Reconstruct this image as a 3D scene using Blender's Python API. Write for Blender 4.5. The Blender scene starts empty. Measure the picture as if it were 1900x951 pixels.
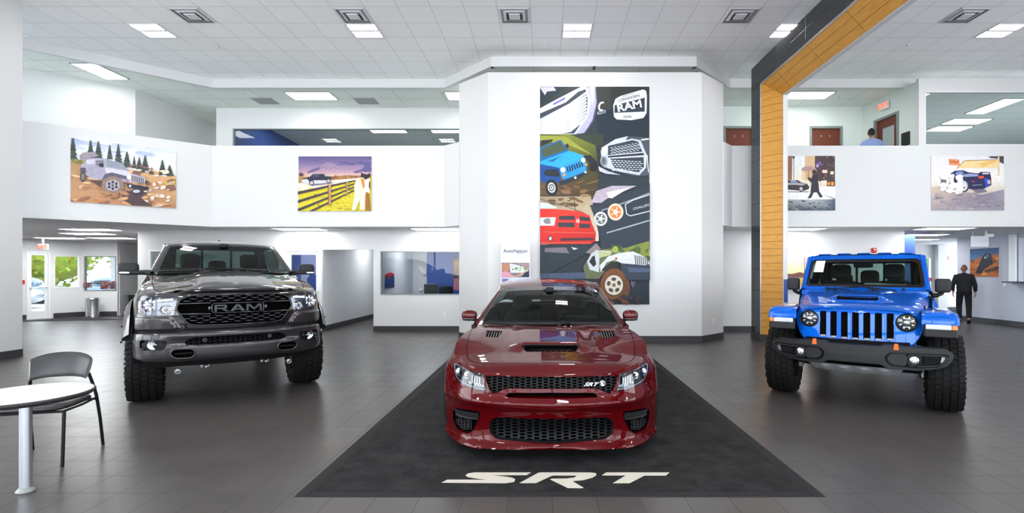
import bpy, bmesh, math, random
from mathutils import Vector, Matrix
from mathutils.geometry import delaunay_2d_cdt

SC = bpy.context.scene
COL = SC.collection
PI = math.pi
RND = random.Random(11)

# ------------------------------------------------------------------ camera, world, light, exposure
FPX, CAMH = 936.0, 1.53
cam = bpy.data.cameras.new('camera')
cam.sensor_width = 36.0
cam.lens = 36.0 * FPX / 1900.0
cam.shift_x = -63.0 / 1900.0
cam.shift_y = 29.5 / 1900.0
cam.clip_end = 300
camo = bpy.data.objects.new('camera', cam)
COL.objects.link(camo)
camo.location = (0, 0, CAMH)
camo.rotation_euler = (PI / 2, 0, 0)
SC.camera = camo

world = bpy.data.worlds.new('world')
SC.world = world
world.use_nodes = True
bg = world.node_tree.nodes['Background']
bg.inputs[0].default_value = (0.80, 0.90, 1.0, 1)
bg.inputs[1].default_value = 3.0

def area(name, loc, rot, sx, sy, power, color=(1, 1, 1)):
 l = bpy.data.lights.new(name, 'AREA')
 l.shape = 'RECTANGLE'; l.size = sx; l.size_y = sy
 l.energy = power; l.color = color
 o = bpy.data.objects.new(name, l)
 COL.objects.link(o); o.location = loc; o.rotation_euler = rot
 return o
# daylight through the glazed street front behind the camera
area("daylight_street_front", (1.5, -10.2, 2.3), (math.radians(90 + 35), 0, 0), 24, 5.4, 980, (1.0, .985, .965))
area('daylight_right_added', (13.85, -1.5, 2.9), (PI / 2, 0, PI / 2), 11, 5.0, 300, (1.0, .985, .965))  # added from the right to lift the ceiling; glazing there is only assumed
TROFFER = 52.0     # radiance of the bright bars in the hall ceiling fixtures
MEZZ = 10.5      # radiance of the diffusers over the mezzanine
LOWL_ = 21.0     # and of those in the low ceiling

SC.view_settings.view_transform = 'Standard'
SC.view_settings.look = 'None'
SC.view_settings.gamma = 1.0
SC.view_settings.use_curve_mapping = False
SC.view_settings.exposure = 0.80
SC.cycles.use_denoising = True
SC.cycles.max_bounces = 7
SC.cycles.diffuse_bounces = 4
SC.cycles.glossy_bounces = 4
SC.cycles.transparent_max_bounces = 10
SC.cycles.transmission_bounces = 4
SC.cycles.caustics_reflective = False
SC.cycles.caustics_refractive = False
SC.cycles.sample_clamp_indirect = 6.0

# ------------------------------------------------------------------ materials
def lin(c):
 c = c / 255.0
 return c / 12.92 if c <= 0.04045 else ((c + 0.055) / 1.055) ** 2.4
def rgb(r, g, b): return (lin(r), lin(g), lin(b), 1.0)
MATS = {}
def mat(name, col=(.8, .8, .8, 1), rough=.5, metal=0.0, coat=0.0, emit=None, es=1.0, spec=.3, noise=0.0, nscale=8.0, bump=0.0, bscale=40.0, sheen=0.0):
 m = bpy.data.materials.new(name); m.use_nodes = True
 nt = m.node_tree; b = nt.nodes['Principled BSDF']
 b.inputs['Base Color'].default_value = col
 b.inputs['Roughness'].default_value = rough
 b.inputs['Metallic'].default_value = metal
 b.inputs['Coat Weight'].default_value = coat
 b.inputs['Coat Roughness'].default_value = 0.02
 b.inputs['Specular IOR Level'].default_value = spec
 if sheen: b.inputs['Sheen Weight'].default_value = sheen
 if emit:
  b.inputs['Emission Color'].default_value = emit
  b.inputs['Emission Strength'].default_value = es
 tc = nt.nodes.new('ShaderNodeTexCoord')
 nz = nt.nodes.new('ShaderNodeTexNoise'); nz.inputs['Scale'].default_value = nscale; nz.inputs['Detail'].default_value = 4
 nt.links.new(tc.outputs['Object'], nz.inputs['Vector'])
 hs = nt.nodes.new('ShaderNodeMixRGB'); hs.blend_type = 'MULTIPLY'; hs.inputs[0].default_value = noise or 0.03
 hs.inputs[1].default_value = col
 nt.links.new(nz.outputs['Color'], hs.inputs[2])
 g = nt.nodes.new('ShaderNodeMixRGB'); g.blend_type = 'MIX'; g.inputs[0].default_value = 1.0
 nt.links.new(hs.outputs[0], b.inputs['Base Color'])
 nt.nodes.remove(g)
 if bump:
  n2 = nt.nodes.new('ShaderNodeTexNoise'); n2.inputs['Scale'].default_value = bscale; n2.inputs['Detail'].default_value = 3
  nt.links.new(tc.outputs['Object'], n2.inputs['Vector'])
  bp = nt.nodes.new('ShaderNodeBump'); bp.inputs['Strength'].default_value = bump; bp.inputs['Distance'].default_value = 0.01
  nt.links.new(n2.outputs['Fac'], bp.inputs['Height'])
  nt.links.new(bp.outputs[0], b.inputs['Normal'])
 MATS[name] = m
 return m
def emat(name, col, strength):
 m = bpy.data.materials.new(name); m.use_nodes = True
 nt = m.node_tree; nt.nodes.clear()
 o = nt.nodes.new('ShaderNodeOutputMaterial'); e = nt.nodes.new('ShaderNodeEmission')
 e.inputs[0].default_value = col; e.inputs[1].default_value = strength
 nt.links.new(e.outputs[0], o.inputs[0]); MATS[name] = m
 return m
def glass(name, tint=(.8, .9, .88, 1), refl=1.0, ior=1.45, rough=0.0):
 """thin sheet of glass: clear tinted transmission under a fresnel reflection"""
 m = bpy.data.materials.new(name); m.use_nodes = True
 nt = m.node_tree; nt.nodes.clear()
 o = nt.nodes.new('ShaderNodeOutputMaterial')
 t = nt.nodes.new('ShaderNodeBsdfTransparent'); t.inputs[0].default_value = tint
 g = nt.nodes.new('ShaderNodeBsdfGlossy'); g.inputs['Roughness'].default_value = rough
 g.inputs[0].default_value = (refl, refl, refl, 1)
 f = nt.nodes.new('ShaderNodeFresnel'); f.inputs[0].default_value = ior
 x = nt.nodes.new('ShaderNodeMixShader')
 nt.links.new(f.outputs[0], x.inputs[0]); nt.links.new(t.outputs[0], x.inputs[1]); nt.links.new(g.outputs[0], x.inputs[2])
 nt.links.new(x.outputs[0], o.inputs[0]); MATS[name] = m
 return m
def grid_mat(name, base, line, px, py, ox, oy, lw, rough, var=0.04, spec=.5, bump=.3, lw2=None, rvar=0.0, ax=(0, 1)):
 """square tiles with joints, laid out in metres on the object's axes"""
 m = bpy.data.materials.new(name); m.use_nodes = True
 nt = m.node_tree; N = nt.nodes; L = nt.links; b = N['Principled BSDF']
 tc = N.new('ShaderNodeTexCoord'); sp = N.new('ShaderNodeSeparateXYZ'); L.new(tc.outputs['Object'], sp.inputs[0])
 def mth(op, a, c=None):
  n = N.new('ShaderNodeMath'); n.operation = op
  for i, v in enumerate((a, c)):
   if v is None: continue
   if isinstance(v, (int, float)): n.inputs[i].default_value = v
   else: L.new(v, n.inputs[i])
  return n.outputs[0]
 fl = []; ln = []
 for i, (p, o, w) in enumerate(((px, ox, lw), (py, oy, lw2 or lw))):
  q = mth('DIVIDE', mth('SUBTRACT', sp.outputs[ax[i]], o), p)
  fr = mth('FRACT', q); fl.append(mth('FLOOR', q))
  e = mth('MINIMUM', fr, mth('SUBTRACT', 1.0, fr))
  ln.append(mth('LESS_THAN', e, w / p / 2))
 line_f = mth('MAXIMUM', ln[0], ln[1])
 cb = N.new('ShaderNodeCombineXYZ'); L.new(fl[0], cb.inputs[0]); L.new(fl[1], cb.inputs[1])
 wn = N.new('ShaderNodeTexWhiteNoise'); L.new(cb.outputs[0], wn.inputs[0])
 v = mth('ADD', mth('MULTIPLY', wn.outputs[0], 2 * var), 1 - var)
 nz = N.new('ShaderNodeTexNoise'); nz.inputs['Scale'].default_value = 2.2; nz.inputs['Detail'].default_value = 5
 L.new(tc.outputs['Object'], nz.inputs['Vector'])
 v = mth('MULTIPLY', v, mth('ADD', mth('MULTIPLY', nz.outputs[0], 2 * var), 1 - var))
 mx = N.new('ShaderNodeMixRGB'); mx.blend_type = 'MULTIPLY'; mx.inputs[0].default_value = 1; mx.inputs[1].default_value = base
 L.new(v, mx.inputs[2])
 m2 = N.new('ShaderNodeMixRGB'); L.new(line_f, m2.inputs[0]); L.new(mx.outputs[0], m2.inputs[1]); m2.inputs[2].default_value = line
 L.new(m2.outputs[0], b.inputs['Base Color'])
 L.new(mth('ADD', mth('MULTIPLY', line_f, .3), mth('ADD', rough - rvar, mth('MULTIPLY', nz.outputs[0], 2 * rvar))), b.inputs['Roughness'])
 b.inputs['Specular IOR Level'].default_value = spec
 bp = N.new('ShaderNodeBump'); bp.inputs['Strength'].default_value = bump; bp.inputs['Distance'].default_value = 0.003
 L.new(mth('SUBTRACT', 1.0, line_f), bp.inputs['Height']); L.new(bp.outputs[0], b.inputs['Normal'])
 MATS[name] = m
 return m

# ------------------------------------------------------------------ mesh helpers
def vadd(a, b): return (a[0] + b[0], a[1] + b[1], a[2] + b[2])
class MB:
 """collects shapes and links them as ONE mesh object"""
 def __init__(s): s.v = []; s.f = []; s.m = []; s.s = []; s.n = {}
 def add(s, vs, fs, mi=0, smooth=False):
  o = len(s.v); s.v += [tuple(v) for v in vs]
  if getattr(vs, 'n', None): s.n.update({o + i: n for i, n in enumerate(vs.n)})
  for f in fs:
   s.f.append([i + o for i in f]); s.m.append(mi); s.s.append(smooth)
  return s
 def box(s, c, d, rot=None, mi=0, bev=0.0):
  hx, hy, hz = d[0] / 2, d[1] / 2, d[2] / 2
  M = rot if rot is not None else Matrix.Identity(3)
  if bev <= 0:
   P = [(x, y, z) for x in (-hx, hx) for y in (-hy, hy) for z in (-hz, hz)]
   F = [(0, 1, 3, 2), (4, 6, 7, 5), (0, 4, 5, 1), (2, 3, 7, 6), (0, 2, 6, 4), (1, 5, 7, 3)]
  else:
   b_ = min(bev, hx * .98, hy * .98, hz * .98)
   bm = bmesh.new()
   for x in (-1, 1):
    for y in (-1, 1):
     for z in (-1, 1):
      X, Y, Z = x * hx, y * hy, z * hz
      for q in ((X, y * (hy - b_), z * (hz - b_)), (x * (hx - b_), Y, z * (hz - b_)), (x * (hx - b_), y * (hy - b_), Z)):
       bm.verts.new(q)
   r = bmesh.ops.convex_hull(bm, input=bm.verts)
   bmesh.ops.dissolve_limit(bm, angle_limit=.02, verts=bm.verts, edges=bm.edges)
   bm.verts.index_update()
   P = [tuple(v.co) for v in bm.verts]; F = [[v.index for v in f.verts] for f in bm.faces]; bm.free()
  P = [tuple(Vector(c) + M @ Vector(p)) for p in P]
  return s.add(P, F, mi)
 def cyl(s, p0, p1, r0, r1=None, n=16, mi=0, caps=True, smooth=True):
  r1 = r0 if r1 is None else r1
  p0 = Vector(p0); p1 = Vector(p1); d = (p1 - p0).normalized()
  a = d.orthogonal().normalized(); b_ = d.cross(a)
  P = []
  for p, r in ((p0, r0), (p1, r1)):
   for i in range(n):
    t = 2 * PI * i / n; P.append(p + a * (r * math.cos(t)) + b_ * (r * math.sin(t)))
  s.add(P, [(i, (i + 1) % n, n + (i + 1) % n, n + i) for i in range(n)], mi, smooth)
  if caps:
   s.add(P[:n], [list(range(n))[::-1]], mi); s.add(P[n:], [list(range(n))], mi)
  return s
 def tube(s, path, r, n=8, mi=0, caps=True, closed=False):
  P = [Vector(p) for p in path]; V = []; k = len(P)
  up = None
  for i in range(k):
   if closed: d = P[(i + 1) % k] - P[i - 1]
   else: d = P[min(i + 1, k - 1)] - P[max(i - 1, 0)]
   d.normalize()
   if up is None: up = d.orthogonal().normalized()
   up = (up - d * up.dot(d)).normalized(); w = d.cross(up)
   rr = r[i] if isinstance(r, (list, tuple)) else r
   for j in range(n):
    t = 2 * PI * j / n; V.append(P[i] + up * (rr * math.cos(t)) + w * (rr * math.sin(t)))
  F = [(i * n + j, i * n + (j + 1) % n, (i + 1) * n + (j + 1) % n, (i + 1) * n + j) for i in range(k - 1) for j in range(n)]
  if closed: F += [((k - 1) * n + j, (k - 1) * n + (j + 1) % n, (j + 1) % n, j) for j in range(n)]
  s.add(V, F, mi, True)
  if caps and not closed:
   s.add(V[:n], [list(range(n))[::-1]], mi); s.add(V[-n:], [list(range(n))], mi)
  return s
 def lathe(s, prof, o=(0, 0, 0), ax=(0, 0, 1), n=32, mi=0, smooth=True):
  """prof = [(radius, height along the axis)]"""
  d = Vector(ax).normalized(); a = d.orthogonal().normalized(); b_ = d.cross(a); o = Vector(o); V = []
  for r, h in prof:
   for j in range(n):
    t = 2 * PI * j / n; V.append(o + d * h + a * (r * math.cos(t)) + b_ * (r * math.sin(t)))
  k = len(prof)
  return s.add(V, [(i * n + j, i * n + (j + 1) % n, (i + 1) * n + (j + 1) % n, (i + 1) * n + j) for i in range(k - 1) for j in range(n)], mi, smooth)
 def sq(s, c, r, e=(.5, .5), n=(20, 12), rot=None, mi=0):
  """super-ellipsoid: cushions, mirror shells, heads"""
  def p(w, m): return math.copysign(abs(w) ** m, w)
  V = []; nu, nv = n; M = rot if rot is not None else Matrix.Identity(3)
  for j in range(nv + 1):
   ph = -PI / 2 + PI * j / nv
   for i in range(nu):
    t = 2 * PI * i / nu
    V.append(Vector(c) + M @ Vector((r[0] * p(math.cos(ph), e[1]) * p(math.cos(t), e[0]), r[1] * p(math.cos(ph), e[1]) * p(math.sin(t), e[0]), r[2] * p(math.sin(ph), e[1]))))
  F = [(j * nu + i, j * nu + (i + 1) % nu, (j + 1) * nu + (i + 1) % nu, (j + 1) * nu + i) for j in range(nv) for i in range(nu)]
  return s.add(V, F, mi, True)
 def grid(s, fn, nu, nv, mi=0, smooth=True, flip=False):
  V = [fn(i / nu, j / nv) for j in range(nv + 1) for i in range(nu + 1)]; w = nu + 1
  F = [(j * w + i, j * w + i + 1, (j + 1) * w + i + 1, (j + 1) * w + i) for j in range(nv) for i in range(nu)]
  if flip: F = [f[::-1] for f in F]
  return s.add(V, F, mi, smooth)
 def prism(s, poly, fn, mi=0, smooth=False):
  """poly = 2D outline; fn(u, v, k) -> point, k = 0 front, 1 back"""
  n = len(poly)
  V = [fn(u, v, 0) for u, v in poly] + [fn(u, v, 1) for u, v in poly]
  s.add(V, [list(range(n)), list(range(n, 2 * n))[::-1]] + [(i, n + i, n + (i + 1) % n, (i + 1) % n) for i in range(n)], mi, smooth)
  return s
 def mirror(s):
  o = MB(); o.v = [(-x, y, z) for x, y, z in s.v]; o.f = [f[::-1] for f in s.f]; o.m = list(s.m); o.s = list(s.s)
  o.n = {i: (-n[0], n[1], n[2]) for i, n in s.n.items()}; return o
 def merge(s, o): 
  k = len(s.v); s.n.update({i + k: n for i, n in list(o.n.items())}); s.v += o.v; s.f += [[i + k for i in f] for f in o.f]; s.m += o.m; s.s += o.s; return s
 def build(s, name, mats, parent=None, loc=None, rot=None, weld=0.0, fix=True, auto=None, recalc=True):
  me = bpy.data.meshes.new(name)
  me.from_pydata([tuple(v) for v in s.v], [], s.f)
  if not isinstance(mats, (list, tuple)): mats = [mats]
  for m in mats: me.materials.append(MATS[m] if isinstance(m, str) else m)
  me.polygons.foreach_set('material_index', s.m); me.polygons.foreach_set('use_smooth', s.s)
  if (weld or recalc) and not s.n:
   bm = bmesh.new(); bm.from_mesh(me)
   if weld: bmesh.ops.remove_doubles(bm, verts=bm.verts, dist=weld)
   if recalc: bmesh.ops.recalc_face_normals(bm, faces=bm.faces)
   bm.to_mesh(me); bm.free()
  if auto is not None: me.set_sharp_from_angle(angle=math.radians(auto))
  me.update()
  if s.n:
   out = [(0.0, 0.0, 0.0)] * len(me.loops)
   for p in me.polygons:
    if not p.use_smooth: continue
    fn = p.normal
    for li in p.loop_indices:
     n = s.n.get(me.loops[li].vertex_index)
     if n is not None:
      k = 1 if n[0] * fn[0] + n[1] * fn[1] + n[2] * fn[2] > 0 else -1
      out[li] = (n[0] * k, n[1] * k, n[2] * k)
   me.normals_split_custom_set(out)
  o = bpy.data.objects.new(name, me); COL.objects.link(o)
  if loc: o.location = loc
  if rot: o.rotation_euler = rot
  if parent: o.parent = parent
  return o
def tag(o, label=None, cat=None, group=None, kind=None):
 if label: o['label'] = label
 if cat: o['category'] = cat
 if group: o['group'] = group
 if kind: o['kind'] = kind
 return o
def thing(name, label, cat, loc=(0, 0, 0), rz=0.0, group=None):
 o = bpy.data.objects.new(name, None); COL.objects.link(o); o.location = loc; o.rotation_euler = (0, 0, rz)
 o.empty_display_size = .1
 return tag(o, label, cat, group)
def struct(o): o['kind'] = 'structure'; return o
def copy_tree(o, parent=None):
 c = o.copy(); COL.objects.link(c); c.parent = parent
 for ch in list(o.children): copy_tree(ch, c)
 return c
def rz3(a): return Matrix.Rotation(a, 3, 'Z')
def rx3(a): return Matrix.Rotation(a, 3, 'X')
def ry3(a): return Matrix.Rotation(a, 3, 'Y')
def text_mesh(txt, size=1.0, shear=0.0, ext=0.0, bold=0.0, sx=1.0, space=1.0, align='CENTER'):
 """letters as mesh data in the XY plane, centred: (verts, faces)"""
 cu = bpy.data.curves.new('txt', 'FONT'); cu.body = txt; cu.size = size; cu.shear = shear; cu.extrude = ext
 cu.offset = bold; cu.align_x = align; cu.align_y = 'CENTER'; cu.resolution_u = 3; cu.space_character = space
 o = bpy.data.objects.new('txt', cu); COL.objects.link(o)
 bpy.context.view_layer.update()
 me = bpy.data.meshes.new_from_object(o.evaluated_get(bpy.context.evaluated_depsgraph_get()))
 V = [(v.co.x * sx, v.co.y, v.co.z) for v in me.vertices]; F = [list(p.vertices) for p in me.polygons]
 bpy.data.objects.remove(o); bpy.data.curves.remove(cu); bpy.data.meshes.remove(me)
 return V, F

# ------------------------------------------------------------------ smooth tables and plan-wrapped surfaces
def interp(tab, x):
 n = len(tab)
 if x <= tab[0][0]: return tab[0][1]
 if x >= tab[-1][0]: return tab[-1][1]
 i = 0
 while tab[i + 1][0] < x: i += 1
 def sl(k): return (tab[k + 1][1] - tab[k][1]) / max(tab[k + 1][0] - tab[k][0], 1e-9)
 def tg(k):
  if k == 0: return sl(0)
  if k == n - 1: return sl(n - 2)
  a, b_ = sl(k - 1), sl(k)
  return 0 if a * b_ <= 0 else 2 * a * b_ / (a + b_)
 h = tab[i + 1][0] - tab[i][0]; t = (x - tab[i][0]) / h
 return ((1 + 2 * t) * (1 - t) ** 2 * tab[i][1] + t * (1 - t) ** 2 * h * tg(i) + t * t * (3 - 2 * t) * tab[i + 1][1] + t * t * (t - 1) * h * tg(i + 1))
def catmull(P, k=10):
 Q = []; n = len(P)
 for i in range(n - 1):
  p0 = P[i - 1] if i else tuple(2 * a - b_ for a, b_ in zip(P[0], P[1])); p1, p2 = P[i], P[i + 1]
  p3 = P[i + 2] if i + 2 < n else tuple(2 * a - b_ for a, b_ in zip(P[-1], P[-2]))
  for j in range(k):
   t = j / k
   Q.append(tuple(.5 * (2 * b_ + (c - a) * t + (2 * a - 5 * b_ + 4 * c - d) * t * t + (3 * b_ - a - 3 * c + d) * t ** 3) for a, b_, c, d in zip(p0, p1, p2, p3)))
 Q.append(tuple(P[-1])); return Q
def sstep(a, b, x):
 t = min(1, max(0, (x - a) / (b - a))); return t * t * (3 - 2 * t)
def inside(poly, x, y):
 c = False; n = len(poly); j = n - 1
 for i in range(n):
  xi, yi = poly[i]; xj, yj = poly[j]
  if (yi > y) != (yj > y) and x < (xj - xi) * (y - yi) / (yj - yi) + xi: c = not c
  j = i
 return c
def densify(poly, d, closed=True):
 Q = []; n = len(poly)
 for i in range(n if closed else n - 1):
  a, b_ = poly[i], poly[(i + 1) % n]; L = math.hypot(b_[0] - a[0], b_[1] - a[1]); k = max(1, int(math.ceil(L / d)))
  for j in range(k): Q.append((a[0] + (b_[0] - a[0]) * j / k, a[1] + (b_[1] - a[1]) * j / k))
 if not closed: Q.append(poly[-1])
 return Q
def rounded(poly, r, n=4):
 """round the corners of a polygon"""
 Q = []; k = len(poly)
 for i in range(k):
  a, b_, c = Vector(poly[i - 1]), Vector(poly[i]), Vector(poly[(i + 1) % k])
  rr = min(r, (a - b_).length * .45, (c - b_).length * .45)
  p = b_ + (a - b_).normalized() * rr; q = b_ + (c - b_).normalized() * rr
  for j in range(n + 1):
   t = j / n; Q.append(tuple(p * (1 - t) ** 2 + b_ * (2 * t * (1 - t)) + q * t * t))
 return Q
def rhalf(pts, r, n=4):
 """round the corners of an outline given as its right half; stays exact on the centre line"""
 full = pts + [(-x, z) for x, z in reversed(pts) if x > 1e-9]
 return [(max(0.0, x), z) for x, z in rounded(full, r, n) if x > -1e-7]
def shrink(poly, d):
 """move every edge of a polygon inwards by d"""
 n = len(poly); A = sum(poly[i - 1][0] * poly[i][1] - poly[i][0] * poly[i - 1][1] for i in range(n)); sg = 1 if A > 0 else -1
 Q = []
 for i in range(n):
  a, b_, c = Vector(poly[i - 1]), Vector(poly[i]), Vector(poly[(i + 1) % n])
  e1 = (b_ - a); e2 = (c - b_)
  if e1.length < 1e-9: e1 = e2
  if e2.length < 1e-9: e2 = e1
  e1.normalize(); e2.normalize()
  n1 = Vector((-e1.y, e1.x)) * sg; n2 = Vector((-e2.y, e2.x)) * sg
  m = n1 + n2
  if m.length < 1e-6: m = n1
  m.normalize(); Q.append(tuple(b_ + m * (d / max(.4, m.dot(n1)))))
 return Q
def cdt(outer, regions, du, dv, ed=None):
 """triangulate a 2D domain so that every region outline is an edge; returns verts, {name: triangles}"""
 ed = ed or min(du, dv)
 V = []; E = []
 polys = {'': densify(outer, ed)}
 for k, p in regions.items(): polys[k] = densify(p, ed)
 for k, p in polys.items():
  o = len(V); V += p; E += [(o + i, o + (i + 1) % len(p)) for i in range(len(p))]
 us = [p[0] for p in outer]; vs = [p[1] for p in outer]
 u0, u1, v0, v1 = min(us), max(us), min(vs), max(vs)
 nu = max(1, int(round((u1 - u0) / du))); nv = max(1, int(round((v1 - v0) / dv)))
 cell = min(du, dv) * .45; near = {}
 for q in V: near.setdefault((int(q[0] // cell), int(q[1] // cell)), []).append(q)
 def clear(q):
  a, b_ = int(q[0] // cell), int(q[1] // cell)
  return all((q[0] - p[0]) ** 2 + (q[1] - p[1]) ** 2 > cell * cell for i in (-1, 0, 1) for j in (-1, 0, 1) for p in near.get((a + i, b_ + j), ()))
 for i in range(nu + 1):
  for j in range(nv + 1):
   q = (u0 + (u1 - u0) * i / nu, v0 + (v1 - v0) * j / nv)
   if inside(outer, *q) and clear(q): V.append(q)
 r = delaunay_2d_cdt([Vector(q) for q in V], E, [], 0, 1e-5)
 VV = [(q.x, q.y) for q in r[0]]; out = {k: [] for k in polys}
 for f in r[2]:
  cx = sum(VV[i][0] for i in f) / len(f); cy = sum(VV[i][1] for i in f) / len(f)
  a = [VV[i] for i in f]
  ar = abs((a[1][0] - a[0][0]) * (a[2][1] - a[0][1]) - (a[2][0] - a[0][0]) * (a[1][1] - a[0][1])) if len(f) == 3 else 1
  if ar < 1e-9: continue
  if not inside(polys[''], cx, cy): continue
  for k, p in regions.items():
   if inside(polys[k], cx, cy): out[k].append(list(f)); break
  else: out[''].append(list(f))
 return VV, out
class VL(list): n = None
def sub(VV, tris, fn):
 """triangles of a region mapped by fn(u, v)"""
 ids = sorted({i for t in tris for i in t}); mp = {i: k for k, i in enumerate(ids)}
 out = VL(fn(*VV[i]) for i in ids); out.n = []; h = 2e-3
 for i, c in zip(ids, out):
  u_, v_ = VV[i]; c = Vector(c)
  du = Vector(fn(u_ + h, v_)) - Vector(fn(u_ - h, v_)); dv = Vector(fn(u_, v_ + h)) - Vector(fn(u_, v_ - h)); n = du.cross(dv)
  if n.length < 1e-12: n = Vector((0, -1, 0))
  if abs(c.x) < 2e-4: n.x = 0.0
  n.normalize(); out.n.append((n.x, n.y, n.z))
 return out, [[mp[i] for i in t] for t in tris]
class Wrap:
 """a body side wrapped round a plan outline; profiles = [(s, [(z, inset)])]"""
 def __init__(s, plan, profs):
  m0 = [(-plan[1][0], plan[1][1])]; m1 = [(-plan[-2][0], plan[-2][1])] if plan[-1][0] == 0 else []
  s.Q = catmull(m0 + plan + m1, 12)[12:]
  if m1: s.Q = s.Q[:-12]
  s.L = [0]
  for a, b_ in zip(s.Q, s.Q[1:]): s.L.append(s.L[-1] + math.hypot(b_[0] - a[0], b_[1] - a[1]))
  s.len = s.L[-1]; s.profs = None
  s.profs = [((s.s_at_y(k[1:]) if isinstance(k, tuple) and k[0] == 'y' else s.s_at_x(k[1]) if isinstance(k, tuple) else k), p) for k, p in profs]
  s.smax = max(range(len(s.Q)), key=lambda i: s.Q[i][0])
 def plan(s, t):
  t = min(max(t, 0), s.len); lo, hi = 0, len(s.L) - 1
  while hi - lo > 1:
   m = (lo + hi) // 2
   if s.L[m] <= t: lo = m
   else: hi = m
  f = (t - s.L[lo]) / max(1e-9, s.L[hi] - s.L[lo]); a, b_ = s.Q[lo], s.Q[hi]
  return (a[0] + (b_[0] - a[0]) * f, a[1] + (b_[1] - a[1]) * f)
 def normal(s, t, h=.05):
  a, b_ = s.plan(t - h), s.plan(t + h)
  if t < h: a = (-s.plan(h)[0], s.plan(h)[1]); b_ = s.plan(h)
  if t > s.len - h: a = s.plan(s.len - h); b_ = (-a[0], a[1])
  dx, dy = b_[0] - a[0], b_[1] - a[1]; l = math.hypot(dx, dy)
  return (dy / l, -dx / l)
 def s_at_x(s, x):
  lo, hi = 0, max(range(len(s.Q)), key=lambda i: s.Q[i][0]); hi = s.L[hi]; lo = 0
  for _ in range(40):
   m = (lo + hi) / 2
   if s.plan(m)[0] < x: lo = m
   else: hi = m
  return lo
 def s_at_y(s, y):
  y = y[0] if isinstance(y, tuple) else y
  lo, hi = 0.0, s.len
  for _ in range(40):
   m = (lo + hi) / 2
   if s.plan(m)[1] < y: lo = m
   else: hi = m
  return lo
 def inset(s, t, z):
  P = s.profs
  if t <= P[0][0]: return interp(P[0][1], z)
  for (a, pa), (b_, pb) in zip(P, P[1:]):
   if t <= b_:
    w = sstep(a, b_, t); return interp(pa, z) * (1 - w) + interp(pb, z) * w
  return interp(P[-1][1], z)
 def S(s, t, z, off=0.0):
  p = s.plan(t); n = s.normal(t); i = s.inset(t, z) + off
  return (max(0.0, p[0] - n[0] * i) if t < .02 or t > s.len - .02 else p[0] - n[0] * i, p[1] - n[1] * i, z)
 def sx(s, x, z):
  """arc position where the surface at height z has lateral offset x (front part)"""
  lo, hi = 0.0, s.L[s.smax]
  for _ in range(30):
   m = (lo + hi) / 2
   if s.S(m, z)[0] < x: lo = m
   else: hi = m
  return lo
 def poly(s, pts): return [((0.0 if x <= 0 else s.sx(x, z)), z) for x, z in pts]
def halfmesh(VV, tris, fn, both=True):
 m = MB(); v, f = sub(VV, tris, fn); m.add(v, f, 0, True)
 if both: m.merge(m.mirror())
 return m
def walls(poly, f0, f1, skip0=True, mi=0, smooth=False):
 """side walls of a recess between two mapped loops; skips the run on the centre line"""
 m = MB(); n = len(poly); V = [f0(*p) for p in poly] + [f1(*p) for p in poly]; F = []
 for i in range(n):
  j = (i + 1) % n
  if skip0 and abs(poly[i][0]) < 1e-6 and abs(poly[j][0]) < 1e-6: continue
  F.append((i, j, n + j, n + i))
 m.add(V, F, mi, smooth); return m
def hexfill(poly, w, h, bar, fn, depth, margin=0.0, ox=0.0, oz=0.0):
 """honeycomb of stretched hexagon rings inside a 2D outline; fn(x, z) -> y"""
 m = MB(); xs = [p[0] for p in poly]; zs = [p[1] for p in poly]
 nx = int(max(abs(q) for q in xs) / (w * .78)) + 2; nz = int((max(zs) - min(zs)) / h) + 3
 hexa = [(-.5, 0), (-.28, .5), (.28, .5), (.5, 0), (.28, -.5), (-.28, -.5)]
 for i in range(-nx, nx + 1):
  for j in range(-1, nz + 1):
   cx = i * w * .78 + ox; cz = min(zs) + oz + j * h + (h / 2 if i % 2 else 0)
   if not inside(poly, cx, cz): continue
   V = []
   for dy, k in ((0, 1.0), (0, 1 - bar), (depth, 1 - bar)):
    for a, b_ in hexa:
     x = cx + a * w * k; z = cz + b_ * h * k
     V.append((x, fn(x, z) + dy, z))
   F = [(q, (q + 1) % 6, 6 + (q + 1) % 6, 6 + q) for q in range(6)] + [(6 + q, 6 + (q + 1) % 6, 12 + (q + 1) % 6, 12 + q) for q in range(6)]
   m.add(V, F, 0)
 return m
# ------------------------------------------------------------------ the hall's materials
mat('wall_white', (.66, .66, .66, 1), .55, noise=.03, nscale=1.5)
mat('wall_grey', (.62, .64, .66, 1), .6)
mat('wall_lavender', (.47, .49, .56, 1), .6)
mat('wall_blue', (.045, .10, .36, 1), .5)
mat('paint_blue', (.05, .10, .34, 1), .5)
mat('base_dark', (.042, .042, .046, 1), .45, bump=.05)
mat('mezz_white', (.70, .76, .72, 1), .6)
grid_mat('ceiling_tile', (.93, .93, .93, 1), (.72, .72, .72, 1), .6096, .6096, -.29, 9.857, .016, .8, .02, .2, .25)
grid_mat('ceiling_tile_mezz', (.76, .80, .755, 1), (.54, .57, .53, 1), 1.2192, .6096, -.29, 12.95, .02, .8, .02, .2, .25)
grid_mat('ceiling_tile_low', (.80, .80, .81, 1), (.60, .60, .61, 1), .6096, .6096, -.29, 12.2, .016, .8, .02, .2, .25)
grid_mat('floor_tile', (.056, .050, .048, 1), (.030, .028, .027, 1), .3, .3, -1.157, 5.30, .005, .33, .07, .42, .35, rvar=.06)
grid_mat('tile_black', (.030, .032, .036, 1), (.004, .004, .004, 1), .49, 1.22, .14, 10.52, .012, .10, .05, .5, .4, ax=(2, 1))
mat('white_metal', (.78, .79, .80, 1), .35)
mat('grey_metal', (.23, .26, .25, 1), .4)
mat('alu', (.62, .63, .65, 1), .3, .9)
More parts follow.
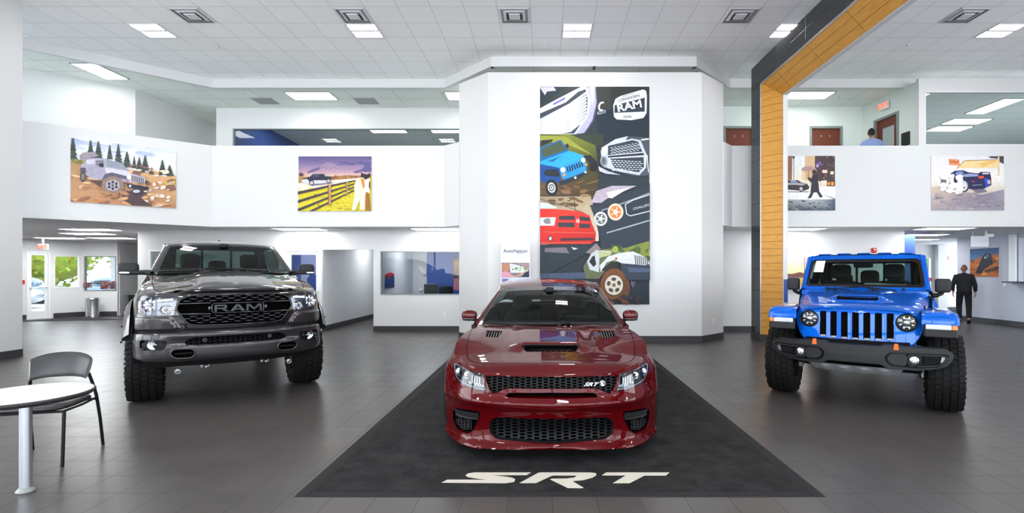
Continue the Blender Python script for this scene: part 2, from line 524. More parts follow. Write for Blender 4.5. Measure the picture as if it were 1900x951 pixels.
mat('vent_white', (.66, .66, .68, 1), .5)
mat('vent_shade', (.36, .36, .37, 1), .6); mat('vent_dark', (.02, .02, .022, 1), .6)
mat('vent_grey', (.33, .33, .34, 1), .6)
mat('cherry', (.19, .045, .022, 1), .35, noise=.5, nscale=6)
mat('steel', (.45, .45, .46, 1), .28, .95)
mat('plastic_white', (.8, .8, .78, 1), .4)
mat('plastic_black', (.012, .012, .013, 1), .35)
mat('red_alarm', (.55, .01, .01, 1), .4)
mat('red_gloss', (.6, .03, .04, 1), .3)
mat('blind', (.62, .64, .64, 1), .6)
mat('asphalt', (.42, .42, .44, 1), .8, noise=.3)
mat('leaf_yellow', (.40, .48, .06, 1), .7, noise=.8, nscale=3)
mat('leaf_green', (.13, .26, .05, 1), .7, noise=.8, nscale=3)
mat('bark', (.2, .15, .1, 1), .8)
mat('rug_black', (.02, .02, .022, 1), .9, bump=.2, bscale=200)
glass('window_glass', (.90, .94, .95, 1), .8)
glass('window_grey_glass', (.58, .60, .62, 1), .8)
glass('door_glass', (.95, .98, .99, 1), .6)
emat('lamp_hall', (1, .99, .97, 1), TROFFER); emat('lamp_hall_dim', (1, .99, .97, 1), TROFFER * .4)
emat('lamp_mezz', (.93, 1, .96, 1), MEZZ)
emat('lamp_low', (.97, .98, 1, 1), LOWL_); emat('lamp_low_dim', (.97, .98, 1, 1), LOWL_ * .48)
emat('exit_red', (1, .10, .05, 1), 1.6)

# honey-coloured wood cladding: grain along the board, board joints are in the mesh
def wood():
 m = mat('wood_honey', (.62, .30, .045, 1), .42)
 nt = m.node_tree; N = nt.nodes; L = nt.links; b = N['Principled BSDF']
 tc = N.new('ShaderNodeTexCoord'); mp = N.new('ShaderNodeMapping'); mp.inputs['Scale'].default_value = (3, 3, 55)
 L.new(tc.outputs['Object'], mp.inputs[0])
 n = N.new('ShaderNodeTexNoise'); n.inputs['Scale'].default_value = 2.0; n.inputs['Detail'].default_value = 6; L.new(mp.outputs[0], n.inputs['Vector'])
 r = N.new('ShaderNodeValToRGB'); r.color_ramp.elements[0].position = .3; r.color_ramp.elements[1].position = .75
 r.color_ramp.elements[0].color = (.50, .215, .028, 1); r.color_ramp.elements[1].color = (.70, .35, .06, 1)
 L.new(n.outputs[0], r.inputs[0]); L.new(r.outputs[0], b.inputs['Base Color'])
wood()
mat('wood_joint', (.16, .06, .012, 1), .7)

# ------------------------------------------------------------------ walls
def seg(A, B):
 d = Vector((B[0] - A[0], B[1] - A[1])); L = d.length; d.normalize(); return d, L
def upx(px, A, B):
 """distance along the wall line A-B of the sight line through column px"""
 k = (px - 1013) / FPX; dx, dy = B[0] - A[0], B[1] - A[1]
 t = (k * A[1] - A[0]) / (dx - k * dy); return t * math.hypot(dx, dy)
def wall(name, A, B, z0, z1, th=.14, m='wall_white', holes=(), back=1, build=True):
 """upright slab from A to B (seen with A left, B right), thickness away from the viewer"""
 d, L = seg(A, B); n = Vector((-d.y, d.x)) * back
 us = sorted({0, L} | {h[0] for h in holes} | {h[1] for h in holes}); mb = MB()
 for a, b_ in zip(us, us[1:]):
  if b_ - a < 1e-5: continue
  zs = [(z0, z1)]; c = (a + b_) / 2
  for h in holes:
   if h[0] < c < h[1]:
    nz = []
    for (p, q) in zs:
     if h[2] > p: nz.append((p, min(q, h[2])))
     if h[3] < q: nz.append((max(p, h[3]), q))
    zs = nz
  for p, q in zs:
   P = [Vector(A) + d * a, Vector(A) + d * b_, Vector(A) + d * b_ + n * th, Vector(A) + d * a + n * th]
   mb.prism([(v.x, v.y) for v in P], lambda u, v, k, p=p, q=q: (u, v, p if k == 0 else q))
 return struct(mb.build(name, m, weld=1e-4)) if build else mb
def polyslab(name, poly, z0, z1, m):
 mb = MB().prism(poly, lambda u, v, k: (u, v, z0 if k == 0 else z1)); return struct(mb.build(name, m))
def onwall(A, B, u, z, off=0.0):
 d, L = seg(A, B); n = Vector((-d.y, d.x)); p = Vector(A) + d * u - n * off; return Vector((p.x, p.y, z))
def wallrot(A, B):
 d, L = seg(A, B); return math.atan2(d.y, d.x)

ZL, ZF, ZM, ZC = 2.62, 3.50, 6.20, 6.40          # low ceiling, mezzanine floor, mezzanine ceiling, hall ceiling
floor = MB().box((-1.5, 6.5, -.05), (36, 30, .1)); struct(floor.build('floor', 'floor_tile'))

# bulkhead (edge of the high ceiling), follows the parapet with splayed corners
BK = [(-13.2, 8.30), (-8.40, 12.70), (-2.55, 12.70), (-1.247, 11.39), (3.402, 11.39), (4.64, 12.70), (13.9, 12.70)]
hall_c = BK + [(13.9, -8), (-13.2, -8)]
polyslab('ceiling', hall_c, ZC, ZC + .1, 'ceiling_tile')
mb = MB()
for a, b_ in zip(BK, BK[1:]): mb.merge(wall('x', a, b_, 6.178, ZC + .1, .12, build=False))
struct(mb.build('trim_1', 'wall_white', weld=1e-4))
MZ = [(-13.9, 7.78), (-8.43, 12.77), (-2.52, 12.77), (-1.21, 11.45), (3.37, 11.45), (4.62, 12.77), (17.5, 12.77), (17.5, 20.6), (-18, 20.6), (-18, 8.3)]
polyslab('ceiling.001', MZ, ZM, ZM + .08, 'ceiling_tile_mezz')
# parapet of the mezzanine, slab and low ceiling under it
PL = [(-13.3, 7.72), (-7.97, 12.05), (-2.43, 12.05), (-2.02, 11.70)]
PR = [(4.127, 11.70), (4.44, 12.05), (13.9, 12.05)]
mb = MB()
for a, b_ in zip(PL, PL[1:]): mb.merge(wall('x', a, b_, ZL, 4.555, .12, build=False))
struct(mb.build('wall_parapet_left', 'wall_white', weld=1e-4))
mb = MB()
for a, b_ in zip(PR, PR[1:]): mb.merge(wall('x', a, b_, ZL, 4.555, .12, build=False))
struct(mb.build('wall_parapet_right', 'wall_white', weld=1e-4))
LOWP = [(-18.2, 3.73), (-13.3, 7.80), (-7.97, 12.14), (-2.43, 12.14), (-1.9, 12.14), (4.0, 12.14), (17.5, 12.14), (17.5, 21), (-18.2, 21)]
LOWL = [(-18.2, 3.80), (-13.3, 7.80), (-8.0, 12.14), (-2.3, 12.14), (-2.02, 11.8), (-2.02, 21), (-18.2, 21)]
LOWR = [(4.127, 11.8), (4.5, 12.14), (17.5, 12.14), (17.5, 21), (4.127, 21)]
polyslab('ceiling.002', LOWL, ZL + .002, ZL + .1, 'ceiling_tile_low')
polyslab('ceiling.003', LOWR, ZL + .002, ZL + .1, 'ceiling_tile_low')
polyslab('floor.001', LOWL, ZF - .15, ZF, 'wall_grey'); polyslab('floor.002', LOWR, ZF - .15, ZF, 'wall_grey')

# the tall central wall with splayed corners
CW = [(-2.02, 11.74), (-1.276, 11.06), (3.415, 11.06), (4.127, 11.74), (4.127, 13.16), (-2.02, 13.16)]
polyslab('wall_centre', CW, 0, 5.914, 'wall_white')
def baseboard(name, pts, h=.139, th=.014, m='base_dark'):
 mb = MB()
 for a, b_ in zip(pts, pts[1:]): mb.merge(wall('x', a, b_, 0, h, -th, build=False))
 return struct(mb.build(name, m, recalc=True))
baseboard('baseboard_centre', CW[:4])
# side wall of the hall, left of the frame
wall('wall_left', (-9.55, -8), (-9.55, 9.2), 0, ZC, .14, holes=[(1, 5.2, .15, 5.4), (5.8, 10, .15, 5.4), (10.6, 14.6, .15, 5.4)])
baseboard('baseboard_left', [(-9.55, 6.62), (-9.55, 9.2)])
polyslab('wall_left_end', [(-9.69, 9.2), (-9.55, 9.2), (-9.55, 9.202), (-9.69, 9.202)], 0, ZC, 'wall_white')
wall('wall_left_rear', (-9.75, 9.06), (-18, 14.2), 0, ZL, .14, back=-1)
area('daylight_side_windows', (-10.1, -.3, 2.8), (PI / 2, 0, -PI / 2), 13, 5.0, 360, (1.0, .985, .965))
# street front behind the camera: posts and rails between the panes
mb = MB()
for i in range(13): mb.box((-9.3 + i * 1.9, -7.3, 3.2), (.09, .14, 6.4))
for z in (.12, 1.1, 3.0, 5.2): mb.box((2.2, -7.3, z), (23.2, .12, .1 if z != .12 else .24))
mb.box((2.2, -7.3, 6.1), (23.4, .3, .6))
struct(mb.build('window_1', 'white_metal'))
wall('wall_front', (-13.2, -8), (17.5, -8), 0, ZC, .1, 'wall_white', back=-1, holes=[(2.4, 27.6, .2, 5.9)])
wall('wall_right', (13.9, 12.0), (13.9, -8), 0, ZC, .14, holes=[(8, 12, .15, 5.4), (12.6, 15.5, .15, 5.4), (16.1, 19, .15, 5.4)])

# ---- back wall on the left, under the mezzanine
A0, B0 = (-10.6, 13.1), (-5.80, 13.1)
u = lambda px, a=A0, b=B0: upx(px, a, b)
wall('wall_back_left', A0, B0, 0, ZL, .14, holes=[(u(276), u(521), .92, 2.12), (u(532), u(594), 0, 2.12)])
A1, B1 = (-4.48, 13.1), (-2.02, 13.1)
wall('wall_back_middle', A1, B1, 0, ZL, .14, holes=[(upx(706, A1, B1), 2.46, .95, 2.08)])
wall('wall_header_left', B0, A1, 2.12, ZL, .14)
wall('wall_corridor', (-5.80, 13.24), (-5.80, 20.5), 0, ZL, .12, 'wall_grey', back=1)
wall('wall_corridor_right', (-4.48, 13.24), (-4.48, 20.5), 0, ZL, .1, 'wall_grey', back=-1)
wall('wall_corridor_end', (-5.8, 18.6), (-4.48, 18.6), 0, ZL, .12, 'wall_grey')
baseboard('baseboard_back_left', [(-10.6, 13.1), (A0[0] + u(529), 13.1)])
baseboard('baseboard_corridor', [(A0[0] + u(597), 13.1), (-5.80, 13.1), (-5.80, 18.6)])
baseboard('baseboard_back_middle', [(-4.48, 13.1), (-2.02, 13.1)])
wall('wall_office_side', (-10.6, 20.5), (-10.6, 13.24), 0, ZL, .14)
# glazed office behind the middle window
wall('wall_office_back', (-4.38, 16.6), (-2.02, 16.6), 0, ZL, .1, 'wall_white', holes=[])
MB_ = MB().box((-3.1, 16.55, 1.31), (1.6, .08, 2.62)); struct(MB_.build('wall_office_blue', 'paint_blue'))
struct(MB().box((-1.98, 14.9, 1.3), (.08, 3.4, 2.62)).build('wall_office_right', 'paint_blue'))
# blue office behind the glass door
struct(MB().box((-7.4, 15.2, 1.3), (3.1, .08, 2.62)).build('wall_office_left_blue', 'paint_blue'))

def frame(mb, A, B, u0, u1, z0, z1, w=.05, dp=.1, off=.01, bottom=True, mi=0):
 r = rz3(wallrot(A, B)); 
 def bx(uc, zc, du, dz): 
  p = onwall(A, B, uc, zc, off - dp / 2 + .0); mb.box(p, (du, dp, dz), r, mi)
 bx(u0 + w / 2, (z0 + z1) / 2, w, z1 - z0); bx(u1 - w / 2, (z0 + z1) / 2, w, z1 - z0); bx((u0 + u1) / 2, z1 - w / 2, u1 - u0 - 2 * w, w)
 if bottom: bx((u0 + u1) / 2, z0 + w / 2, u1 - u0 - 2 * w, w)
def pane(mb, A, B, u0, u1, z0, z1, off=-.04, mi=0):
 P = [onwall(A, B, a, z, off) for a, z in ((u0, z0), (u1, z0), (u1, z1), (u0, z1))]; mb.add(P, [(0, 1, 2, 3)], mi)
def window(name, A, B, u0, u1, z0, z1, w=.03, gm='window_glass', fm='white_metal', mull=(), dp=.1):
 mb = MB(); frame(mb, A, B, u0, u1, z0, z1, w, dp)
 for q in mull:
  p = onwall(A, B, q, (z0 + z1) / 2, .01 - dp / 2); mb.box(p, (w, dp, z1 - z0), rz3(wallrot(A, B)))
 o = struct(mb.build(name, fm)); g = MB(); pane(g, A, B, u0 + w, u1 - w, z0 + w, z1 - w); g.build('pane', gm, o, recalc=False); return o
# blind window behind the truck
o = window('window_2', A0, B0, u(276), u(521), .92, 2.12, .05)
bl = MB()
for k in range(22): bl.box(onwall(A0, B0, (u(276) + u(521)) / 2, 1.0 + k * .05, -.1), (u(521) - u(276) - .12, .004, .047), rx3(.2))
bl.build('blind', 'blind', o)
window('window_3', A1, B1, upx(706, A1, B1), 2.45, .95, 2.08, .022, fm='grey_metal')
# glass office door
def glass_door(name, A, B, u0, u1, z1, fw=.06, stile=.1, gm='door_glass', label=None, handle=1, rail=.25, fm='white_metal'):
 mb = MB(); frame(mb, A, B, u0, u1, 0, z1, fw, .14, .015, False)
 d = struct(mb.build(name, fm))
 lf = MB(); a, b_, c = u0 + fw + .004, u1 - fw - .004, z1 - fw - .004
 r = rz3(wallrot(A, B))
 def bx(uc, zc, du, dz): lf.box(onwall(A, B, uc, zc, -.03), (du, .045, dz), r)
 bx(a + stile / 2, c / 2, stile, c - .01); bx(b_ - stile / 2, c / 2, stile, c - .01)
 bx((a + b_) / 2, c - stile / 2, b_ - a - 2 * stile, stile); bx((a + b_) / 2, rail / 2 + .01, b_ - a - 2 * stile, rail)
 l = lf.build('door_leaf', fm, d)
 g = MB(); pane(g, A, B, a + stile, b_ - stile, rail + .01, c - stile, -.03); g.build('pane', gm, d, recalc=False)
 h = MB(); h.tube([onwall(A, B, a + stile * .5, 1.03, .06), onwall(A, B, b_ - stile * .5, 1.03, .06)], .014)
 for uu in (a + stile * .5, b_ - stile * .5): h.cyl(onwall(A, B, uu, 1.03, .065), onwall(A, B, uu, 1.03, -.02), .012, n=8)
 h.build('push_bar', 'alu', d)
 return d
glass_door('door_1', A0, B0, u(529), u(597), 2.14, .06, .085, 'window_glass')
# corner sliver of corridor: switch plates and outlets
def plate(A, B, px, z, label, w=.075, h=.12, name='outlet', cat='outlet'):
 uu = upx(px, A, B); p = onwall(A, B, uu, z, .006)
 t = thing(name, label, cat, p, wallrot(A, B))
 MB().box((0, 0, 0), (w, .010, h), bev=.004).build('cover_plate', 'plastic_white', t)
 for s in (-1, 1): MB().box((0, -.006, s * .026), (.03, .006, .032), bev=.002).build('socket', 'vent_white', t)
 return t
plate((-5.8, 13.1), (-5.8, 18.6), 649, .42, 'white power outlet low on the bluish corridor wall')
plate(A1, B1, 826, .42, 'white power outlet low on the wall under the office window')
plate(CW[0], CW[1], 880, .42, 'white power outlet on the left splayed side of the central wall')
plate(CW[2], CW[3], 1324, .42, 'white power outlet on the right splayed side of the central wall')

# ---- entrance corner far left
EA, EB, EC = (-17.85, 14.35), (-16.2, 17.6), (-15.12, 17.80)
ue = lambda px: upx(px, EA, EB); uf = lambda px: upx(px, EB, EC)
wall('wall_entry', EA, EB, 0, ZL, .12, holes=[(ue(49), ue(93), 0, 2.2), (ue(100), ue(148), 1.0, 2.10)])
wall('wall_entry_corner', EB, EC, 0, ZL, .12, holes=[(uf(156), uf(216), .88, 2.10)])
glass_door('door_2', EA, EB, ue(49), ue(93), 2.22, .05, .07)
window('window_4', EA, EB, ue(100), ue(148), 1.0, 2.10, .03)
window('window_5', EB, EC, uf(156), uf(216), .88, 2.10, .035, fm='grey_metal')
baseboard('baseboard_entry', [(EA[0] + (EB[0] - EA[0]) * .0, EA[1]), tuple(onwall(EA, EB, ue(49), 0).xy)], .16)
baseboard('baseboard_entry_corner', [tuple(onwall(EA, EB, ue(99), 0).xy), EB, tuple(onwall(EB, EC, uf(217), 0).xy)], .16)
FA, FB_ = (-17.6, 20.4), (-10.76, 20.4)
wall('wall_far_left', FA, FB_, 0, ZL, .12, holes=[(upx(224, FA, FB_), upx(262, FA, FB_), 1.2, 2.12)])
window('window_6', FA, FB_, upx(224, FA, FB_), upx(262, FA, FB_), 1.2, 2.12, .05)
wall('wall_far_left_side', (-15.12, 17.9), (-15.9, 20.4), 0, ZL, .1)
# ---- right-hand side under the mezzanine
R0, R1 = (4.127, 13.1), (9.31, 13.1)
wall('wall_back_right', R0, R1, 0, ZL, .14); baseboard('baseboard_back_right', [R0, R1])
wall('wall_back_right_return', (9.31, 13.24), (9.31, 14.8), 0, ZL, .1, back=1)
wall('wall_blue_stub', (9.31, 14.8), (10.83, 14.8), 0, ZL, .14, 'paint_blue')
LV = [(13.3, 16.2), (13.3, 9.0)]
uv = lambda px: upx(px, (13.3, 16.2), (13.3, 9.0))
wall('wall_lavender', LV[0], LV[1], 0, ZL, .14, 'wall_lavender', holes=[(uv(1890), 6.5, 1.235, 2.5)])
wall('wall_lavender_return', (16.9, 16.2), LV[0], 0, ZL, .12, 'wall_lavender', back=-1)
baseboard('baseboard_lavender', [LV[0], (13.3, 11.0)], .15)
FR = [(9.5, 20.0), (17.4, 20.0)]
ur = lambda px: upx(px, FR[0], FR[1])
wall('wall_far_right', FR[0], FR[1], 0, ZL, .12, holes=[(ur(1712), ur(1728), .75, 2.12), (ur(1770), ur(1790), .75, 2.12)])
window('window_7', FR[0], FR[1], ur(1712), ur(1728), .75, 2.12, .03); window('window_8', FR[0], FR[1], ur(1770), ur(1790), .75, 2.12, .03)
baseboard('baseboard_far_right', [FR[0], FR[1]], .16)
struct(MB().box((15.55, 19.88, 1.31), (.36, .24, 2.6)).build('trim_2', 'wall_white'))
wall('wall_back_room', (16.9, 16.2), (16.9, 9), 0, ZL, .1, 'wall_grey')
struct(MB().box((13.25, 14.32, 1.92), (.05, .2, 1.38)).build('trim_3', 'white_metal'))

# ---- upper level
wall('wall_upper_left', (-12.6, 10.85), (-10.5, 12.9), ZF, ZM, .12)
wall('wall_upper_left.001', (-10.5, 12.9), (-10.36, 20.0), ZF, ZM, .12, back=1)
UA, UB = (-9.28, 14.35), (-1.6, 14.35)
wall('wall_upper_office', UA, UB, ZF, ZM, .12, holes=[(upx(432, UA, UB), 7.4, 4.28, 5.62)])
wall('wall_upper_office_side', (-9.28, 14.35), (-9.28, 20), ZF, ZM, .1, back=1)
window('window_9', UA, UB, upx(432, UA, UB), 7.4, 4.28, 5.62, .025, 'window_grey_glass', 'grey_metal')
struct(MB().box((-9.05, 17.4, 4.85), (.06, 5.6, 2.69)).build('wall_upper_blue', 'wall_blue'))
wall('wall_upper_end', (-18, 20.3), (17.5, 20.3), ZF, ZM, .1, 'wall_grey')
RA, RB, RC = (4.0, 14.2), (8.90, 14.2), (9.10, 12.24)
vr = lambda px: upx(px, RA, RB); vc = lambda px: upx(px, RB, RC)
wall('wall_upper_right', RA, RB, ZF, ZM, .12, 'mezz_white', holes=[(vr(1342), vr(1400), ZF, 5.64), (vr(1502), vr(1563), ZF, 5.64)])
wall('wall_upper_angled', RB, RC, ZF, ZM, .12, 'mezz_white', holes=[(vc(1622), vc(1668), ZF, 5.66)])
GA, GB = (8.96, 12.12), (13.9, 12.12)
wall('wall_upper_glazed', GA, GB, 4.555, ZM, .10, holes=[(upx(1716, GA, GB), 4.8, 4.585, 5.87)])
window('window_10', GA, GB, upx(1716, GA, GB), 4.8, 4.585, 5.87, .02, 'window_grey_glass', 'white_metal')
wall('wall_upper_far_right', (17.3, 20), (17.3, 12.1), ZF, ZM, .1, 'wall_grey')
def wood_door(name, A, B, u0, u1, z1, light=False):
 mb = MB()
 r = rz3(wallrot(A, B)); fw = .06
 for uc in (u0 + fw / 2, u1 - fw / 2): mb.box(onwall(A, B, uc, (ZF + z1) / 2, -.04), (fw, .13, z1 - ZF), r)
 mb.box(onwall(A, B, (u0 + u1) / 2, z1 - fw / 2, -.04), (u1 - u0 - 2 * fw, .13, fw), r)
 d = struct(mb.build(name, 'grey_metal'))
 a, b_ = u0 + fw, u1 - fw; lf = MB()
 if not light: lf.box(onwall(A, B, (a + b_) / 2, (ZF + z1 - fw) / 2, -.06), (b_ - a, .045, z1 - fw - ZF), r)
 else:
  w = .14
  for uc in (a + w / 2, b_ - w / 2): lf.box(onwall(A, B, uc, (ZF + z1 - fw) / 2, -.06), (w, .045, z1 - fw - ZF), r)
  for zc, h in ((z1 - fw - .11, .22), (ZF + .2, .4)): lf.box(onwall(A, B, (a + b_) / 2, zc, -.06), (b_ - a - 2 * w, .045, h), r)
  g = MB(); pane(g, A, B, a + w, b_ - w, ZF + .4, z1 - fw - .22, -.06); g.build('pane', 'window_grey_glass', d, recalc=False)
 l = lf.build('door_leaf', 'cherry', d)
 hk = MB()
 for du in (-.12, .12): hk.box(onwall(A, B, (a + b_) / 2 + du, z1 - .27, -.025), (.02, .02, .05), r)
 if not light: hk.build('coat_hook', 'alu', d)
 h = MB(); h.cyl(onwall(A, B, b_ - .07, ZF + 1, -.03), onwall(A, B, b_ - .07, ZF + 1, .03), .012, n=8); h.cyl(onwall(A, B, b_ - .07, ZF + 1, .03), onwall(A, B, b_ - .18, ZF + 1, .03), .01, n=8); h.build('door_handle', 'alu', d)
wood_door('door_3', RA, RB, vr(1342), vr(1400), 5.64); wood_door('door_4', RA, RB, vr(1502), vr(1563), 5.64)
wood_door('door_5', RB, RC, vc(1622), vc(1668), 5.66, True)

# ------------------------------------------------------------------ portal: black tiles outside, splayed wood lining
def portal():
 t = struct(MB().prism([(4.78, 11.74), (4.78, 11.24), (4.785, 11.24), (4.80, 11.26), (5.13, 10.96), (5.23, 10.96), (5.23, 11.74)], lambda u_, v_, k: (u_, v_, (0, 5.40)[k])).box((5.005, 11.49, 5.57), (.45, .50, .34)).build('trim_4', 'tile_black'))
 b_ = struct(MB().prism([(4.78, 6.25), (4.78, 5.73), (4.80, 5.73), (5.15, 5.40), (5.23, 5.40), (5.23, 6.25)], lambda u_, v_, k: (u_, (11.74, .9)[k], v_)).build('trim_5', 'tile_black'))
 struct(MB().prism([(4.78, 1.9), (4.78, 1.4), (5.23, 1.1), (5.23, 1.9)], lambda u_, v_, k: (u_, v_, (0, 5.42)[k])).build('trim_6', 'tile_black'))
 # wood boards on the splayed post face, stacked upwards; joints between them
 P, Q = Vector((4.795, 11.235)), Vector((5.13, 10.93)); d = (Q - P); nrm = Vector((-d.y, d.x)).normalized() * -1
 bd = MB(); z = .155; RND.seed(3); hs = [.158, .150, .165, .160, .162, .155]
 k = 0
 while z < 5.73:
  h = hs[k % 6] if k not in (25, 33) else .30
  z1 = min(z + h, 5.73)
  # board clipped by the mitre that runs from (P, 5.73) down to (Q, 5.38)
  t1 = min(z1 - .007, 5.729)
  if t1 > z:
   s2 = min(1, (5.73 - t1) / .35); s1 = min(1, (5.73 - z) / .35)
   pg = [(0, z), (0, t1), (s2, t1)] + ([(1, 5.38)] if s1 >= 1 and s2 < 1 and z < 5.379 else []) + [(s1, z)]
   n_ = len(pg); V = []
   for kk in (0, .018):
    for s_, zz in pg: p = P + d * s_ - nrm * kk; V.append((p.x, p.y, zz))
   bd.add(V, [list(range(n_)), list(range(n_, 2 * n_))] + [(a, (a + 1) % n_, n_ + (a + 1) % n_, n_ + a) for a in range(n_)])
  z = z1; k += 1
 bd.build('wood_lining', 'wood_honey', t)
 MB().add([(P.x + .012, P.y + .012, .15), (Q.x + .010, Q.y + .012, .15), (Q.x + .01, Q.y + .012, 5.40), (P.x + .012, P.y + .012, 5.72)], [(0, 1, 2, 3)]).build('joint_backing', 'wood_joint', t)
 # soffit boards of the beam: three strips, joints every 1.22 m
 sf = MB(); ys = [11.235, 10.52, 9.30, 8.08, 6.86, 5.64, 4.42, 3.2, 1.98, 1.15]
 for i in range(3):
  s0, s1 = i / 3 + (.006 if i else 0), (i + 1) / 3 - .006
  for a, b2 in zip(ys, ys[1:]):
   for first in (a == ys[0],):
    ya0 = 11.235 - .305 * s0 if first else a - .006; ya1 = 11.235 - .305 * s1 if first else a - .006
    f = lambda s_, y_, dd: (4.795 + .335 * s_ + dd * .7, y_, 5.73 - .35 * s_ + dd * .7)
    V = [f(s0, ya0, 0), f(s1, ya1, 0), f(s1, b2 + .006, 0), f(s0, b2 + .006, 0), f(s0, ya0, .02), f(s1, ya1, .02), f(s1, b2 + .006, .02), f(s0, b2 + .006, .02)]
    sf.add(V, [(0, 1, 2, 3), (4, 7, 6, 5), (0, 4, 5, 1), (1, 5, 6, 2), (2, 6, 7, 3), (3, 7, 4, 0)])
 sf.build('wood_soffit', 'wood_soffit_m', b_)
 MB().add([(4.81, 11.2, 5.742), (5.14, 10.95, 5.392), (5.14, 1.2, 5.392), (4.81, 1.2, 5.742)], [(0, 1, 2, 3)]).build('joint_backing', 'wood_joint', b_)
 # aluminium edge trims and the white jamb
 e = MB(); e.tube([(4.783, 11.238, 0.0), (4.783, 11.238, 5.73)], .012, 6); e.build('edge_trim', 'alu', t)
 e = MB(); e.box((4.79, 6.35, 5.722), (.028, 9.78, .03)); e.build('edge_trim', 'alu', b_)
 j = MB(); j.box((5.185, 11.32, 2.70), (.10, .80, 5.37)); j.build('jamb', 'wall_white', t)
 j = MB(); j.box((5.19, 6.05, 5.60), (.10, 9.9, .46)); j.build('jamb', 'wall_white', b_)
 bb = MB(); bb.add([], []); 
 V = [(4.772, 11.75, 0), (4.772, 11.228, 0), (5.13, 10.915, 0), (5.245, 10.915, 0), (5.245, 11.75, 0)]
 bb.prism([(v[0], v[1]) for v in V], lambda u_, v_, k: (u_, v_, (0.001, .15)[k])); bb.build('plinth', 'base_dark', t)
 bp = MB().box((5.19, 10.914, 1.13), (.085, .012, .50)); bp.build('blue_panel', 'paint_blue', t)
def soffit_wood():
 m = MATS['wood_honey'].copy(); m.name = 'wood_soffit_m'
 for n in m.node_tree.nodes:
  if n.type == 'MAPPING': n.inputs['Scale'].default_value = (40, 2, 40)
 MATS['wood_soffit_m'] = m
soffit_wood(); portal()

# ------------------------------------------------------------------ ceiling fixtures
def troffer(x, y, z, label, group, m='lamp_hall'):
 t = thing('ceiling_light', label, 'ceiling light', (x, y, z), 0, group)
 f = MB(); w = .295
 for s in (-1, 1): f.box((s * (w - .012), 0, -.006), (.024, 2 * w, .02)); f.box((0, s * (w - .012), -.006), (2 * w - .048, .024, .02))
 f.box((0, 0, -.004), (2 * w - .05, .06, .012)); f.build('frame', 'vent_white', t)
 for s in (-1, 1): MB().box((0, s * .148, -.004), (.53, .205, .012), bev=.004).build('light_bar', m, t)
 return t
def flat_light(x, y, z, m, label, group, sx=1.19, sy=.58):
 t = thing('ceiling_light', label, 'ceiling light', (x, y, z), 0, group)
 f = MB()
 for s in (-1, 1): f.box((s * (sx / 2 - .01), 0, -.006), (.022, sy, .022)); f.box((0, s * (sy / 2 - .01), -.006), (sx - .044, .022, .022))
 f.build('frame', 'grey_metal' if m == 'lamp_mezz' else 'vent_white', t); MB().box((0, 0, -.004), (sx - .05, sy - .05, .01)).build('diffuser', m, t)
 return t
def diffuser(x, y, z, label, group):
 t = thing('ceiling_vent', label, 'ceiling vent', (x, y, z), 0, group)
 MB().box((0, 0, -.002), (.58, .58, .008)).build('backing', 'vent_shade', t); MB().box((0, .05, -.010), (.28, .16, .01), bev=.004).build('throat', 'vent_dark', t)
 for q, (a, b_, zz) in enumerate(((.295, .250, -.012), (.205, .155, -.020), (.105, .10, -.030))):
  r = MB(); k = .7071
  V = []
  for rr, z_ in ((a, zz + .006), (b_, zz - .012)):
   V += [(-rr, -rr, z_), (rr, -rr, z_), (rr, rr, z_), (-rr, rr, z_)]
  r.add(V, [(i, (i + 1) % 4, 4 + (i + 1) % 4, 4 + i) for i in range(4)])
  if q == 2: r.add(V[4:], [(0, 1, 2, 3)])
  r.build('louver_ring', 'vent_white', t, recalc=False)
 return t
PX = -.29; T = .6096
def cx(n): return PX + T * (n + .5)
cols = [-13, -6, 1, 8, 15]
nm = ['first from the left', 'second from the left', 'middle one, above the tall mural', 'over the black portal beam', 'right of the portal beam']
for i, n in enumerate(cols):
 troffer(cx(n), 9.857 + T * .5, ZC, 'bright square light of two bars in the hall ceiling, ' + nm[i], 'square lights in the high ceiling', 'lamp_hall_dim')
for j, yy in enumerate((6.15, 1.9, -2.35)):
 for i, n in enumerate(cols): 
  troffer(cx(n), yy, ZC, 'bright square light of two bars in the hall ceiling above the cars', 'square lights over the cars')
vn = ['far left', 'left of the mural, beside a light', 'above the central wall', 'just left of the portal beam', 'right of the portal beam']
for i, n in enumerate([-11, -6, -1, 6, 13]):
 diffuser(cx(n), 9.857 - T * .5, ZC, 'square stepped air vent in the hall ceiling, ' + vn[i], 'air vents in the high ceiling')
# lights over the mezzanine (upper) and under it (lower)
for x, y, l in ((-10.35, 11.72, 'at the far left above the angled parapet'), (-6.2, 13.35, 'above the long office window'), (-2.05, 13.35, 'half hidden beside the central wall'), (6.9, 13.3, 'beside the wood portal post')):
 flat_light(x, y, ZM, 'lamp_mezz', 'flat rectangular light over the mezzanine ' + l, 'lights over the mezzanine', .58 if x < -10 else 1.19, .95 if x < -10 else .58)
flat_light(-9.85, 17.6, ZM, 'lamp_mezz', 'unseen added light in the upstairs passage left of the upper office', 'lights over the mezzanine')  # added out of view to brighten the dim passage wall
for x, y, l in ((-7.9, 16.0, 'left'), (-5.2, 16.6, 'middle'), (-3.2, 16.6, 'right')):
 flat_light(x, y, ZM, 'lamp_mezz', 'light seen behind the left upper office glass, %s one' % l, 'lights behind the upper left glass')
for x, y, l in ((9.75, 13.4, 'near the left edge'), (12.6, 14.2, 'long bright one at the right'), (13.0, 15.6, 'behind the long one'), (13.1, 16.4, 'third in the row'), (12.6, 18.8, 'low at the far left')):
 flat_light(x, y, ZM, 'lamp_mezz', 'light behind the right upper office glass, ' + l, 'lights behind the upper right glass', 1.19 if y > 14.5 else .6, .58 if y > 14.5 else 1.3)
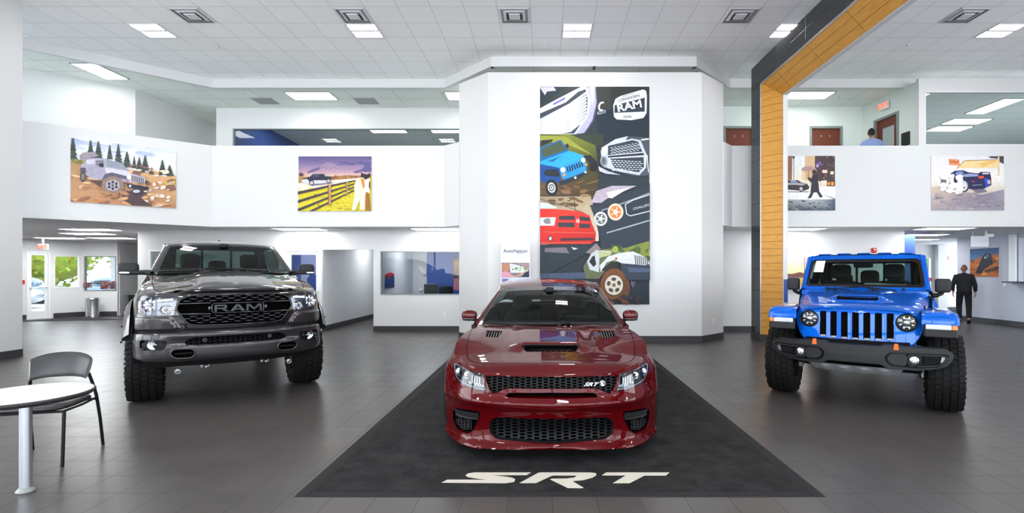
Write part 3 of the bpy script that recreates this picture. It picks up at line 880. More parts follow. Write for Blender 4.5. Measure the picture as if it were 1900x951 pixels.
for x, y, l in ((-11.5, 12.75, 'nearest strip above the entrance hall'), (-12.8, 14.1, 'second strip above the entrance hall'), (-15.3, 15.9, 'strip nearest the exit sign'), (-13.7, 15.9, 'strip in front of the window corner'),
    (-6.15, 12.65, 'above the glass office door'), (-2.75, 12.65, 'above the office window, beside the central wall'), (6.3, 12.6, 'just right of the wood post'), (9.85, 12.5, 'above the way to the back rooms'),
    (10.9, 14.6, 'over the passage behind the blue truck'), (12.2, 16.6, 'further back over the passage'), (12.3, 18.2, 'furthest back over the passage'), (15.1, 13.6, 'behind the service counter')):
 flat_light(x, y, ZL, 'lamp_low' if x < -11 else 'lamp_low_dim', 'light strip in the low ceiling, ' + l, 'lights in the low ceiling')
for x, y, l in ((-3.5, 15, 'in the office with the monitor'), (-6.4, 14.3, 'added in the office behind the glass door'), (-5.1, 16, 'in the bluish corridor')):  # middle one is added to lighten the dark room behind the door glass
 flat_light(x, y, ZL, 'lamp_low_dim', 'light ' + l, 'lights in the low ceiling')
for x, y, l in ((-7.65, 13.75, 'left of the rectangular light'), (-4.9, 13.75, 'right of the rectangular light')):
 t = thing('return_grille', 'grey return air grille over the mezzanine, ' + l, 'air grille', (x, y, ZM), 0, 'return air grilles')
 MB().box((0, 0, -.004), (.56, .5, .012)).build('grille_frame', 'vent_grey', t)
 g = MB()
 for k in range(14): g.box((0, -.22 + k * .034, -.014), (.5, .01, .01), rx3(.5))
 g.build('slats', 'vent_grey', t)
for x, y, l in ((-5.3, 16.6, 'first'), (-2.9, 16.6, 'second')): diffuser(x + .9, y - .9, ZM, 'square air vent behind the upper left office glass, %s from the left' % l, 'vents behind the upper left glass')
diffuser(12.0, 17.3, ZM, 'square air vent behind the upper right office glass', None) if False else None
for x, y, l in ((-10.9, 13.6, 'above the entrance hall'), (10.6, 13.6, 'above the passage behind the blue truck')): diffuser(x, y, ZL, 'dark square air vent in the low ceiling, ' + l, 'low ceiling vents')
# sprinkler heads
for x, y, z, l in ((-7.1, 10.9, ZC, 'left part of the hall ceiling'), (-3.55, 10.9, ZC, 'hall ceiling above the horse picture'), (-.02, 10.95, ZC, 'hall ceiling left above the mural'), (3.2, 10.95, ZC, 'hall ceiling right above the mural'), (7.75, 10.8, ZC, 'hall ceiling right of the portal'),
                   (-7.9, 13.2, ZM, 'mezzanine ceiling left of the light'), (-3.5, 13.2, ZM, 'mezzanine ceiling right of the light'), (7.8, 13.4, ZM, 'mezzanine ceiling above the man in blue')):
 t = thing('sprinkler', 'small white sprinkler in the ' + l, 'sprinkler', (x, y, z), 0, 'ceiling sprinklers')
 MB().lathe([(0, -.002), (.04, -.002), (.045, -.01), (.02, -.014), (.012, -.03), (0, -.03)], n=16).build('escutcheon', 'vent_white', t)
# security camera on the bulkhead above the central wall and dome beside it
t = thing('security_camera', 'small dark security camera above the top edge of the central wall', 'camera', (1.08, 11.37, 6.19))
MB().cyl((0, 0, 0), (0, 0, -.06), .02).build('mount', 'vent_white', t); MB().sq((0, -.03, -.07), (.03, .05, .03)).build('camera_body', 'plastic_black', t)
t = thing('security_camera', 'white security camera under the low ceiling beside the hanging sign', 'camera', (11.6, 13.3, ZL))
MB().cyl((0, 0, 0), (0, 0, -.08), .025).build('mount', 'plastic_white', t); MB().sq((.06, -.03, -.12), (.10, .05, .045), rot=rz3(-.4)).build('camera_body', 'plastic_white', t)

# ------------------------------------------------------------------ outside the entrance
struct(MB().box((-34, 22, -.16), (32, 60, .2)).build('ground', 'asphalt'))
def blob_tree(x, y, h, r, m, label):
 t = thing('tree', label, 'tree', (x, y, 0), 0, 'trees across the parking lot')
 MB().cyl((0, 0, -.1), (0, 0, h * .5), .16, .1).build('trunk', 'bark', t)
 c = MB(); rr = random.Random(int(x * 7 + y)); c.sq((0, 0, h * .47), (r * .8, r * .8, r * .7), (1, 1), (14, 10))
 for k in range(1100):
  a, b_, q = rr.uniform(0, 2 * PI), rr.uniform(-1, 1), rr.uniform(.35, 1) ** .5
  p = Vector((math.cos(a) * math.sqrt(1 - b_ * b_), math.sin(a) * math.sqrt(1 - b_ * b_), b_ * .9)) * r * q
  s_ = rr.uniform(.06, .19) * r * .5; o = Vector((0, 0, h * .47)) + p
  n = Vector((rr.uniform(-1, 1), rr.uniform(-1, 1), rr.uniform(-1, 1))).normalized(); e1 = n.orthogonal().normalized(); e2 = n.cross(e1)
  c.add([o + e1 * s_, o + e2 * s_ * .7, o - e1 * s_, o - e2 * s_ * .7], [(0, 1, 2, 3)])
 c.build('crown', m, t, recalc=False)
for x, y, h, r, m in ((-33, 27, 5.5, 2.6, 'leaf_yellow'), (-43, 38, 6.5, 3.0, 'leaf_green'), (-30.4, 31, 5.6, 2.4, 'leaf_yellow'), (-27, 42, 6.2, 2.8, 'leaf_green'), (-38, 48, 6.5, 3.0, 'leaf_yellow'), (-21.2, 40.5, 6, 2.8, 'leaf_green'), (-20.5, 34, 5, 2.0, 'leaf_yellow'), (-39, 27, 6, 3, 'leaf_green'), (17.5, 28, 5, 2.4, 'leaf_yellow'), (22, 31, 5, 2.4, 'leaf_green')):
 blob_tree(x, y, h, r, m, ('yellow-green' if m == 'leaf_yellow' else 'dark green') + ' tree outside beyond the parked cars')
mat('car_silver', (.42, .44, .47, 1), .3, .5, 1); mat('car_blue_grey', (.12, .17, .24, 1), .3, .5, 1); mat('car_glass', (.02, .03, .04, 1), .08)
def far_car(x, y, rz, m, label):
 t = thing('parked_car', label, 'car', (x, y, -.06), rz, 'cars parked outside')
 b_ = MB(); b_.sq((0, 0, .55), (2.2, .88, .38), (.35, .5), (28, 12)); b_.sq((-.1, 0, .95), (1.25, .74, .46), (.5, .7), (28, 12)); b_.build('car_body', m, t)
 MB().sq((-.1, 0, 1.02), (1.22, .755, .28), (.5, .7), (28, 10)).build('car_windows', 'car_glass', t)
 for sx_ in (-1.3, 1.35):
  for sy in (-.78, .78): MB().cyl((sx_, sy - .1, .32), (sx_, sy + .1, .32), .32, n=20).build('wheel', 'plastic_black', t)
for i, (x, y, rz, m, l) in enumerate(((-24.5, 21.5, .5, 'car_silver', 'silver car parked outside nearest the glass door'), (-27, 25.5, .5, 'car_blue_grey', 'blue-grey car parked behind the silver one outside'), (-23.0, 27.5, .3, 'car_blue_grey', 'blue-grey car seen through the corner window'), (-18.3, 26.5, .2, 'car_silver', 'silver car seen through the window furthest right of the entrance'))):
 far_car(x, y, rz, m, l)
# ------------------------------------------------------------------ vehicle materials
def paint(name, col, metal=.35, rough=.32, flake=0.0, coat=1.0):
 m = mat(name, col, rough, metal, coat, noise=.02, spec=0.0); m.node_tree.nodes['Principled BSDF'].inputs['Coat Roughness'].default_value = .012; m.node_tree.nodes['Principled BSDF'].inputs['Coat IOR'].default_value = 1.37; return m
paint('paint_red', (.064, .0003, .0015, 1), .30, .45)
paint('paint_grey', (.040, .037, .040, 1), .55, .32)
paint('paint_hydro', (.001, .085, .46, 1), .30, .32)
mat('gloss_black', (.006, .006, .007, 1), .08, coat=.6)
mat('satin_black', (.006, .006, .007, 1), .36, spec=.14)
mat('trim_black', (.014, .014, .016, 1), .5, bump=.05, bscale=300, spec=.25)
mat('grille_black', (.0035, .004, .005, 1), .35, spec=.12)
mat('void_black', (.002, .002, .002, 1), .9, spec=0.0)
mat('rubber', (.008, .008, .008, 1), .65, bump=.12, bscale=120, spec=.12)
mat('chrome', (.72, .73, .75, 1), .08, 1.0)
mat('silver_emblem', (.72, .73, .74, 1), .25, .8)
mat('reflector', (.62, .64, .68, 1), .12, 1.0)
mat('lens_white', (.55, .57, .59, 1), .12, 0.0, 1.0)
mat('amber', (.75, .18, .02, 1), .2, 0, 1)
mat('orange', (.85, .13, .01, 1), .4)
mat('interior_dark', (.012, .013, .014, 1), .55, spec=.15)
mat('seat_leather', (.020, .024, .024, 1), .42)
mat('dash_dark', (.022, .025, .026, 1), .6)
mat('paper', (.74, .76, .74, 1), .7)
mat('skid_silver', (.30, .31, .33, 1), .4, .5)
mat('underbody', (.005, .005, .006, 1), .7, spec=.05)
mat('wheel_metal', (.20, .20, .21, 1), .3, .9)
mat('wheel_dark', (.03, .03, .032, 1), .35, .7)
mat('glow_lime', (.45, .62, .10, 1), .3, 0, 1)
glass('car_screen', (.42, .54, .50, 1), .5)
glass('lamp_cover', (.93, .95, .97, 1), 1.0, 1.5)
glass('side_screen', (.35, .42, .40, 1), .9)

def tread_tyre(R, W, rim, n=46, rows=5, knob=.014, chunky=True, seed=1):
 """off-road tyre with staggered, notched tread blocks, axis on x, centred"""
 m = MB(); h = W / 2
 prof = [(rim, -h * .80), (rim + .02, -h * .92), (R * .78, -h * 1.0), (R * .90, -h * .98), (R - .035, -h * .90), (R - knob - .002, -h * .72), (R - knob, -h * .3), (R - knob, h * .3), (R - knob - .002, h * .72), (R - .035, h * .90), (R * .90, h * .98), (R * .78, h * 1.0), (rim + .02, h * .92), (rim, h * .80)]
 m.lathe(prof, (0, 0, 0), (1, 0, 0), 64)
 rr = random.Random(seed)
 ys = [-.80, -.42, 0, .42, .80]; ws = [.30, .34, .34, .34, .30]
 for ri, (yc, w) in enumerate(zip(ys, ws)):
  for k in range(n):
   a0 = 2 * PI * (k + (.5 if ri % 2 else 0)) / n; da = 2 * PI / n * (.74 if ri % 2 else .80)
   sk = .10 * (1 if ri in (0, 3) else -1) * (1 if k % 2 else .6)
   x0, x1 = (yc - w / 2) * h, (yc + w / 2) * h
   if ri in (0, 4) and k % 2: 
    if yc < 0: x0 -= .010
    else: x1 += .010
   zig = .18 if ri in (1, 3) else .1
   top = []; bot = []
   for (xx, aa) in ((x0, a0 - da / 2 + sk * da), (x0 + (x1 - x0) * .5, a0 - da / 2 - zig * da), (x1, a0 - da / 2 - sk * da), (x1, a0 + da / 2 - sk * da), (x0 + (x1 - x0) * .5, a0 + da / 2 - zig * da * .4), (x0, a0 + da / 2 + sk * da)):
    fall = .018 * max(0, abs(xx) / h - .55) ** 1.3 * 3.2
    for lst, r_ in ((top, R - fall), (bot, R - knob - .012 - fall)):
     lst.append((xx, r_ * math.sin(aa), r_ * math.cos(aa)))
   m.add(top + bot, [(0, 1, 2, 3, 4, 5)] + [(i, 6 + i, 6 + (i + 1) % 6, (i + 1) % 6) for i in range(6)])
   if ri in (0, 4) and chunky:   # shoulder lugs running down the sidewall
    sgn = -1 if yc < 0 else 1; V = []
    ln = .075 if k % 2 else .045
    for r_, xx in ((R - .030, h * .86), (R - .030 - ln, h * 1.0)):
     for e in (-1, 1):
      for o_ in (0, .012):
       a = a0 + e * da * .36; V.append((sgn * (xx + o_), r_ * math.sin(a), r_ * math.cos(a)))
    m.add(V, [(1, 3, 7, 5), (0, 1, 5, 4), (2, 6, 7, 3), (0, 2, 3, 1), (4, 5, 7, 6)])
 return m
def slick_tyre(R, W, rim):
 m = MB(); h = W / 2
 m.lathe([(rim, -h * .85), (rim + .015, -h * .97), (R * .88, -h), (R - .02, -h * .92), (R, -h * .72), (R, -h * .5), (R - .007, -h * .48), (R - .007, -h * .43), (R, -h * .41), (R, -.02), (R - .007, -.018), (R - .007, .018), (R, .02), (R, h * .41), (R - .007, h * .43), (R - .007, h * .48), (R, h * .5), (R, h * .72), (R - .02, h * .92), (R * .88, h), (rim + .015, h * .97), (rim, h * .85)], (0, 0, 0), (1, 0, 0), 72)
 return m
def rim_mesh(r, W, spokes=6, style=0):
 """rim with its outer face towards +x"""
 m = MB(); h = W / 2
 m.lathe([(r, -h * .85), (r - .015, -h * .8), (r - .03, -h * .5), (r - .03, h * .5), (r - .012, h * .82), (r, h * .86)], (0, 0, 0), (1, 0, 0), 48)
 m.lathe([(0, h * .52), (.05, h * .55), (.062, h * .45), (.075, h * .30), (0, h * .2)], (0, 0, 0), (1, 0, 0), 24)
 for k in range(spokes):
  for e in ((-.16, .16) if style else (0,)):
   a = 2 * PI * k / spokes
   p0 = Vector((h * .42, .05 * math.sin(a + e), .05 * math.cos(a + e))); p1 = Vector((h * .62, (r - .018) * math.sin(a + e * 1.1), (r - .018) * math.cos(a + e * 1.1)))
   d = (p1 - p0); L_ = d.length; d.normalize(); s_ = Vector((0, math.cos(a + e), -math.sin(a + e))); n_ = s_.cross(d)
   V = []
   for p, w_, t_ in ((p0, .022, .03), (p1, .030 if not style else .016, .02)):
    for i in (-1, 1):
     for j in (-1, 1): V.append(p + s_ * w_ * i + n_ * t_ * j * .5)
   m.add(V, [(0, 1, 3, 2), (4, 6, 7, 5), (0, 4, 5, 1), (2, 3, 7, 6), (0, 2, 6, 4), (1, 5, 7, 3)])
 for k in range(5):
  a = 2 * PI * k / 5; m.cyl((h * .3, .057 * math.sin(a), .057 * math.cos(a)), (h * .5, .057 * math.sin(a), .057 * math.cos(a)), .009, n=6)
 return m
def put_wheels(root, tyre, rim, R, x, ys, rimmat='wheel_dark', toe=0.0):
 """four wheels: tyre (with its rim and brake disc as pieces)"""
 first = None
 for y in ys:
  for sx_ in (-1, 1):
   if first is None:
    first = tyre.build('wheel', 'rubber', root); r = rim.build('rim', rimmat, first)
    b_ = MB(); b_.cyl((-.02, 0, 0), (.01, 0, 0), .17, n=28); b_.build('brake_disc', 'wheel_metal', first); o = first
   else: o = copy_tree(first, root)
   o.location = (sx_ * x, y, R); o.rotation_euler = (0, 0, PI if sx_ < 0 else 0)
def seat(root, x, y, z, w=.50, headrest=True, m='seat_leather', back_h=.62, tilt=.28):
 t = bpy.data.objects.new('seat', None)
 b_ = MB(); b_.sq((x, y, z + .08), (w / 2, .26, .11), (.35, .5)); c = b_.build('seat', m, root)
 q = MB(); R_ = rx3(-tilt); q.sq((x, y + .30, z + .08 + back_h / 2), (w / 2, .085, back_h / 2 + .04), (.4, .35), rot=R_)
 for s_ in (-1, 1): q.sq((x + s_ * w * .42, y + .26, z + .06 + back_h / 2), (.06, .10, back_h / 2), (.7, .5), (12, 10), rot=R_)
 q.build('backrest', m, c)
 if headrest:
  h = MB(); h.sq((x, y + .40, z + .08 + back_h + .17), (.135, .065, .115), (.5, .5), rot=R_)
  for s_ in (-1, 1): h.cyl((x + s_ * .06, y + .36, z + back_h), (x + s_ * .06, y + .39, z + back_h + .14), .008, n=8)
  h.build('headrest', m, c)
 bpy.data.objects.remove(t)
 return c
def steering_wheel(root, x, y, z, r=.185, tilt=-1.15):
 M = rx3(tilt + PI / 2); P = []
 for k in range(32):
  a = 2 * PI * k / 32; P.append(Vector((x, y, z)) + M @ Vector((r * math.cos(a), 0, r * math.sin(a))))
 m = MB(); m.tube(P, .016, 8, closed=True); m.sq((x, y, z), (.07, .03, .06), rot=M)
 for a in (0, PI, -PI / 2): m.cyl(Vector((x, y, z)), Vector((x, y, z)) + M @ Vector((r * math.cos(a), 0, r * math.sin(a))), .014, n=8)
 m.build('steering_wheel', 'interior_dark', root)
def wipers(root, pts, m='satin_black'):
 for a, b_, c in pts:
  w = MB(); w.tube([a, b_], [.010, .007], 6); w.tube([b_, c], .008, 6); w.cyl(Vector(a) + Vector((0, 0, -.03)), Vector(a) + Vector((0, 0, .015)), .018, n=10); w.build('wiper', m, root)
def facepart(name, W, poly, root, m, off=0.0, both=True, du=.03, dv=.02, thick=0.0):
 """a raised or sunken piece that follows the wrapped surface; poly is in (arc, z)"""
 VV, T_ = cdt(poly, {}, du, dv)
 mm = halfmesh(VV, T_[''], lambda t_, z: W.S(t_, z, off), False)
 if thick: mm.merge(walls(densify(poly, min(du, dv)), lambda t_, z: W.S(t_, z, off), lambda t_, z: W.S(t_, z, off + thick), skip0=True))
 if both == 'join': mm.merge(mm.mirror()); return [mm.build(name, m, root, weld=1e-4, auto=40)]
 out = [mm.build(name, m, root, weld=1e-5, auto=40)]
 if both: out.append(mm.mirror().build(name, m, root, weld=1e-5, auto=40))
 return out
def ellipse(cx_, cz_, rx_, rz_, n=28, a0=0.0): return [(cx_ + rx_ * math.cos(a0 + 2 * PI * k / n), cz_ + rz_ * math.sin(a0 + 2 * PI * k / n)) for k in range(n)]
def arc_poly(yc, zc, r, zb, n=28):
 """wheel opening outline in (y, z), closed along the bottom below zb"""
 P = [(yc + r * math.cos(a), zc + r * math.sin(a)) for a in [(-.0 + PI * k / n) for k in range(n + 1)]]
 return [(yc + r, zb)] + P + [(yc - r, zb)]
def ruled(A, B, n=1, bulge=None):
 """strip between two equally long polylines"""
 m = MB(); k = len(A)
 def fn(u_, v_):
  i = min(int(round(u_ * (k - 1))), k - 1); a, b_ = Vector(A[i]), Vector(B[i]); p = a.lerp(b_, v_)
  if bulge: p += Vector(bulge) * (4 * v_ * (1 - v_))
  return p
 return m.grid(fn, k - 1, n)

mat('light_guide', (.30, .32, .36, 1), .2, 0, 1)
mat('vent_slat', (.07, .07, .075, 1), .35, .3)
# ------------------------------------------------------------------ low red sedan on the mat
def build_sedan():
 root = thing('sedan', 'dark red low sedan with black honeycomb grille parked on the black mat', 'car', (.045, 4.97, 0.006))
 RED = 'paint_red'
 plan = [(0, -.955), (.25, -.942), (.48, -.90), (.66, -.815), (.785, -.70), (.858, -.595), (.902, -.505), (.952, -.425), (.990, -.31), (1.004, -.15), (1.004, 0), (.992, .25), (.958, .48), (.938, .75), (.932, 1.1), (.93, 1.6), (.94, 2.15), (.965, 2.55), (1.0, 2.85), (1.005, 3.06), (.99, 3.35), (.945, 3.65), (.87, 3.88), (.70, 4.03), (.40, 4.10), (0, 4.12)]
 front = [(.05, .05), (.115, .005), (.128, -.012), (.150, .0), (.175, .035), (.25, .045), (.34, .034), (.40, .022), (.445, -.006), (.468, -.008), (.495, .012), (.54, .045), (.60, .062), (.68, .085), (.72, .12)]
 mid = [(.05, .06), (.075, .01), (.092, -.012), (.12, .012), (.15, .045), (.25, .06), (.36, .050), (.41, .034), (.45, .002), (.475, .0), (.51, .025), (.58, .05), (.68, .085), (.72, .12)]
 cor = [(.05, .05), (.07, .01), (.085, .0), (.12, .03), (.2, .035), (.34, .026), (.40, .02), (.45, .004), (.48, .004), (.56, .03), (.66, .055), (.72, .085), (.78, .13)]
 whl = [(.06, .05), (.09, .02), (.16, .01), (.3, .0), (.5, .0), (.62, .003), (.68, .018), (.73, .045), (.79, .078), (.86, .108), (.92, .150), (.95, .19)]
 door = [(.12, .08), (.2, .03), (.35, .02), (.5, .0), (.7, .0), (.82, .012), (.90, .035), (.96, .07), (1.0, .10)]
 rw = [(.15, .04), (.3, .0), (.6, .0), (.72, .02), (.84, .07), (.95, .11), (1.03, .17)]
 rear = [(.18, .06), (.3, .0), (.6, .0), (.8, .02), (.95, .05), (1.04, .10)]
 W = Wrap(plan, [(0, front), (('x', .50), mid), (('y', -.60), cor), (('y', -.10), whl), (('y', .25), whl), (('y', .85), door), (('y', 2.1), door), (('y', 2.8), rw), (('y', 3.3), rw), (('y', 3.95), rear)])
 ztab = [(W.s_at_x(0), .690), (W.s_at_x(.50), .694), (W.s_at_x(.72), .722), (W.s_at_y(-.58), .748), (W.s_at_y(-.40), .790), (W.s_at_y(-.10), .895), (W.s_at_y(.25), .935), (W.s_at_y(.6), .950), (W.s_at_y(1.2), .965), (W.s_at_y(2.2), .99), (W.s_at_y(3.0), 1.02), (W.s_at_y(3.9), 1.03), (W.len, 1.03)]
 zt = lambda s_: interp(ztab, s_)
 zb = lambda s_: interp([(0, .112), (W.s_at_x(.55), .100), (W.s_at_x(.64), .078), (W.s_at_x(.80), .072), (W.s_at_y(-.38), .075), (W.s_at_y(0), .13), (W.s_at_y(1), .15), (W.s_at_y(3), .16), (W.len, .22)], s_)
 N = 170; ss = [W.len * i / N for i in range(N + 1)]
 outer = [(s_, zb(s_)) for s_ in ss] + [(s_, zt(s_)) for s_ in reversed(ss)]
 P = lambda pts: W.poly(pts)
 grille = P([(0, .676), (.25, .676), (.40, .675), (.545, .671), (.535, .62), (.505, .565), (.478, .536), (.43, .552), (.385, .576), (.33, .584), (0, .584)])
 head = P([(.563, .683), (.70, .697), (.80, .712), (.862, .716), (.880, .700), (.868, .645), (.845, .612), (.80, .583), (.72, .566), (.62, .552), (.528, .548), (.548, .60)])
 slot = P([(0, .556), (.34, .551), (.365, .536), (.372, .520), (.36, .514), (0, .514)])
 lowg = P(rhalf([(0, .350), (.44, .347), (.492, .322), (.512, .27), (.505, .205), (.44, .166), (0, .158)], .02))
 fog = P(rounded([(.595, .378), (.72, .372), (.835, .352), (.868, .300), (.866, .225), (.822, .170), (.70, .168), (.655, .20), (.612, .285), (.590, .335)], .02))
 wa1 = [(W.s_at_y(y), z) for y, z in arc_poly(0, .36, .385, .0)]; wa2 = [(W.s_at_y(y), z) for y, z in arc_poly(3.06, .36, .385, .0)]
 clip = lambda pl: [(s_, max(z, zb(s_) + .0015)) for s_, z in pl]
 wa1, wa2 = clip(wa1), clip(wa2)
 regs = {'grille': grille, 'head': head, 'slot': slot, 'low': lowg, 'fog': fog, 'wa1': wa1, 'wa2': wa2}
 VV, T_ = cdt(outer, regs, .035, .022, .014)
 S = lambda s_, z: W.S(s_, z)
 body = MB(); v, f = sub(VV, T_[''], S); body.add(v, f, 0, True)
 for k, pl, dep in (('head', head, .04), ('slot', slot, .10), ('low', lowg, .07), ('fog', fog, .04), ('grille', grille, .05)):
  pl = densify(pl, .014)
  body.merge(walls(pl, S, lambda s_, z, d=dep: vadd(S(s_, z), (0, d, 0)), True))
 for pl in (wa1, wa2):
  pl = densify(pl, .02); body.merge(walls([q for q in pl], S, lambda s_, z: W.S(s_, z, .05), True))
 # hood, fenders tops and rear deck fill the plan between the two shoulder lines
 TOP = [W.S(s_, zt(s_)) for s_ in ss]
 side = [p for p in TOP if p[1] < .66]
 edge = {}
 xe = lambda y: interp([(p[1], p[0]) for p in sorted(TOP[:], key=lambda p: p[1]) if True][:0] or XE, y)
 XE = []; last = -9
 for p in TOP:
  if p[1] > last + 1e-5: XE.append((p[1], p[0])); last = p[1]
 ZE = []; last = -9
 for p in TOP:
  if p[1] > last + 1e-5: ZE.append((p[1], p[2])); last = p[1]
 ycf = TOP[0][1]
 zc = [(ycf, .690), (ycf + .03, .703), (-.72, .754), (-.55, .784), (-.42, .806), (-.28, .832), (0, .878), (.25, .918), (.45, .945), (.56, .955)]
 def hood(x, y):
  e = max(interp(XE, y), .02); w = min(1, abs(x) / e); z = interp(zc, y) * (1 - w ** 2.6) + interp(ZE, y) * w ** 2.6
  lat = 1 - sstep(.24, .44, abs(x))
  z += .034 * lat * sstep(-.46 if abs(x) > .255 else -.36, -.24, y) * (1 - sstep(.15, .50, y))
  z += .010 * sstep(.40, .52, abs(x)) * (1 - sstep(.66, .74, abs(x))) * sstep(-.2, .15, y) * (1 - sstep(.25, .5, y))
  return z
 yb = .58
 hpoly = [(0, ycf)] + [(p[0], p[1]) for p in TOP[1:] if p[1] < yb] + [(interp(XE, yb), yb), (.80, yb), (.5, .53), (.25, .505), (0, .50)]
 scoop = [(0, -.405), (.205, -.405), (.228, -.395), (.262, -.30), (.245, -.285), (0, -.285)]
 vent = [(.488, .20), (.510, -.03), (.636, -.03), (.654, .20)]
 seam = []
 sl = [(0, -.700), (.30, -.695), (.55, -.665), (.68, -.585), (.745, -.47), (.775, -.33), (.80, -.05), (.815, .3), (.82, .56)]
 slc = catmull(sl, 6); seam = shrink([p for p in slc], 0) if False else [(x + .0, y - .0028) for x, y in slc] + [(max(0, x - .005), y + .0028) for x, y in reversed(slc)]
 VH, TH = cdt(hpoly, {'scoop': scoop, 'vent': vent, 'seam': seam}, .028, .028, .02)
 hb = MB(); v, f = sub(VH, TH[''], lambda x, y: (x, y, hood(x, y))); hb.add(v, f, 0, True)
 v, f = sub(VH, TH['seam'], lambda x, y: (x, y, hood(x, y) - .004)); sm = MB().add(v, f, 0, True)
 for pl, d in ((scoop, .008), (vent, .006)):
  pl = densify(pl, .02); hb.merge(walls(pl, lambda x, y: (x, y, hood(x, y)), lambda x, y, d=d: (x, y, hood(x, y) - d), True))
 body.merge(hb)
 # rear deck
 yd = 3.30
 dk = MB(); dk.grid(lambda u_, v_: (lambda y: (u_ * interp(XE, y), y, 1.03 + .02 * (1 - u_ ** 2) - .0 * v_ if v_ < .97 else interp(ZE, y)))(yd + (TOP[-1][1] - yd) * v_), 10, 14)
 body.merge(dk)
 body.merge(body.mirror())
 body.build('body', RED, root, weld=2e-4, auto=38)
 sm.merge(sm.mirror()); sm.build('hood_seam', 'void_black', root, weld=1e-4)
 # grille: honeycomb, lower grille, slot, fog pockets
 def backing(name, key, dep, m='void_black'):
  mm = MB(); v, f = sub(VV, T_[key], lambda s_, z: vadd(S(s_, z), (0, dep, 0))); mm.add(v, f, 0, True); mm.merge(mm.mirror())
  return mm.build(name, m, root, weld=1e-4)
 xz = lambda pl: [(W.S(s_, z)[0], z) for s_, z in pl]
 ymap = lambda x, z: W.S(W.sx(abs(x), z), z)[1]
 def full(pl): q = xz(pl); return q + [(-x, z) for x, z in reversed(q)]
 g = backing('upper_grille', 'grille', .05)
 hexfill(full(grille), .060, .0215, .30, lambda x, z: ymap(x, z) + .012, .02).build('honeycomb', 'grille_black', g)
 g2 = backing('lower_grille', 'low', .08)
 hexfill(full(lowg), .076, .0250, .30, lambda x, z: ymap(x, z) + .03, .02).build('honeycomb', 'grille_black', g2)
 fr = MB(); pl = densify([q for q in lowg if True], .02); fr.merge(walls(pl, lambda s_, z: vadd(S(s_, z), (0, .006, 0)), lambda s_, z: (lambda p: (p[0] * .965, p[1] + .03, .252 + (p[2] - .252) * .88))(S(s_, z)), True)); fr.merge(fr.mirror()); fr.build('grille_frame', 'satin_black', g2, weld=1e-4)
 backing('intake_slot', 'slot', .10)
 for sg in (1, -1):
  mm = MB(); v, f = sub(VV, T_['fog'], lambda s_, z: vadd(S(s_, z), (0, .04, 0))); mm.add(v, f, 0, True)
  if sg < 0: mm = mm.mirror()
  fp = mm.build('fog_pocket', 'void_black', root)
  c = MB()
  for (z0, z1, x0, x1, dy) in ((.318, .362, .60, .845, .004),):
   c.grid(lambda u_, v_: (lambda x, z: (x, ymap(x, z) + dy + .02 * (1 - v_), z))(x0 + (x1 - x0) * u_ + .008 * v_, z0 + (z1 - z0) * v_ - .02 * u_), 10, 3)
  c.grid(lambda u_, v_: (lambda x, z: (x, ymap(x, z) + .01 + .02 * v_, z))(.612 + .225 * u_, .30 + .012 * v_ - .018 * u_), 10, 2)
  (c if sg > 0 else c.mirror()).build('air_blade', 'trim_black', fp)
  hx = hexfill([(.655, .285), (.81, .268), (.825, .22), (.79, .185), (.70, .183), (.665, .22)], .042, .021, .28, lambda x, z: ymap(x, z) + .022, .012)
  (hx if sg > 0 else hx.mirror()).build('honeycomb', 'trim_black', fp)
  # headlight: reflector floor, light guide, projector, clear cover
  mm = MB(); v, f = sub(VV, T_['head'], lambda s_, z: vadd(S(s_, z), (0, .045, 0))); mm.add(v, f, 0, True)
  if sg < 0: mm = mm.mirror()
  hl = mm.build('headlight', 'grille_black', root)
  q = MB()
  hp = shrink(xz(head), .008); 
  ring = densify(hp, .015); V0 = [(x, ymap(x, z) + .010, z) for x, z in ring]; ring2 = densify(shrink(hp, .010), .0151)
  V = []; F = []; n = len(hp)
  h2 = shrink(hp, .007)
  for a, b_ in zip(hp, h2): V += [(a[0], ymap(*a) + .008, a[1]), (b_[0], ymap(*b_) + .016, b_[1])]
  F = [(2 * i, 2 * ((i + 1) % n), 2 * ((i + 1) % n) + 1, 2 * i + 1) for i in range(n) if i not in (0,)]
  q.add(V, F, 0, True); (q if sg > 0 else q.mirror()).build('light_guide', 'light_guide', hl)
  q = MB()
  for x, z, r in ((.80, .655, .036), (.715, .645, .032)):
   y = ymap(x, z) + .04; q.lathe([(r, 0), (r * .9, -.014), (r * .8, -.010), (r * .55, -.026), (0, -.034)], (x, y, z), (0, 1, 0), 20)
  for k in range(4): q.box((.60 + .022 * k, ymap(.60 + .022 * k, .615) + .035, .615 + .004 * k), (.016, .01, .075), bev=.003)
  q.grid(lambda u_, v_: (lambda x, z: (x, ymap(x, z) + .03 + .012 * v_, z))(.56 + .26 * u_, .568 + .018 * u_ + .022 * v_), 12, 2)
  (q if sg > 0 else q.mirror()).build('reflector', 'reflector', hl)
  mm = MB(); v, f = sub(VV, T_['head'], lambda s_, z: vadd(S(s_, z), (0, .002, 0))); mm.add(v, f, 0, True)
  if sg < 0: mm = mm.mirror()
  mm.build('headlight_cover', 'lamp_cover', hl)
  # hood extractor vent with slats
  mm = MB(); v, f = sub(VH, TH['vent'], lambda x, y: (x, y, hood(x, y) - .03)); mm.add(v, f)
  if sg < 0: mm = mm.mirror()
  hv = mm.build('hood_vent', 'void_black', root); c = MB()
  for k in range(6):
   x = .507 + k * .0255
   c.add([(x, -.025, hood(x, -.025) - .004), (x + .013, -.025, hood(x, -.025) - .010), (x + .015, .195, hood(x, .195) - .010), (x + .002, .195, hood(x, .195) - .004)], [(0, 1, 2, 3)])
  (c if sg > 0 else c.mirror()).build('vent_slats', 'vent_slat', hv)
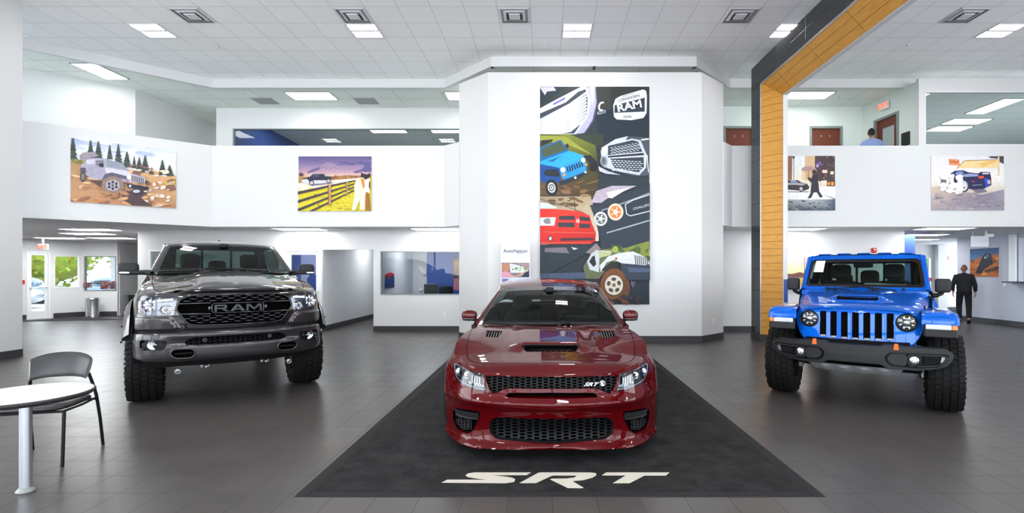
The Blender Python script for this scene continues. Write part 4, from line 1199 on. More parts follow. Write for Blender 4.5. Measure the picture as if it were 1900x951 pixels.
  for (y, r_) in ((0, 1), (3.06, 1)):
   ww = MB(); ww.grid(lambda a, b_: (sg * (.955 - .35 * b_), y + .39 * math.cos(PI * a), .34 + .40 * math.sin(PI * a)), 20, 2); ww.grid(lambda a, b_: (sg * .605, y + .39 * math.cos(PI * a), .2 + (.14 + .40 * math.sin(PI * a)) * b_), 20, 2); ww.build('wheel_well', 'underbody', root, recalc=False)
 sc = MB(); v, f = sub(VH, TH['scoop'], lambda x, y: (x, y, hood(x, y) - .03)); sc.add(v, f); sc.merge(walls(densify(scoop, .02), lambda x, y: (x, y, hood(x, y) - .0075), lambda x, y: (x, y, hood(x, y) - .03), True)); sc.merge(sc.mirror()); so = sc.build('hood_scoop', 'void_black', root, weld=1e-4)
 rim_ = MB(); pl = densify([p for p in scoop], .02); 
 rim_.merge(walls(pl, lambda x, y: (x, y, hood(x, y) + .002), lambda x, y: (x * .965, -.345 + (y + .345) * .84, hood(x, y) - .006), True)); rim_.merge(rim_.mirror()); rim_.build('scoop_frame', 'satin_black', so, weld=1e-4)
 hx = MB()
 for i in range(-4, 5):
  for j in range(2):
   cx_ = i * .050 + (.025 if j else 0)
   if abs(cx_) > .22: continue
   P_ = [(cx_ + a * .056, -.37 + j * .04 + b_ * .04) for a, b_ in ((-.5, 0), (-.25, .5), (.25, .5), (.5, 0), (.25, -.5), (-.25, -.5))]
   Q_ = [(cx_ + (x - cx_) * .72, (-.37 + j * .04) + (y - (-.37 + j * .04)) * .72) for x, y in P_]
   hx.add([(x, y, hood(x, y) - .026) for x, y in P_] + [(x, y, hood(x, y) - .026) for x, y in Q_], [(k, (k + 1) % 6, 6 + (k + 1) % 6, 6 + k) for k in range(6)])
 hx.build('honeycomb', 'grille_black', so, recalc=False)
 # emblem in the grille: three slanted letters and a round animal badge, reduced to plain shapes
 em = MB(); V, F = text_mesh('SRT', .040, .45, .002, .0012, 1.6)
 em.add([(.315 + x, ymap(.335, .62) - .006 - z, .615 + y) for x, y, z in V], F)
 em.build('lettering', 'silver_emblem', g, recalc=True)
 em = MB(); c0 = (.415, .620)
 ring = []
 for k in range(25):
  a = PI * .80 - 2 * PI * .84 * k / 24; ring.append((c0[0] + .020 * math.cos(a), ymap(.415, .62) - .008, c0[1] + .021 * math.sin(a)))
 em.tube(ring, [.0045 - .0001 * k for k in range(25)], 6)
 em.prism([(.398, .626), (.410, .634), (.424, .630), (.420, .618), (.428, .606), (.416, .596), (.410, .608), (.404, .612)], lambda x, z, k: (x, ymap(.415, .62) - .010 + .006 * k, z))
 em.build('badge', 'silver_emblem', g)
 # bumper crossbar lip under the grille
 # ---- greenhouse
 BASE = lambda u_: (u_ * .80, .505 + .12 * u_ * u_ + .03 * abs(u_) ** 6, .957 - .016 * u_ * u_)
 TOPL = lambda u_: (u_ * .605, 1.40 + .055 * u_ * u_, 1.347 - .018 * u_ * u_ - .012 * u_ ** 6)
 def ws(u_, v_, k=0.0):
  a, b_ = Vector(BASE(u_)), Vector(TOPL(u_)); p = a.lerp(b_, v_); return p + Vector((0, -.35, .9)).normalized() * (.030 * 4 * v_ * (1 - v_) * (1 - .6 * u_ * u_) + k)
 g_ = MB().grid(lambda a, b_: ws(a * 2 - 1, b_), 24, 12); g_.build('windshield', 'car_screen', root, recalc=False)
 # black ceramic border and mirror housing
 bd = MB()
 bd.grid(lambda a, b_: ws(a * 2 - 1, .86 + .14 * b_, .002), 24, 1); bd.grid(lambda a, b_: ws(a * 2 - 1, .05 * b_, .002), 24, 1)
 for s_ in (-1, 1): bd.grid(lambda a, b_: ws(s_ * (.955 + .045 * a), b_, .002), 1, 12)
 bd.build('glass_border', 'gloss_black', root, recalc=False)
 # cowl panel
 cw = MB(); cw.grid(lambda a, b_: (lambda q, e: (q[0] * (1 + .02 * b_), q[1] - .045 * (1 - b_) - .01, q[2] - .012 + .004 * b_))(BASE(a * 2 - 1), 0), 20, 2); cw.build('cowl', 'trim_black', root, recalc=False)
 # roof
 RC = [(1.40, 1.347), (1.6, 1.395), (1.9, 1.432), (2.2, 1.441), (2.5, 1.432), (2.75, 1.405), (2.95, 1.37)]
 RW = [(1.40, .605), (1.6, .615), (1.9, .622), (2.5, .61), (2.95, .57)]
 def roof(u_, y):
  w = interp(RW, y); q = abs(u_); yy = y + (.055 * u_ * u_ * (1 - sstep(1.4, 1.8, y))); return (u_ * w, yy, interp(RC, y) - (.018 + .028 * sstep(1.4, 2.0, y)) * q ** 2.2 - .012 * q ** 6)
 r_ = MB(); r_.grid(lambda a, b_: roof(a * 2 - 1, 1.40 + 1.55 * b_), 24, 24)
 # pillars and rails, one rounded strip each side from the windshield foot to the tail
 def rail(v_):   # inner line and outer line at station v
  pass
 for s_ in (-1, 1):
  inn = []; out = []
  for k in range(13):
   t_ = k / 12; a = Vector(BASE(1)).lerp(Vector(TOPL(1)), t_) + Vector((0, -.35, .9)).normalized() * (.012 * 4 * t_ * (1 - t_))
   inn.append(a); out.append(a + Vector((.058 - .012 * t_, .075 + .0 * t_, -.018 - .012 * t_)))
  for k in range(1, 15):
   y = 1.40 + 1.55 * k / 14; p = Vector(roof(1, y)); inn.append(p); out.append(p + Vector((.05, .01 + .06 * (1 - k / 14), -.038)))
  for k in range(1, 6):
   t_ = k / 5; p = Vector(roof(1, 2.95)).lerp(Vector((.66, 3.50, 1.07)), t_); inn.append(p); out.append(Vector(roof(1, 2.95)).lerp(Vector((.66, 3.50, 1.07)), t_) + Vector((.05 + .10 * t_, -.04 - .05 * t_, -.038 - .0 * t_)))
  m1 = MB(); m1.grid(lambda a, b_: (lambda i: (inn[i].lerp(out[i], b_) + Vector((.012, -.004, .016)) * (4 * b_ * (1 - b_))))(min(len(inn) - 1, int(round(a * (len(inn) - 1))))), len(inn) - 1, 4)
  inn_o = [p.copy() for p in out]
  if s_ < 0: m1 = m1.mirror()
  r_.merge(m1)
  # side glass from the rail down to the belt line
  belt = []
  for p in out:
   y = min(max(p.y, .75), 3.4); belt.append(Vector((interp([(.6, .835), (1.2, .855), (2.4, .865), (3.0, .85), (3.5, .80)], y), y, interp([(.6, .945), (1.2, .965), (2.4, .992), (3.4, 1.02)], y) + .005)))
  gl = MB(); gl.grid(lambda a, b_: (lambda i: out[i].lerp(belt[i], b_) + Vector((.02, 0, 0)) * (4 * b_ * (1 - b_)))(min(len(out) - 1, int(round(a * (len(out) - 1))))), len(out) - 1, 4)
  (gl if s_ > 0 else gl.mirror()).build('side_window', 'side_screen', root, recalc=False)
  pl = MB()
  for y0, y1 in ((1.93, 2.02), (2.90, 2.98)):
   a, b_ = Vector(roof(1, y0)) + Vector((.055, 0, -.04)), Vector((.868, y0 - .05, .985))
   a2, b2 = Vector(roof(1, y1)) + Vector((.055, 0, -.04)), Vector((.868, y1 - .0, .985)); pl.add([a, a2, b2, b_], [(0, 1, 2, 3)])
  (pl if s_ > 0 else pl.mirror()).build('door_pillar', 'gloss_black', root)
  # shelf between body shoulder and belt
  sh = MB(); ys = [.5 + k * .15 for k in range(21)]
  sh.grid(lambda a, b_: (lambda y: Vector((interp(XE, y), y, interp(ZE, y))).lerp(Vector((interp([(.5, .80), (.62, .80), (.8, .835), (1.2, .85), (2.4, .86), (3.0, .84), (3.5, .66)], y), y, interp([(.5, .953), (1.2, .967), (2.4, .994), (3.5, 1.045)], y))), b_))(ys[min(20, int(round(a * 20)))]), 20, 2)
  (sh if s_ > 0 else sh.mirror()).build('door_top', RED, root)
  # mirror
  mr = MB(); mr.sq((.925, .84, 1.030), (.088, .062, .062), (.75, .72), (24, 14)); mo = (mr if s_ > 0 else mr.mirror()).build('mirror_shell', RED, root)
  st = MB(); st.tube([(.80, .80, .955), (.845, .82, .975), (.88, .84, .985)], [.026, .022, .02], 8); (st if s_ > 0 else st.mirror()).build('mirror_stalk', 'satin_black', mo)
  tr = MB(); tr.sq((.925, .835, .992), (.082, .056, .022), (.7, .6), (20, 8)); (tr if s_ > 0 else tr.mirror()).build('mirror_trim', 'gloss_black', mo)
  mg = MB(); mg.sq((.925, .895, 1.03), (.075, .006, .05), (.4, .5)); (mg if s_ > 0 else mg.mirror()).build('mirror_glass', 'chrome', mo)
  hd = MB()
  for y in (1.75, 2.75): hd.sq((.945, y, .83), (.018, .10, .018)); 
  (hd if s_ > 0 else hd.mirror()).build('door_handle', RED, root)
  tl = MB(); tl.sq((.78, 3.99, .86), (.16, .06, .05), (.6, .5)); (tl if s_ > 0 else tl.mirror()).build('tail_light', 'red_gloss', root)
 r_.build('roof', RED, root, weld=1e-3, auto=50)
 rg = MB().grid(lambda a, b_: Vector(roof(a * 2 - 1, 2.95)).lerp(Vector(((a * 2 - 1) * .66, 3.5, 1.07 - .01 * (a * 2 - 1) ** 2)), b_), 16, 6); rg.build('rear_window', 'car_screen', root, recalc=False)
 an = MB(); an.prism([(2.60, 1.43), (2.72, 1.43), (2.70, 1.462)], lambda y, z, k: (-.012 + .024 * k, y, z)); an.build('antenna', RED, root)
 # ---- inside
 it = MB(); it.grid(lambda a, b_: ((a * 2 - 1) * .74, .62 + .32 * b_, .955 + .03 * math.sin(PI * b_) - .03 * (a * 2 - 1) ** 2), 14, 6); it.box((0, 1.0, .78), (1.5, .12, .34)); it.sq((.37, .90, .985), (.20, .12, .05))
 it.build('dashboard', 'dash_dark', root)
 tb = MB(); tb.box((0, 1.9, .33), (1.66, 2.7, .06))
 for s_ in (-1, 1): tb.box((s_ * .845, 1.9, .64), (.03, 2.7, .62))
 tb.box((0, 3.26, .66), (1.6, .05, .70)); tb.box((0, 3.30, 1.005), (1.3, .34, .02)); tb.box((0, .75, .6), (1.6, .04, .6)); tb.box((0, 1.6, .52), (.22, 1.2, .36), bev=.03)
 tb.build('cabin_tub', 'interior_dark', root)
 hl_ = MB(); hl_.grid(lambda a, b_: vadd(roof((a * 2 - 1) * .98, 1.42 + 1.5 * b_), (0, 0, -.022)), 12, 12, flip=True); hl_.build('headliner', 'interior_dark', root, recalc=False)
 for x in (-.37, .37): seat(root, x, 1.58, .28, .46, back_h=.58)
 for x in (-.40, .40): seat(root, x, 2.55, .36, .56, True, back_h=.46)
 steering_wheel(root, .37, 1.12, .87)
 rm = MB(); rm.sq((0, 1.30, 1.265), (.115, .02, .035), (.4, .5)); rm.sq((0, 1.27, 1.31), (.05, .06, .035)); rm.cyl((0, 1.30, 1.27), (0, 1.34, 1.335), .015); rm.build('rear_view_mirror', 'interior_dark', root)
 st = MB(); st.add([ws(.90, .86, .004), ws(.95, .86, .004), ws(.945, .92, .004), ws(.91, .93, .004)], [(0, 1, 2, 3)]); st.build('sticker', 'paper', root, recalc=False)
 wipers(root, [((-.42, .50, .955), (-.55, .53, .965), (-.72, .60, .975)), ((.10, .47, .962), (.22, .52, .975), (.05, .60, .995))])
 ub = MB(); ub.box((0, 1.72, .17), (1.4, 4.2, .05)); ub.box((0, -.50, .2), (1.2, .5, .10)); ub.box((0, -.55, .45), (1.25, .06, .46)); ub.build('underbody', 'underbody', root)
 put_wheels(root, slick_tyre(.36, .305, .26), rim_mesh(.26, .30, 7), .36, .838, (0, 3.06), 'wheel_dark')
 return root
sedan = build_sedan()
# ------------------------------------------------------------------ tall grey pickup on the left
def build_pickup():
 root = thing('pickup_truck', 'tall dark grey lifted pickup truck with black grille and knobbly tyres', 'truck', (-4.10, 6.56, 0.0), math.radians(36))
 G = 'paint_grey'
 # ---- upper body: nose panel, fenders, doors, bed sides
 plan = [(0, -.985), (.25, -.975), (.48, -.93), (.66, -.875), (.80, -.80), (.885, -.70), (.935, -.58), (.965, -.42), (.985, -.2), (.99, .1), (.985, .5), (.975, 1.0), (.975, 2.0), (.975, 3.0), (.985, 3.6), (.985, 4.3), (.975, 4.7), (.93, 4.82), (.80, 4.86), (.4, 4.88), (0, 4.88)]
 fr = [(.50, .06), (.86, .02), (.92, .005), (1.06, .0), (1.20, .005), (1.27, .02), (1.31, .05), (1.345, .10)]
 co = [(.50, .06), (.86, .01), (1.0, .0), (1.2, .005), (1.27, .025), (1.30, .05), (1.33, .10)]
 wh = [(.55, .05), (.7, .01), (.9, .0), (1.15, .008), (1.25, .025), (1.33, .06), (1.39, .115), (1.44, .17)]
 dr = [(.55, .06), (.68, .02), (.9, .0), (1.15, .0), (1.28, .012), (1.38, .035), (1.46, .075), (1.52, .12)]
 bd = [(.60, .04), (.75, .0), (1.1, .0), (1.35, .005), (1.44, .02), (1.48, .05)]
 W = Wrap(plan, [(0, fr), (('x', .60), fr), (('y', -.72), co), (('y', -.35), wh), (('y', .25), wh), (('y', .75), dr), (('y', 2.9), dr), (('y', 3.1), bd), (('y', 4.7), bd)])
 zt_ = [(0, 1.338), (W.s_at_x(.48), 1.332), (W.s_at_x(.60), 1.305), (W.s_at_x(.80), 1.305), (W.s_at_y(-.58), 1.315), (W.s_at_y(-.30), 1.375), (W.s_at_y(.1), 1.425), (W.s_at_y(.5), 1.475), (W.s_at_y(.9), 1.50), (W.s_at_y(2.9), 1.515), (W.s_at_y(3.1), 1.475), (W.len, 1.475)]
 zt = lambda s_: interp(zt_, s_)
 zb_ = [(0, .87), (W.s_at_y(-.62), .865), (W.s_at_y(-.55), .84), (W.s_at_y(.55), .66), (W.s_at_y(3), .66), (W.s_at_y(4.3), .70), (W.len, .74)]
 zb = lambda s_: interp(zb_, s_)
 N = 190; ss = [W.len * i / N for i in range(N + 1)]
 outer = [(s_, zb(s_)) for s_ in ss] + [(s_, zt(s_)) for s_ in reversed(ss)]
 P = lambda pts: [(max(0, a), b_) for a, b_ in W.poly(pts)]
 head = P([(.552, 1.268), (.70, 1.272), (.865, 1.280), (.905, 1.272), (.918, 1.18), (.912, 1.078), (.75, 1.066), (.592, 1.062), (.575, 1.15)])
 grl = P(rhalf([(0, 1.290), (.42, 1.286), (.500, 1.262), (.548, 1.225), (.578, 1.125), (.50, 1.0), (.455, .950), (.36, .936), (0, .930)], .02))
 grl = [(max(0, a), b_) for a, b_ in grl]
 sur = P([(0, 1.330), (.46, 1.324), (.522, 1.296), (.548, 1.262), (.562, 1.15), (.590, 1.055), (.545, .985), (.510, .925), (.50, .908), (.30, .900), (0, .896)])
 wa = lambda yc: [(W.s_at_y(y), max(z, zb(W.s_at_y(y)) + .0015)) for y, z in arc_poly(yc, .50, .58, .3)]
 wa1, wa2 = wa(0), wa(3.67)
 door = []
 VV, T_ = cdt(outer, {'grl': grl, 'sur': sur, 'head': head, 'wa1': wa1, 'wa2': wa2}, .045, .03, .018)
 S = lambda s_, z: W.S(s_, z)
 body = MB(); v, f = sub(VV, T_[''], S); body.add(v, f, 0, True)
 body.merge(walls(densify(head, .02), S, lambda s_, z: vadd(S(s_, z), (0, .05, 0))))
 for pl in (wa1, wa2): body.merge(walls(densify(pl, .03), S, lambda s_, z: W.S(s_, z, .06)))
 TOP = [W.S(s_, zt(s_)) for s_ in ss]
 XE, ZE, last = [], [], -9
 for p in TOP:
  if p[1] > last + 1e-5: XE.append((p[1], p[0])); ZE.append((p[1], p[2])); last = p[1]
 ycf = TOP[0][1]
 zc = [(ycf, 1.338), (ycf + .03, 1.362), (-.75, 1.395), (-.5, 1.445), (-.2, 1.492), (.1, 1.525), (.4, 1.548), (.62, 1.556)]
 def hood(x, y):
  e = max(interp(XE, y), .02); w = min(1, abs(x) / e)
  a = interp(zc, y); b_ = interp(ZE, y)
  z = a * (1 - w ** 2.2) + b_ * w ** 2.2
  k = sstep(.34, .46, abs(x)) * sstep(-.85, -.5, y)
  z -= .028 * k * (1 - sstep(.62, .86, abs(x)))
  z -= .006 * (1 - sstep(0, .035, abs(x))) * sstep(-.8, -.6, y)
  return z
 yb = .70
 hp = [(0, ycf)] + [(p[0], p[1]) for p in TOP[1:] if p[1] < yb] + [(interp(XE, yb), yb), (.80, yb), (.55, .66), (.28, .62), (0, .61)]
 slc = catmull([(.545, -.885), (.66, -.80), (.735, -.68), (.775, -.5), (.80, -.2), (.815, .2), (.82, .60)], 6)
 seam = [(x, y - .003) for x, y in slc] + [(x - .006, y + .003) for x, y in reversed(slc)]
 VH, TH = cdt(hp, {'seam': seam}, .04, .04, .025)
 v, f = sub(VH, TH[''], lambda x, y: (x, y, hood(x, y))); body.add(v, f, 0, True)
 v, f = sub(VH, TH['seam'], lambda x, y: (x, y, hood(x, y) - .006)); sm = MB().add(v, f, 0, True)
 # cab front quarters: shoulder shelf beside the glasshouse
 sh = MB(); ys = [.70 + k * .12 for k in range(21)]
 belt = lambda y: (interp([(.6, .815), (.9, .845), (1.5, .862), (2.9, .858), (3.1, .85)], y), interp([(.6, 1.50), (1.0, 1.515), (2.9, 1.53)], y))
 sh.grid(lambda a, b_: (lambda y: Vector((interp(XE, y), y, interp(ZE, y))).lerp(Vector((belt(y)[0], y, belt(y)[1])), b_))(min(3.04, ys[min(20, int(round(a * 20)))])), 20, 2)
 body.merge(sh)
 # bed: rails, inner sides, floor, bulkhead, tailgate top
 bed = MB(); yr0, yr1 = 3.14, 4.80
 for (a, b_) in (((.925, 1.478), (.80, 1.478)), ((.80, 1.478), (.80, .98))):
  bed.grid(lambda u_, v_, a=a, b_=b_: (a[0] + (b_[0] - a[0]) * v_, yr0 + (yr1 - yr0) * u_, a[1] + (b_[1] - a[1]) * v_), 2, 1)
 bed.add([(0, yr0, .98), (.80, yr0, .98), (.80, yr1, .98), (0, yr1, .98)], [(0, 1, 2, 3)])
 bed.add([(0, yr0, .98), (.93, yr0, .98), (.93, yr0, 1.475), (0, yr0, 1.475)], [(0, 1, 2, 3)]); bed.add([(0, yr1, .98), (.93, yr1, .98), (.93, yr1, 1.475), (0, yr1, 1.475)], [(0, 1, 2, 3)])
 bed.add([(0, yr1, 1.478), (.93, yr1, 1.478), (.93, 4.86, 1.475), (0, 4.87, 1.475)], [(0, 1, 2, 3)])
 bed.add([(0, 3.05, .8), (.955, 3.05, .8), (.955, 3.05, 1.5), (0, 3.05, 1.5)], [(0, 1, 2, 3)])
 body.merge(bed)
 body.merge(body.mirror()); body.build('body', G, root, weld=3e-4, auto=36)
 sm.merge(sm.mirror()); sm.build('hood_seam', 'void_black', root)
 # thin raised black lip along the front of the hood
 lip = MB(); lip.grid(lambda a, b_: (lambda x: (x, W.S(W.sx(abs(x), 1.30), 1.30)[1] - .012 + .03 * b_, 1.322 + .022 * math.sin(PI * b_) - .02 * max(0, abs(x) - .42) / .1))((a * 2 - 1) * .54), 28, 4)
 # ---- grille surround and grille
 ymap = lambda x, z: W.S(W.sx(abs(x), z), z)[1]
 mm = MB(); v, f = sub(VV, T_['sur'], lambda s_, z: vadd(S(s_, z), (0, -.012, 0))); mm.add(v, f, 0, True)
 mm.merge(walls(densify(sur, .02), lambda s_, z: vadd(S(s_, z), (0, -.012, 0)), lambda s_, z: vadd(S(s_, z), (0, .02, 0))))
 mm.merge(walls(densify(grl, .02), lambda s_, z: vadd(S(s_, z), (0, -.012, 0)), lambda s_, z: vadd(S(s_, z), (0, .06, 0))))
 mm.merge(mm.mirror()); mm.merge(lip); g = mm.build('grille_surround', 'gloss_black', root, weld=1e-4, auto=40)
 mm = MB(); v, f = sub(VV, T_['grl'], lambda s_, z: vadd(S(s_, z), (0, .065, 0))); mm.add(v, f, 0, True); mm.merge(mm.mirror()); mm.build('grille_backing', 'void_black', g, weld=1e-4)
 xz = lambda pl: [(W.S(s_, z)[0], z) for s_, z in pl]
 gx = shrink([p for p in xz(grl)], .0)
 full = gx + [(-x, z) for x, z in reversed(gx)]
 def span(z):   # half width of the opening at height z
  x = 0.0
  while inside(full, x, z) and x < .62: x += .004
  return x
 br = MB()
 # two long bars above and below the name, following the outline
 for z, r_ in ((1.190, .009), (1.070, .009)):
  e = span(z) + .005
  for s_ in (-1, 1): br.tube([(s_ * (.255 + (e - .255) * k / 10), ymap(.255 + (e - .255) * k / 10, z) + .002, z - .004 * k / 10 * (1 if z > 1.1 else -1)) for k in range(11)], r_, 8)
 ring = []
 for x, z in densify(shrink(full, .010), .03): ring.append((x, ymap(x, z) - .004, z))
 br.tube(ring, .008, 8, closed=True); br.build('grille_bars', 'gloss_black', g)
 sl = MB(); ds = MB(); RZ = [1.262, 1.238, 1.214, 1.045, 1.022, .999, .976]
 for i, z in enumerate(RZ):
  e = span(z) - .012
  sl.grid(lambda a, b_: (lambda x: (x, ymap(x, z) + .012 + .02 * b_, z - .0035 + .007 * b_))((a * 2 - 1) * e), 30, 1)
  n = int(e / .12)
  for k in range(-n - 1, n + 2):
   x = k * .118 + (.059 if i % 2 else 0)
   if abs(x) + .03 > e: continue
   ds.box((x, ymap(x, z) + .006, z), (.052, .012, .010), bev=.003)
   for dx in (-.032, .032): sl.box((x + dx, ymap(x, z) + .02, z + (.012 if i not in (2, 6) else -.001)), (.006, .016, .024 if i not in (2, 6) else .01))
 sl.build('grille_slats', 'grille_black', g); tag(ds.build('slat_accents', 'grille_slat', g), kind='stuff')
 # name on the grille: wide slab letters
 LZ0, LZ1 = 1.092, 1.168
 def letter(poly, m): 
  m.prism(poly, lambda x, z, k: (x, ymap(x, z) - .014 + .03 * k, z))
 tx = MB(); h = LZ1 - LZ0; z0 = LZ0; z1 = LZ1
 q = lambda x0, pts: [(x0 + a, z0 + b_ * h) for a, b_ in pts]
 # R
 for pts in ([(0, 0), (.022, 0), (.022, 1), (0, 1)], [(.022, .78), (.105, .78), (.118, .90), (.105, 1), (.022, 1)], [(.093, .52), (.118, .58), (.118, .90), (.105, .90), (.093, .78)], [(.022, .36), (.112, .36), (.118, .58), (.022, .56)], [(.062, .36), (.094, .36), (.142, 0), (.108, 0)]): letter(q(-.222, pts), tx)
 # A
 for pts in ([(0, 0), (.036, 0), (.092, 1), (.058, 1)], [(.058, 1), (.092, 1), (.150, 0), (.112, 0), (.075, .8)], [(.030, .20), (.120, .20), (.112, .38), (.042, .38)]): letter(q(-.075, pts), tx)
 # M
 for pts in ([(0, 0), (.022, 0), (.022, 1), (0, 1)], [(.022, 1), (.036, 1), (.078, .42), (.078, .1), (.022, .72)], [(.078, .42), (.120, 1), (.134, 1), (.134, .72), (.078, .1)], [(.134, 0), (.156, 0), (.156, 1), (.134, 1)]): letter(q(.085, pts), tx)
 tx.build('lettering', 'letter_dark', g, auto=30)
 bx = MB(); bx.tube([(x, ymap(x, z) - .004, z) for x, z in densify(rounded([(-.245, 1.078), (.262, 1.078), (.262, 1.184), (-.245, 1.184)], .03), .04)], .006, 6, closed=True)
 for x in (-.268, .285): bx.sq((x, ymap(x, 1.13) - .004, 1.13), (.012, .008, .022))
 bx.build('name_frame', 'gloss_black', g)
 # ---- headlights
 for sg in (1, -1):
  mr = lambda m_: m_ if sg > 0 else m_.mirror()
  mm = MB(); v, f = sub(VV, T_['head'], lambda s_, z: vadd(S(s_, z), (0, .055, 0))); mm.add(v, f, 0, True); hl = mr(mm).build('headlight', 'headlight_base', root)
  q_ = MB()
  for x, z, r_ in ((.795, 1.178, .080), (.660, 1.122, .052)):
   y = ymap(x, z) + .030
   q_.lathe([(r_, -.012), (r_ * 1.02, -.0), (r_ * .96, .006), (r_ * .6, .028), (.012, .034), (0, .03)], (x, y, z), (0, 1, 0), 28)
   for k in range(8 if r_ > .05 else 6):
    a = 2 * PI * k / (8 if r_ > .05 else 6); q_.box((x + math.cos(a) * r_ * .55, y + .006, z + math.sin(a) * r_ * .55), (r_ * .42, .012, r_ * .30), ry3(-a), bev=.003)
   q_.sq((x, y + .002, z), (r_ * .26, .018, r_ * .26), (1, 1), (14, 8))
  q_.box((.660, ymap(.655, 1.22) + .035, 1.228), (.15, .02, .040), ry3(.06), bev=.018)
  for k in range(4): q_.box((.600 + k * .004, ymap(.6, 1.1) + .035, 1.085 + k * .02), (.03, .01, .007))
  mr(q_).build('reflector', 'reflector', hl)
  q_ = MB(); q_.box((.893, ymap(.893, 1.18) + .022, 1.176), (.026, .014, .072), rz3(.5), bev=.006); q_.box((.893, ymap(.893, 1.10) + .022, 1.11), (.020, .01, .03), rz3(.5), bev=.004); mr(q_).build('side_marker', 'amber', hl)
  mm = MB(); v, f = sub(VV, T_['head'], lambda s_, z: vadd(S(s_, z), (0, .003, 0))); mm.add(v, f, 0, True); mr(mm).build('headlight_cover', 'lamp_cover', hl)
  # raised body-colour panel under the headlight
  pn = P(rounded([(.600, 1.052), (.75, 1.056), (.918, 1.064), (.918, .885), (.70, .884), (.585, .886), (.520, .930), (.555, .99)], .012))
  W2, T2 = cdt(pn, {}, .03, .02, .015)
  def pf(s_, z):
   e = 9
   for i in range(len(pn)):
    a, b_ = pn[i - 1], pn[i]; L2 = (b_[0] - a[0]) ** 2 + (b_[1] - a[1]) ** 2
    t_ = 0 if L2 < 1e-12 else max(0, min(1, ((s_ - a[0]) * (b_[0] - a[0]) + (z - a[1]) * (b_[1] - a[1])) / L2))
    e = min(e, math.hypot(s_ - a[0] - t_ * (b_[0] - a[0]), z - a[1] - t_ * (b_[1] - a[1])))
   return W.S(s_, z, -.004 - .026 * sstep(0, .030, e))
  v, f = sub(W2, T2[''], pf); mm = MB(); mm.add(v, f, 0, True); mr(mm).build('corner_panel', G, root, auto=50)
 # ---- bumper
 bp = [(0, -1.075), (.3, -1.062), (.52, -1.02), (.70, -.945), (.83, -.86), (.905, -.77), (.945, -.66), (.958, -.56), (.96, -.50)]
 fb = [(.55, .10), (.575, .04), (.60, .012), (.64, .0), (.72, -.004), (.738, .006), (.755, .022), (.80, .014), (.84, .0), (.865, .002), (.882, .025), (.892, .06)]
 cb_ = [(.55, .07), (.575, .03), (.60, .008), (.66, .0), (.80, .0), (.858, .004), (.878, .025), (.888, .06)]
 B = Wrap(bp, [(0, fb), (('x', .5), fb), (('x', .72), cb_), (('y', -.52), cb_)])
 ssb = [B.len * i / 70 for i in range(71)]
 bt = lambda s_: interp([(0, .892), (B.sx(.50, .85), .890), (B.sx(.58, .85), .878), (B.len, .868)], s_)
 bb_ = lambda s_: interp([(0, .562), (B.sx(.55, .6), .556), (B.sx(.8, .6), .572), (B.len, .63)], s_)
 ob = [(s_, bb_(s_)) for s_ in ssb] + [(s_, bt(s_)) for s_ in reversed(ssb)]
 PB = lambda pts: [(max(0, a), b_) for a, b_ in B.poly(pts)]
 mid = PB([(0, .826), (.40, .824), (.462, .806), (.492, .768), (.478, .748), (.40, .744), (0, .742)])
 oval = PB([(.400 + a, b_) for a, b_ in rounded([(.0, .655), (.035, .612), (.17, .612), (.212, .655), (.185, .698), (.03, .698)], .03)])
 fogp = PB(rounded([(.645, .800), (.875, .808), (.885, .775), (.882, .718), (.852, .698), (.690, .694), (.650, .735)], .018))
 VB, TB = cdt(ob, {'mid': mid, 'oval': oval, 'fog': fogp}, .035, .02, .014)
 SB = lambda s_, z: B.S(s_, z)
 bm_ = MB(); v, f = sub(VB, TB[''], SB); bm_.add(v, f, 0, True)
 for pl, d in ((mid, .05), (oval, .05), (fogp, .045)): bm_.merge(walls(densify(pl, .015), SB, lambda s_, z, d=d: vadd(SB(s_, z), (0, d, 0))))
 bm_.merge(bm_.mirror()); bo = bm_.build('bumper', G, root, weld=2e-4, auto=38)
 yb_ = lambda x, z: B.S(B.sx(abs(x), z), z)[1]
 mm = MB(); v, f = sub(VB, TB['mid'], lambda s_, z: vadd(SB(s_, z), (0, .045, 0))); mm.add(v, f, 0, True); mm.merge(mm.mirror()); mg = mm.build('lower_grille', 'void_black', bo, weld=1e-4)
 mp = [(B.S(s_, z)[0], z) for s_, z in mid]; mp = mp + [(-x, z) for x, z in reversed(mp)]
 hexfill(mp, .062, .030, .34, lambda x, z: yb_(x, z) + .022, .02).build('honeycomb', 'grille_black', mg)
 for sg in (1, -1):
  mr = lambda m_: m_ if sg > 0 else m_.mirror()
  c = MB(); c.cyl((.314, yb_(.314, .79) - .0, .790), (.314, yb_(.314, .79) + .03, .790), .024, n=20); c.cyl((.314, yb_(.314, .79) - .005, .790), (.314, yb_(.314, .79) + .0, .790), .013, n=16); mr(c).build('parking_sensor', 'trim_black', mg)
  mm = MB(); v, f = sub(VB, TB['oval'], lambda s_, z: vadd(SB(s_, z), (0, .05, 0))); mm.add(v, f, 0, True); ov = mr(mm).build('hook_recess', 'void_black', bo)
  c = MB(); pth = [(.400 + a, b_) for a, b_ in rounded([(-.008, .655), (.028, .603), (.175, .603), (.222, .655), (.192, .707), (.022, .707)], .03)]
  c.tube([(x, yb_(x, z) - .004, z) for x, z in pth], .009, 8, closed=True); mr(c).build('recess_rim', G, ov)
  c = MB(); c.box((.50, yb_(.5, .655) + .03, .655), (.17, .02, .018), bev=.006); mr(c).build('tow_hook', 'satin_black', ov)
  mm = MB(); v, f = sub(VB, TB['fog'], lambda s_, z: vadd(SB(s_, z), (0, .045, 0))); mm.add(v, f, 0, True); fo = mr(mm).build('fog_recess', 'satin_black', bo)
  c = MB(); y = yb_(.772, .755) + .030
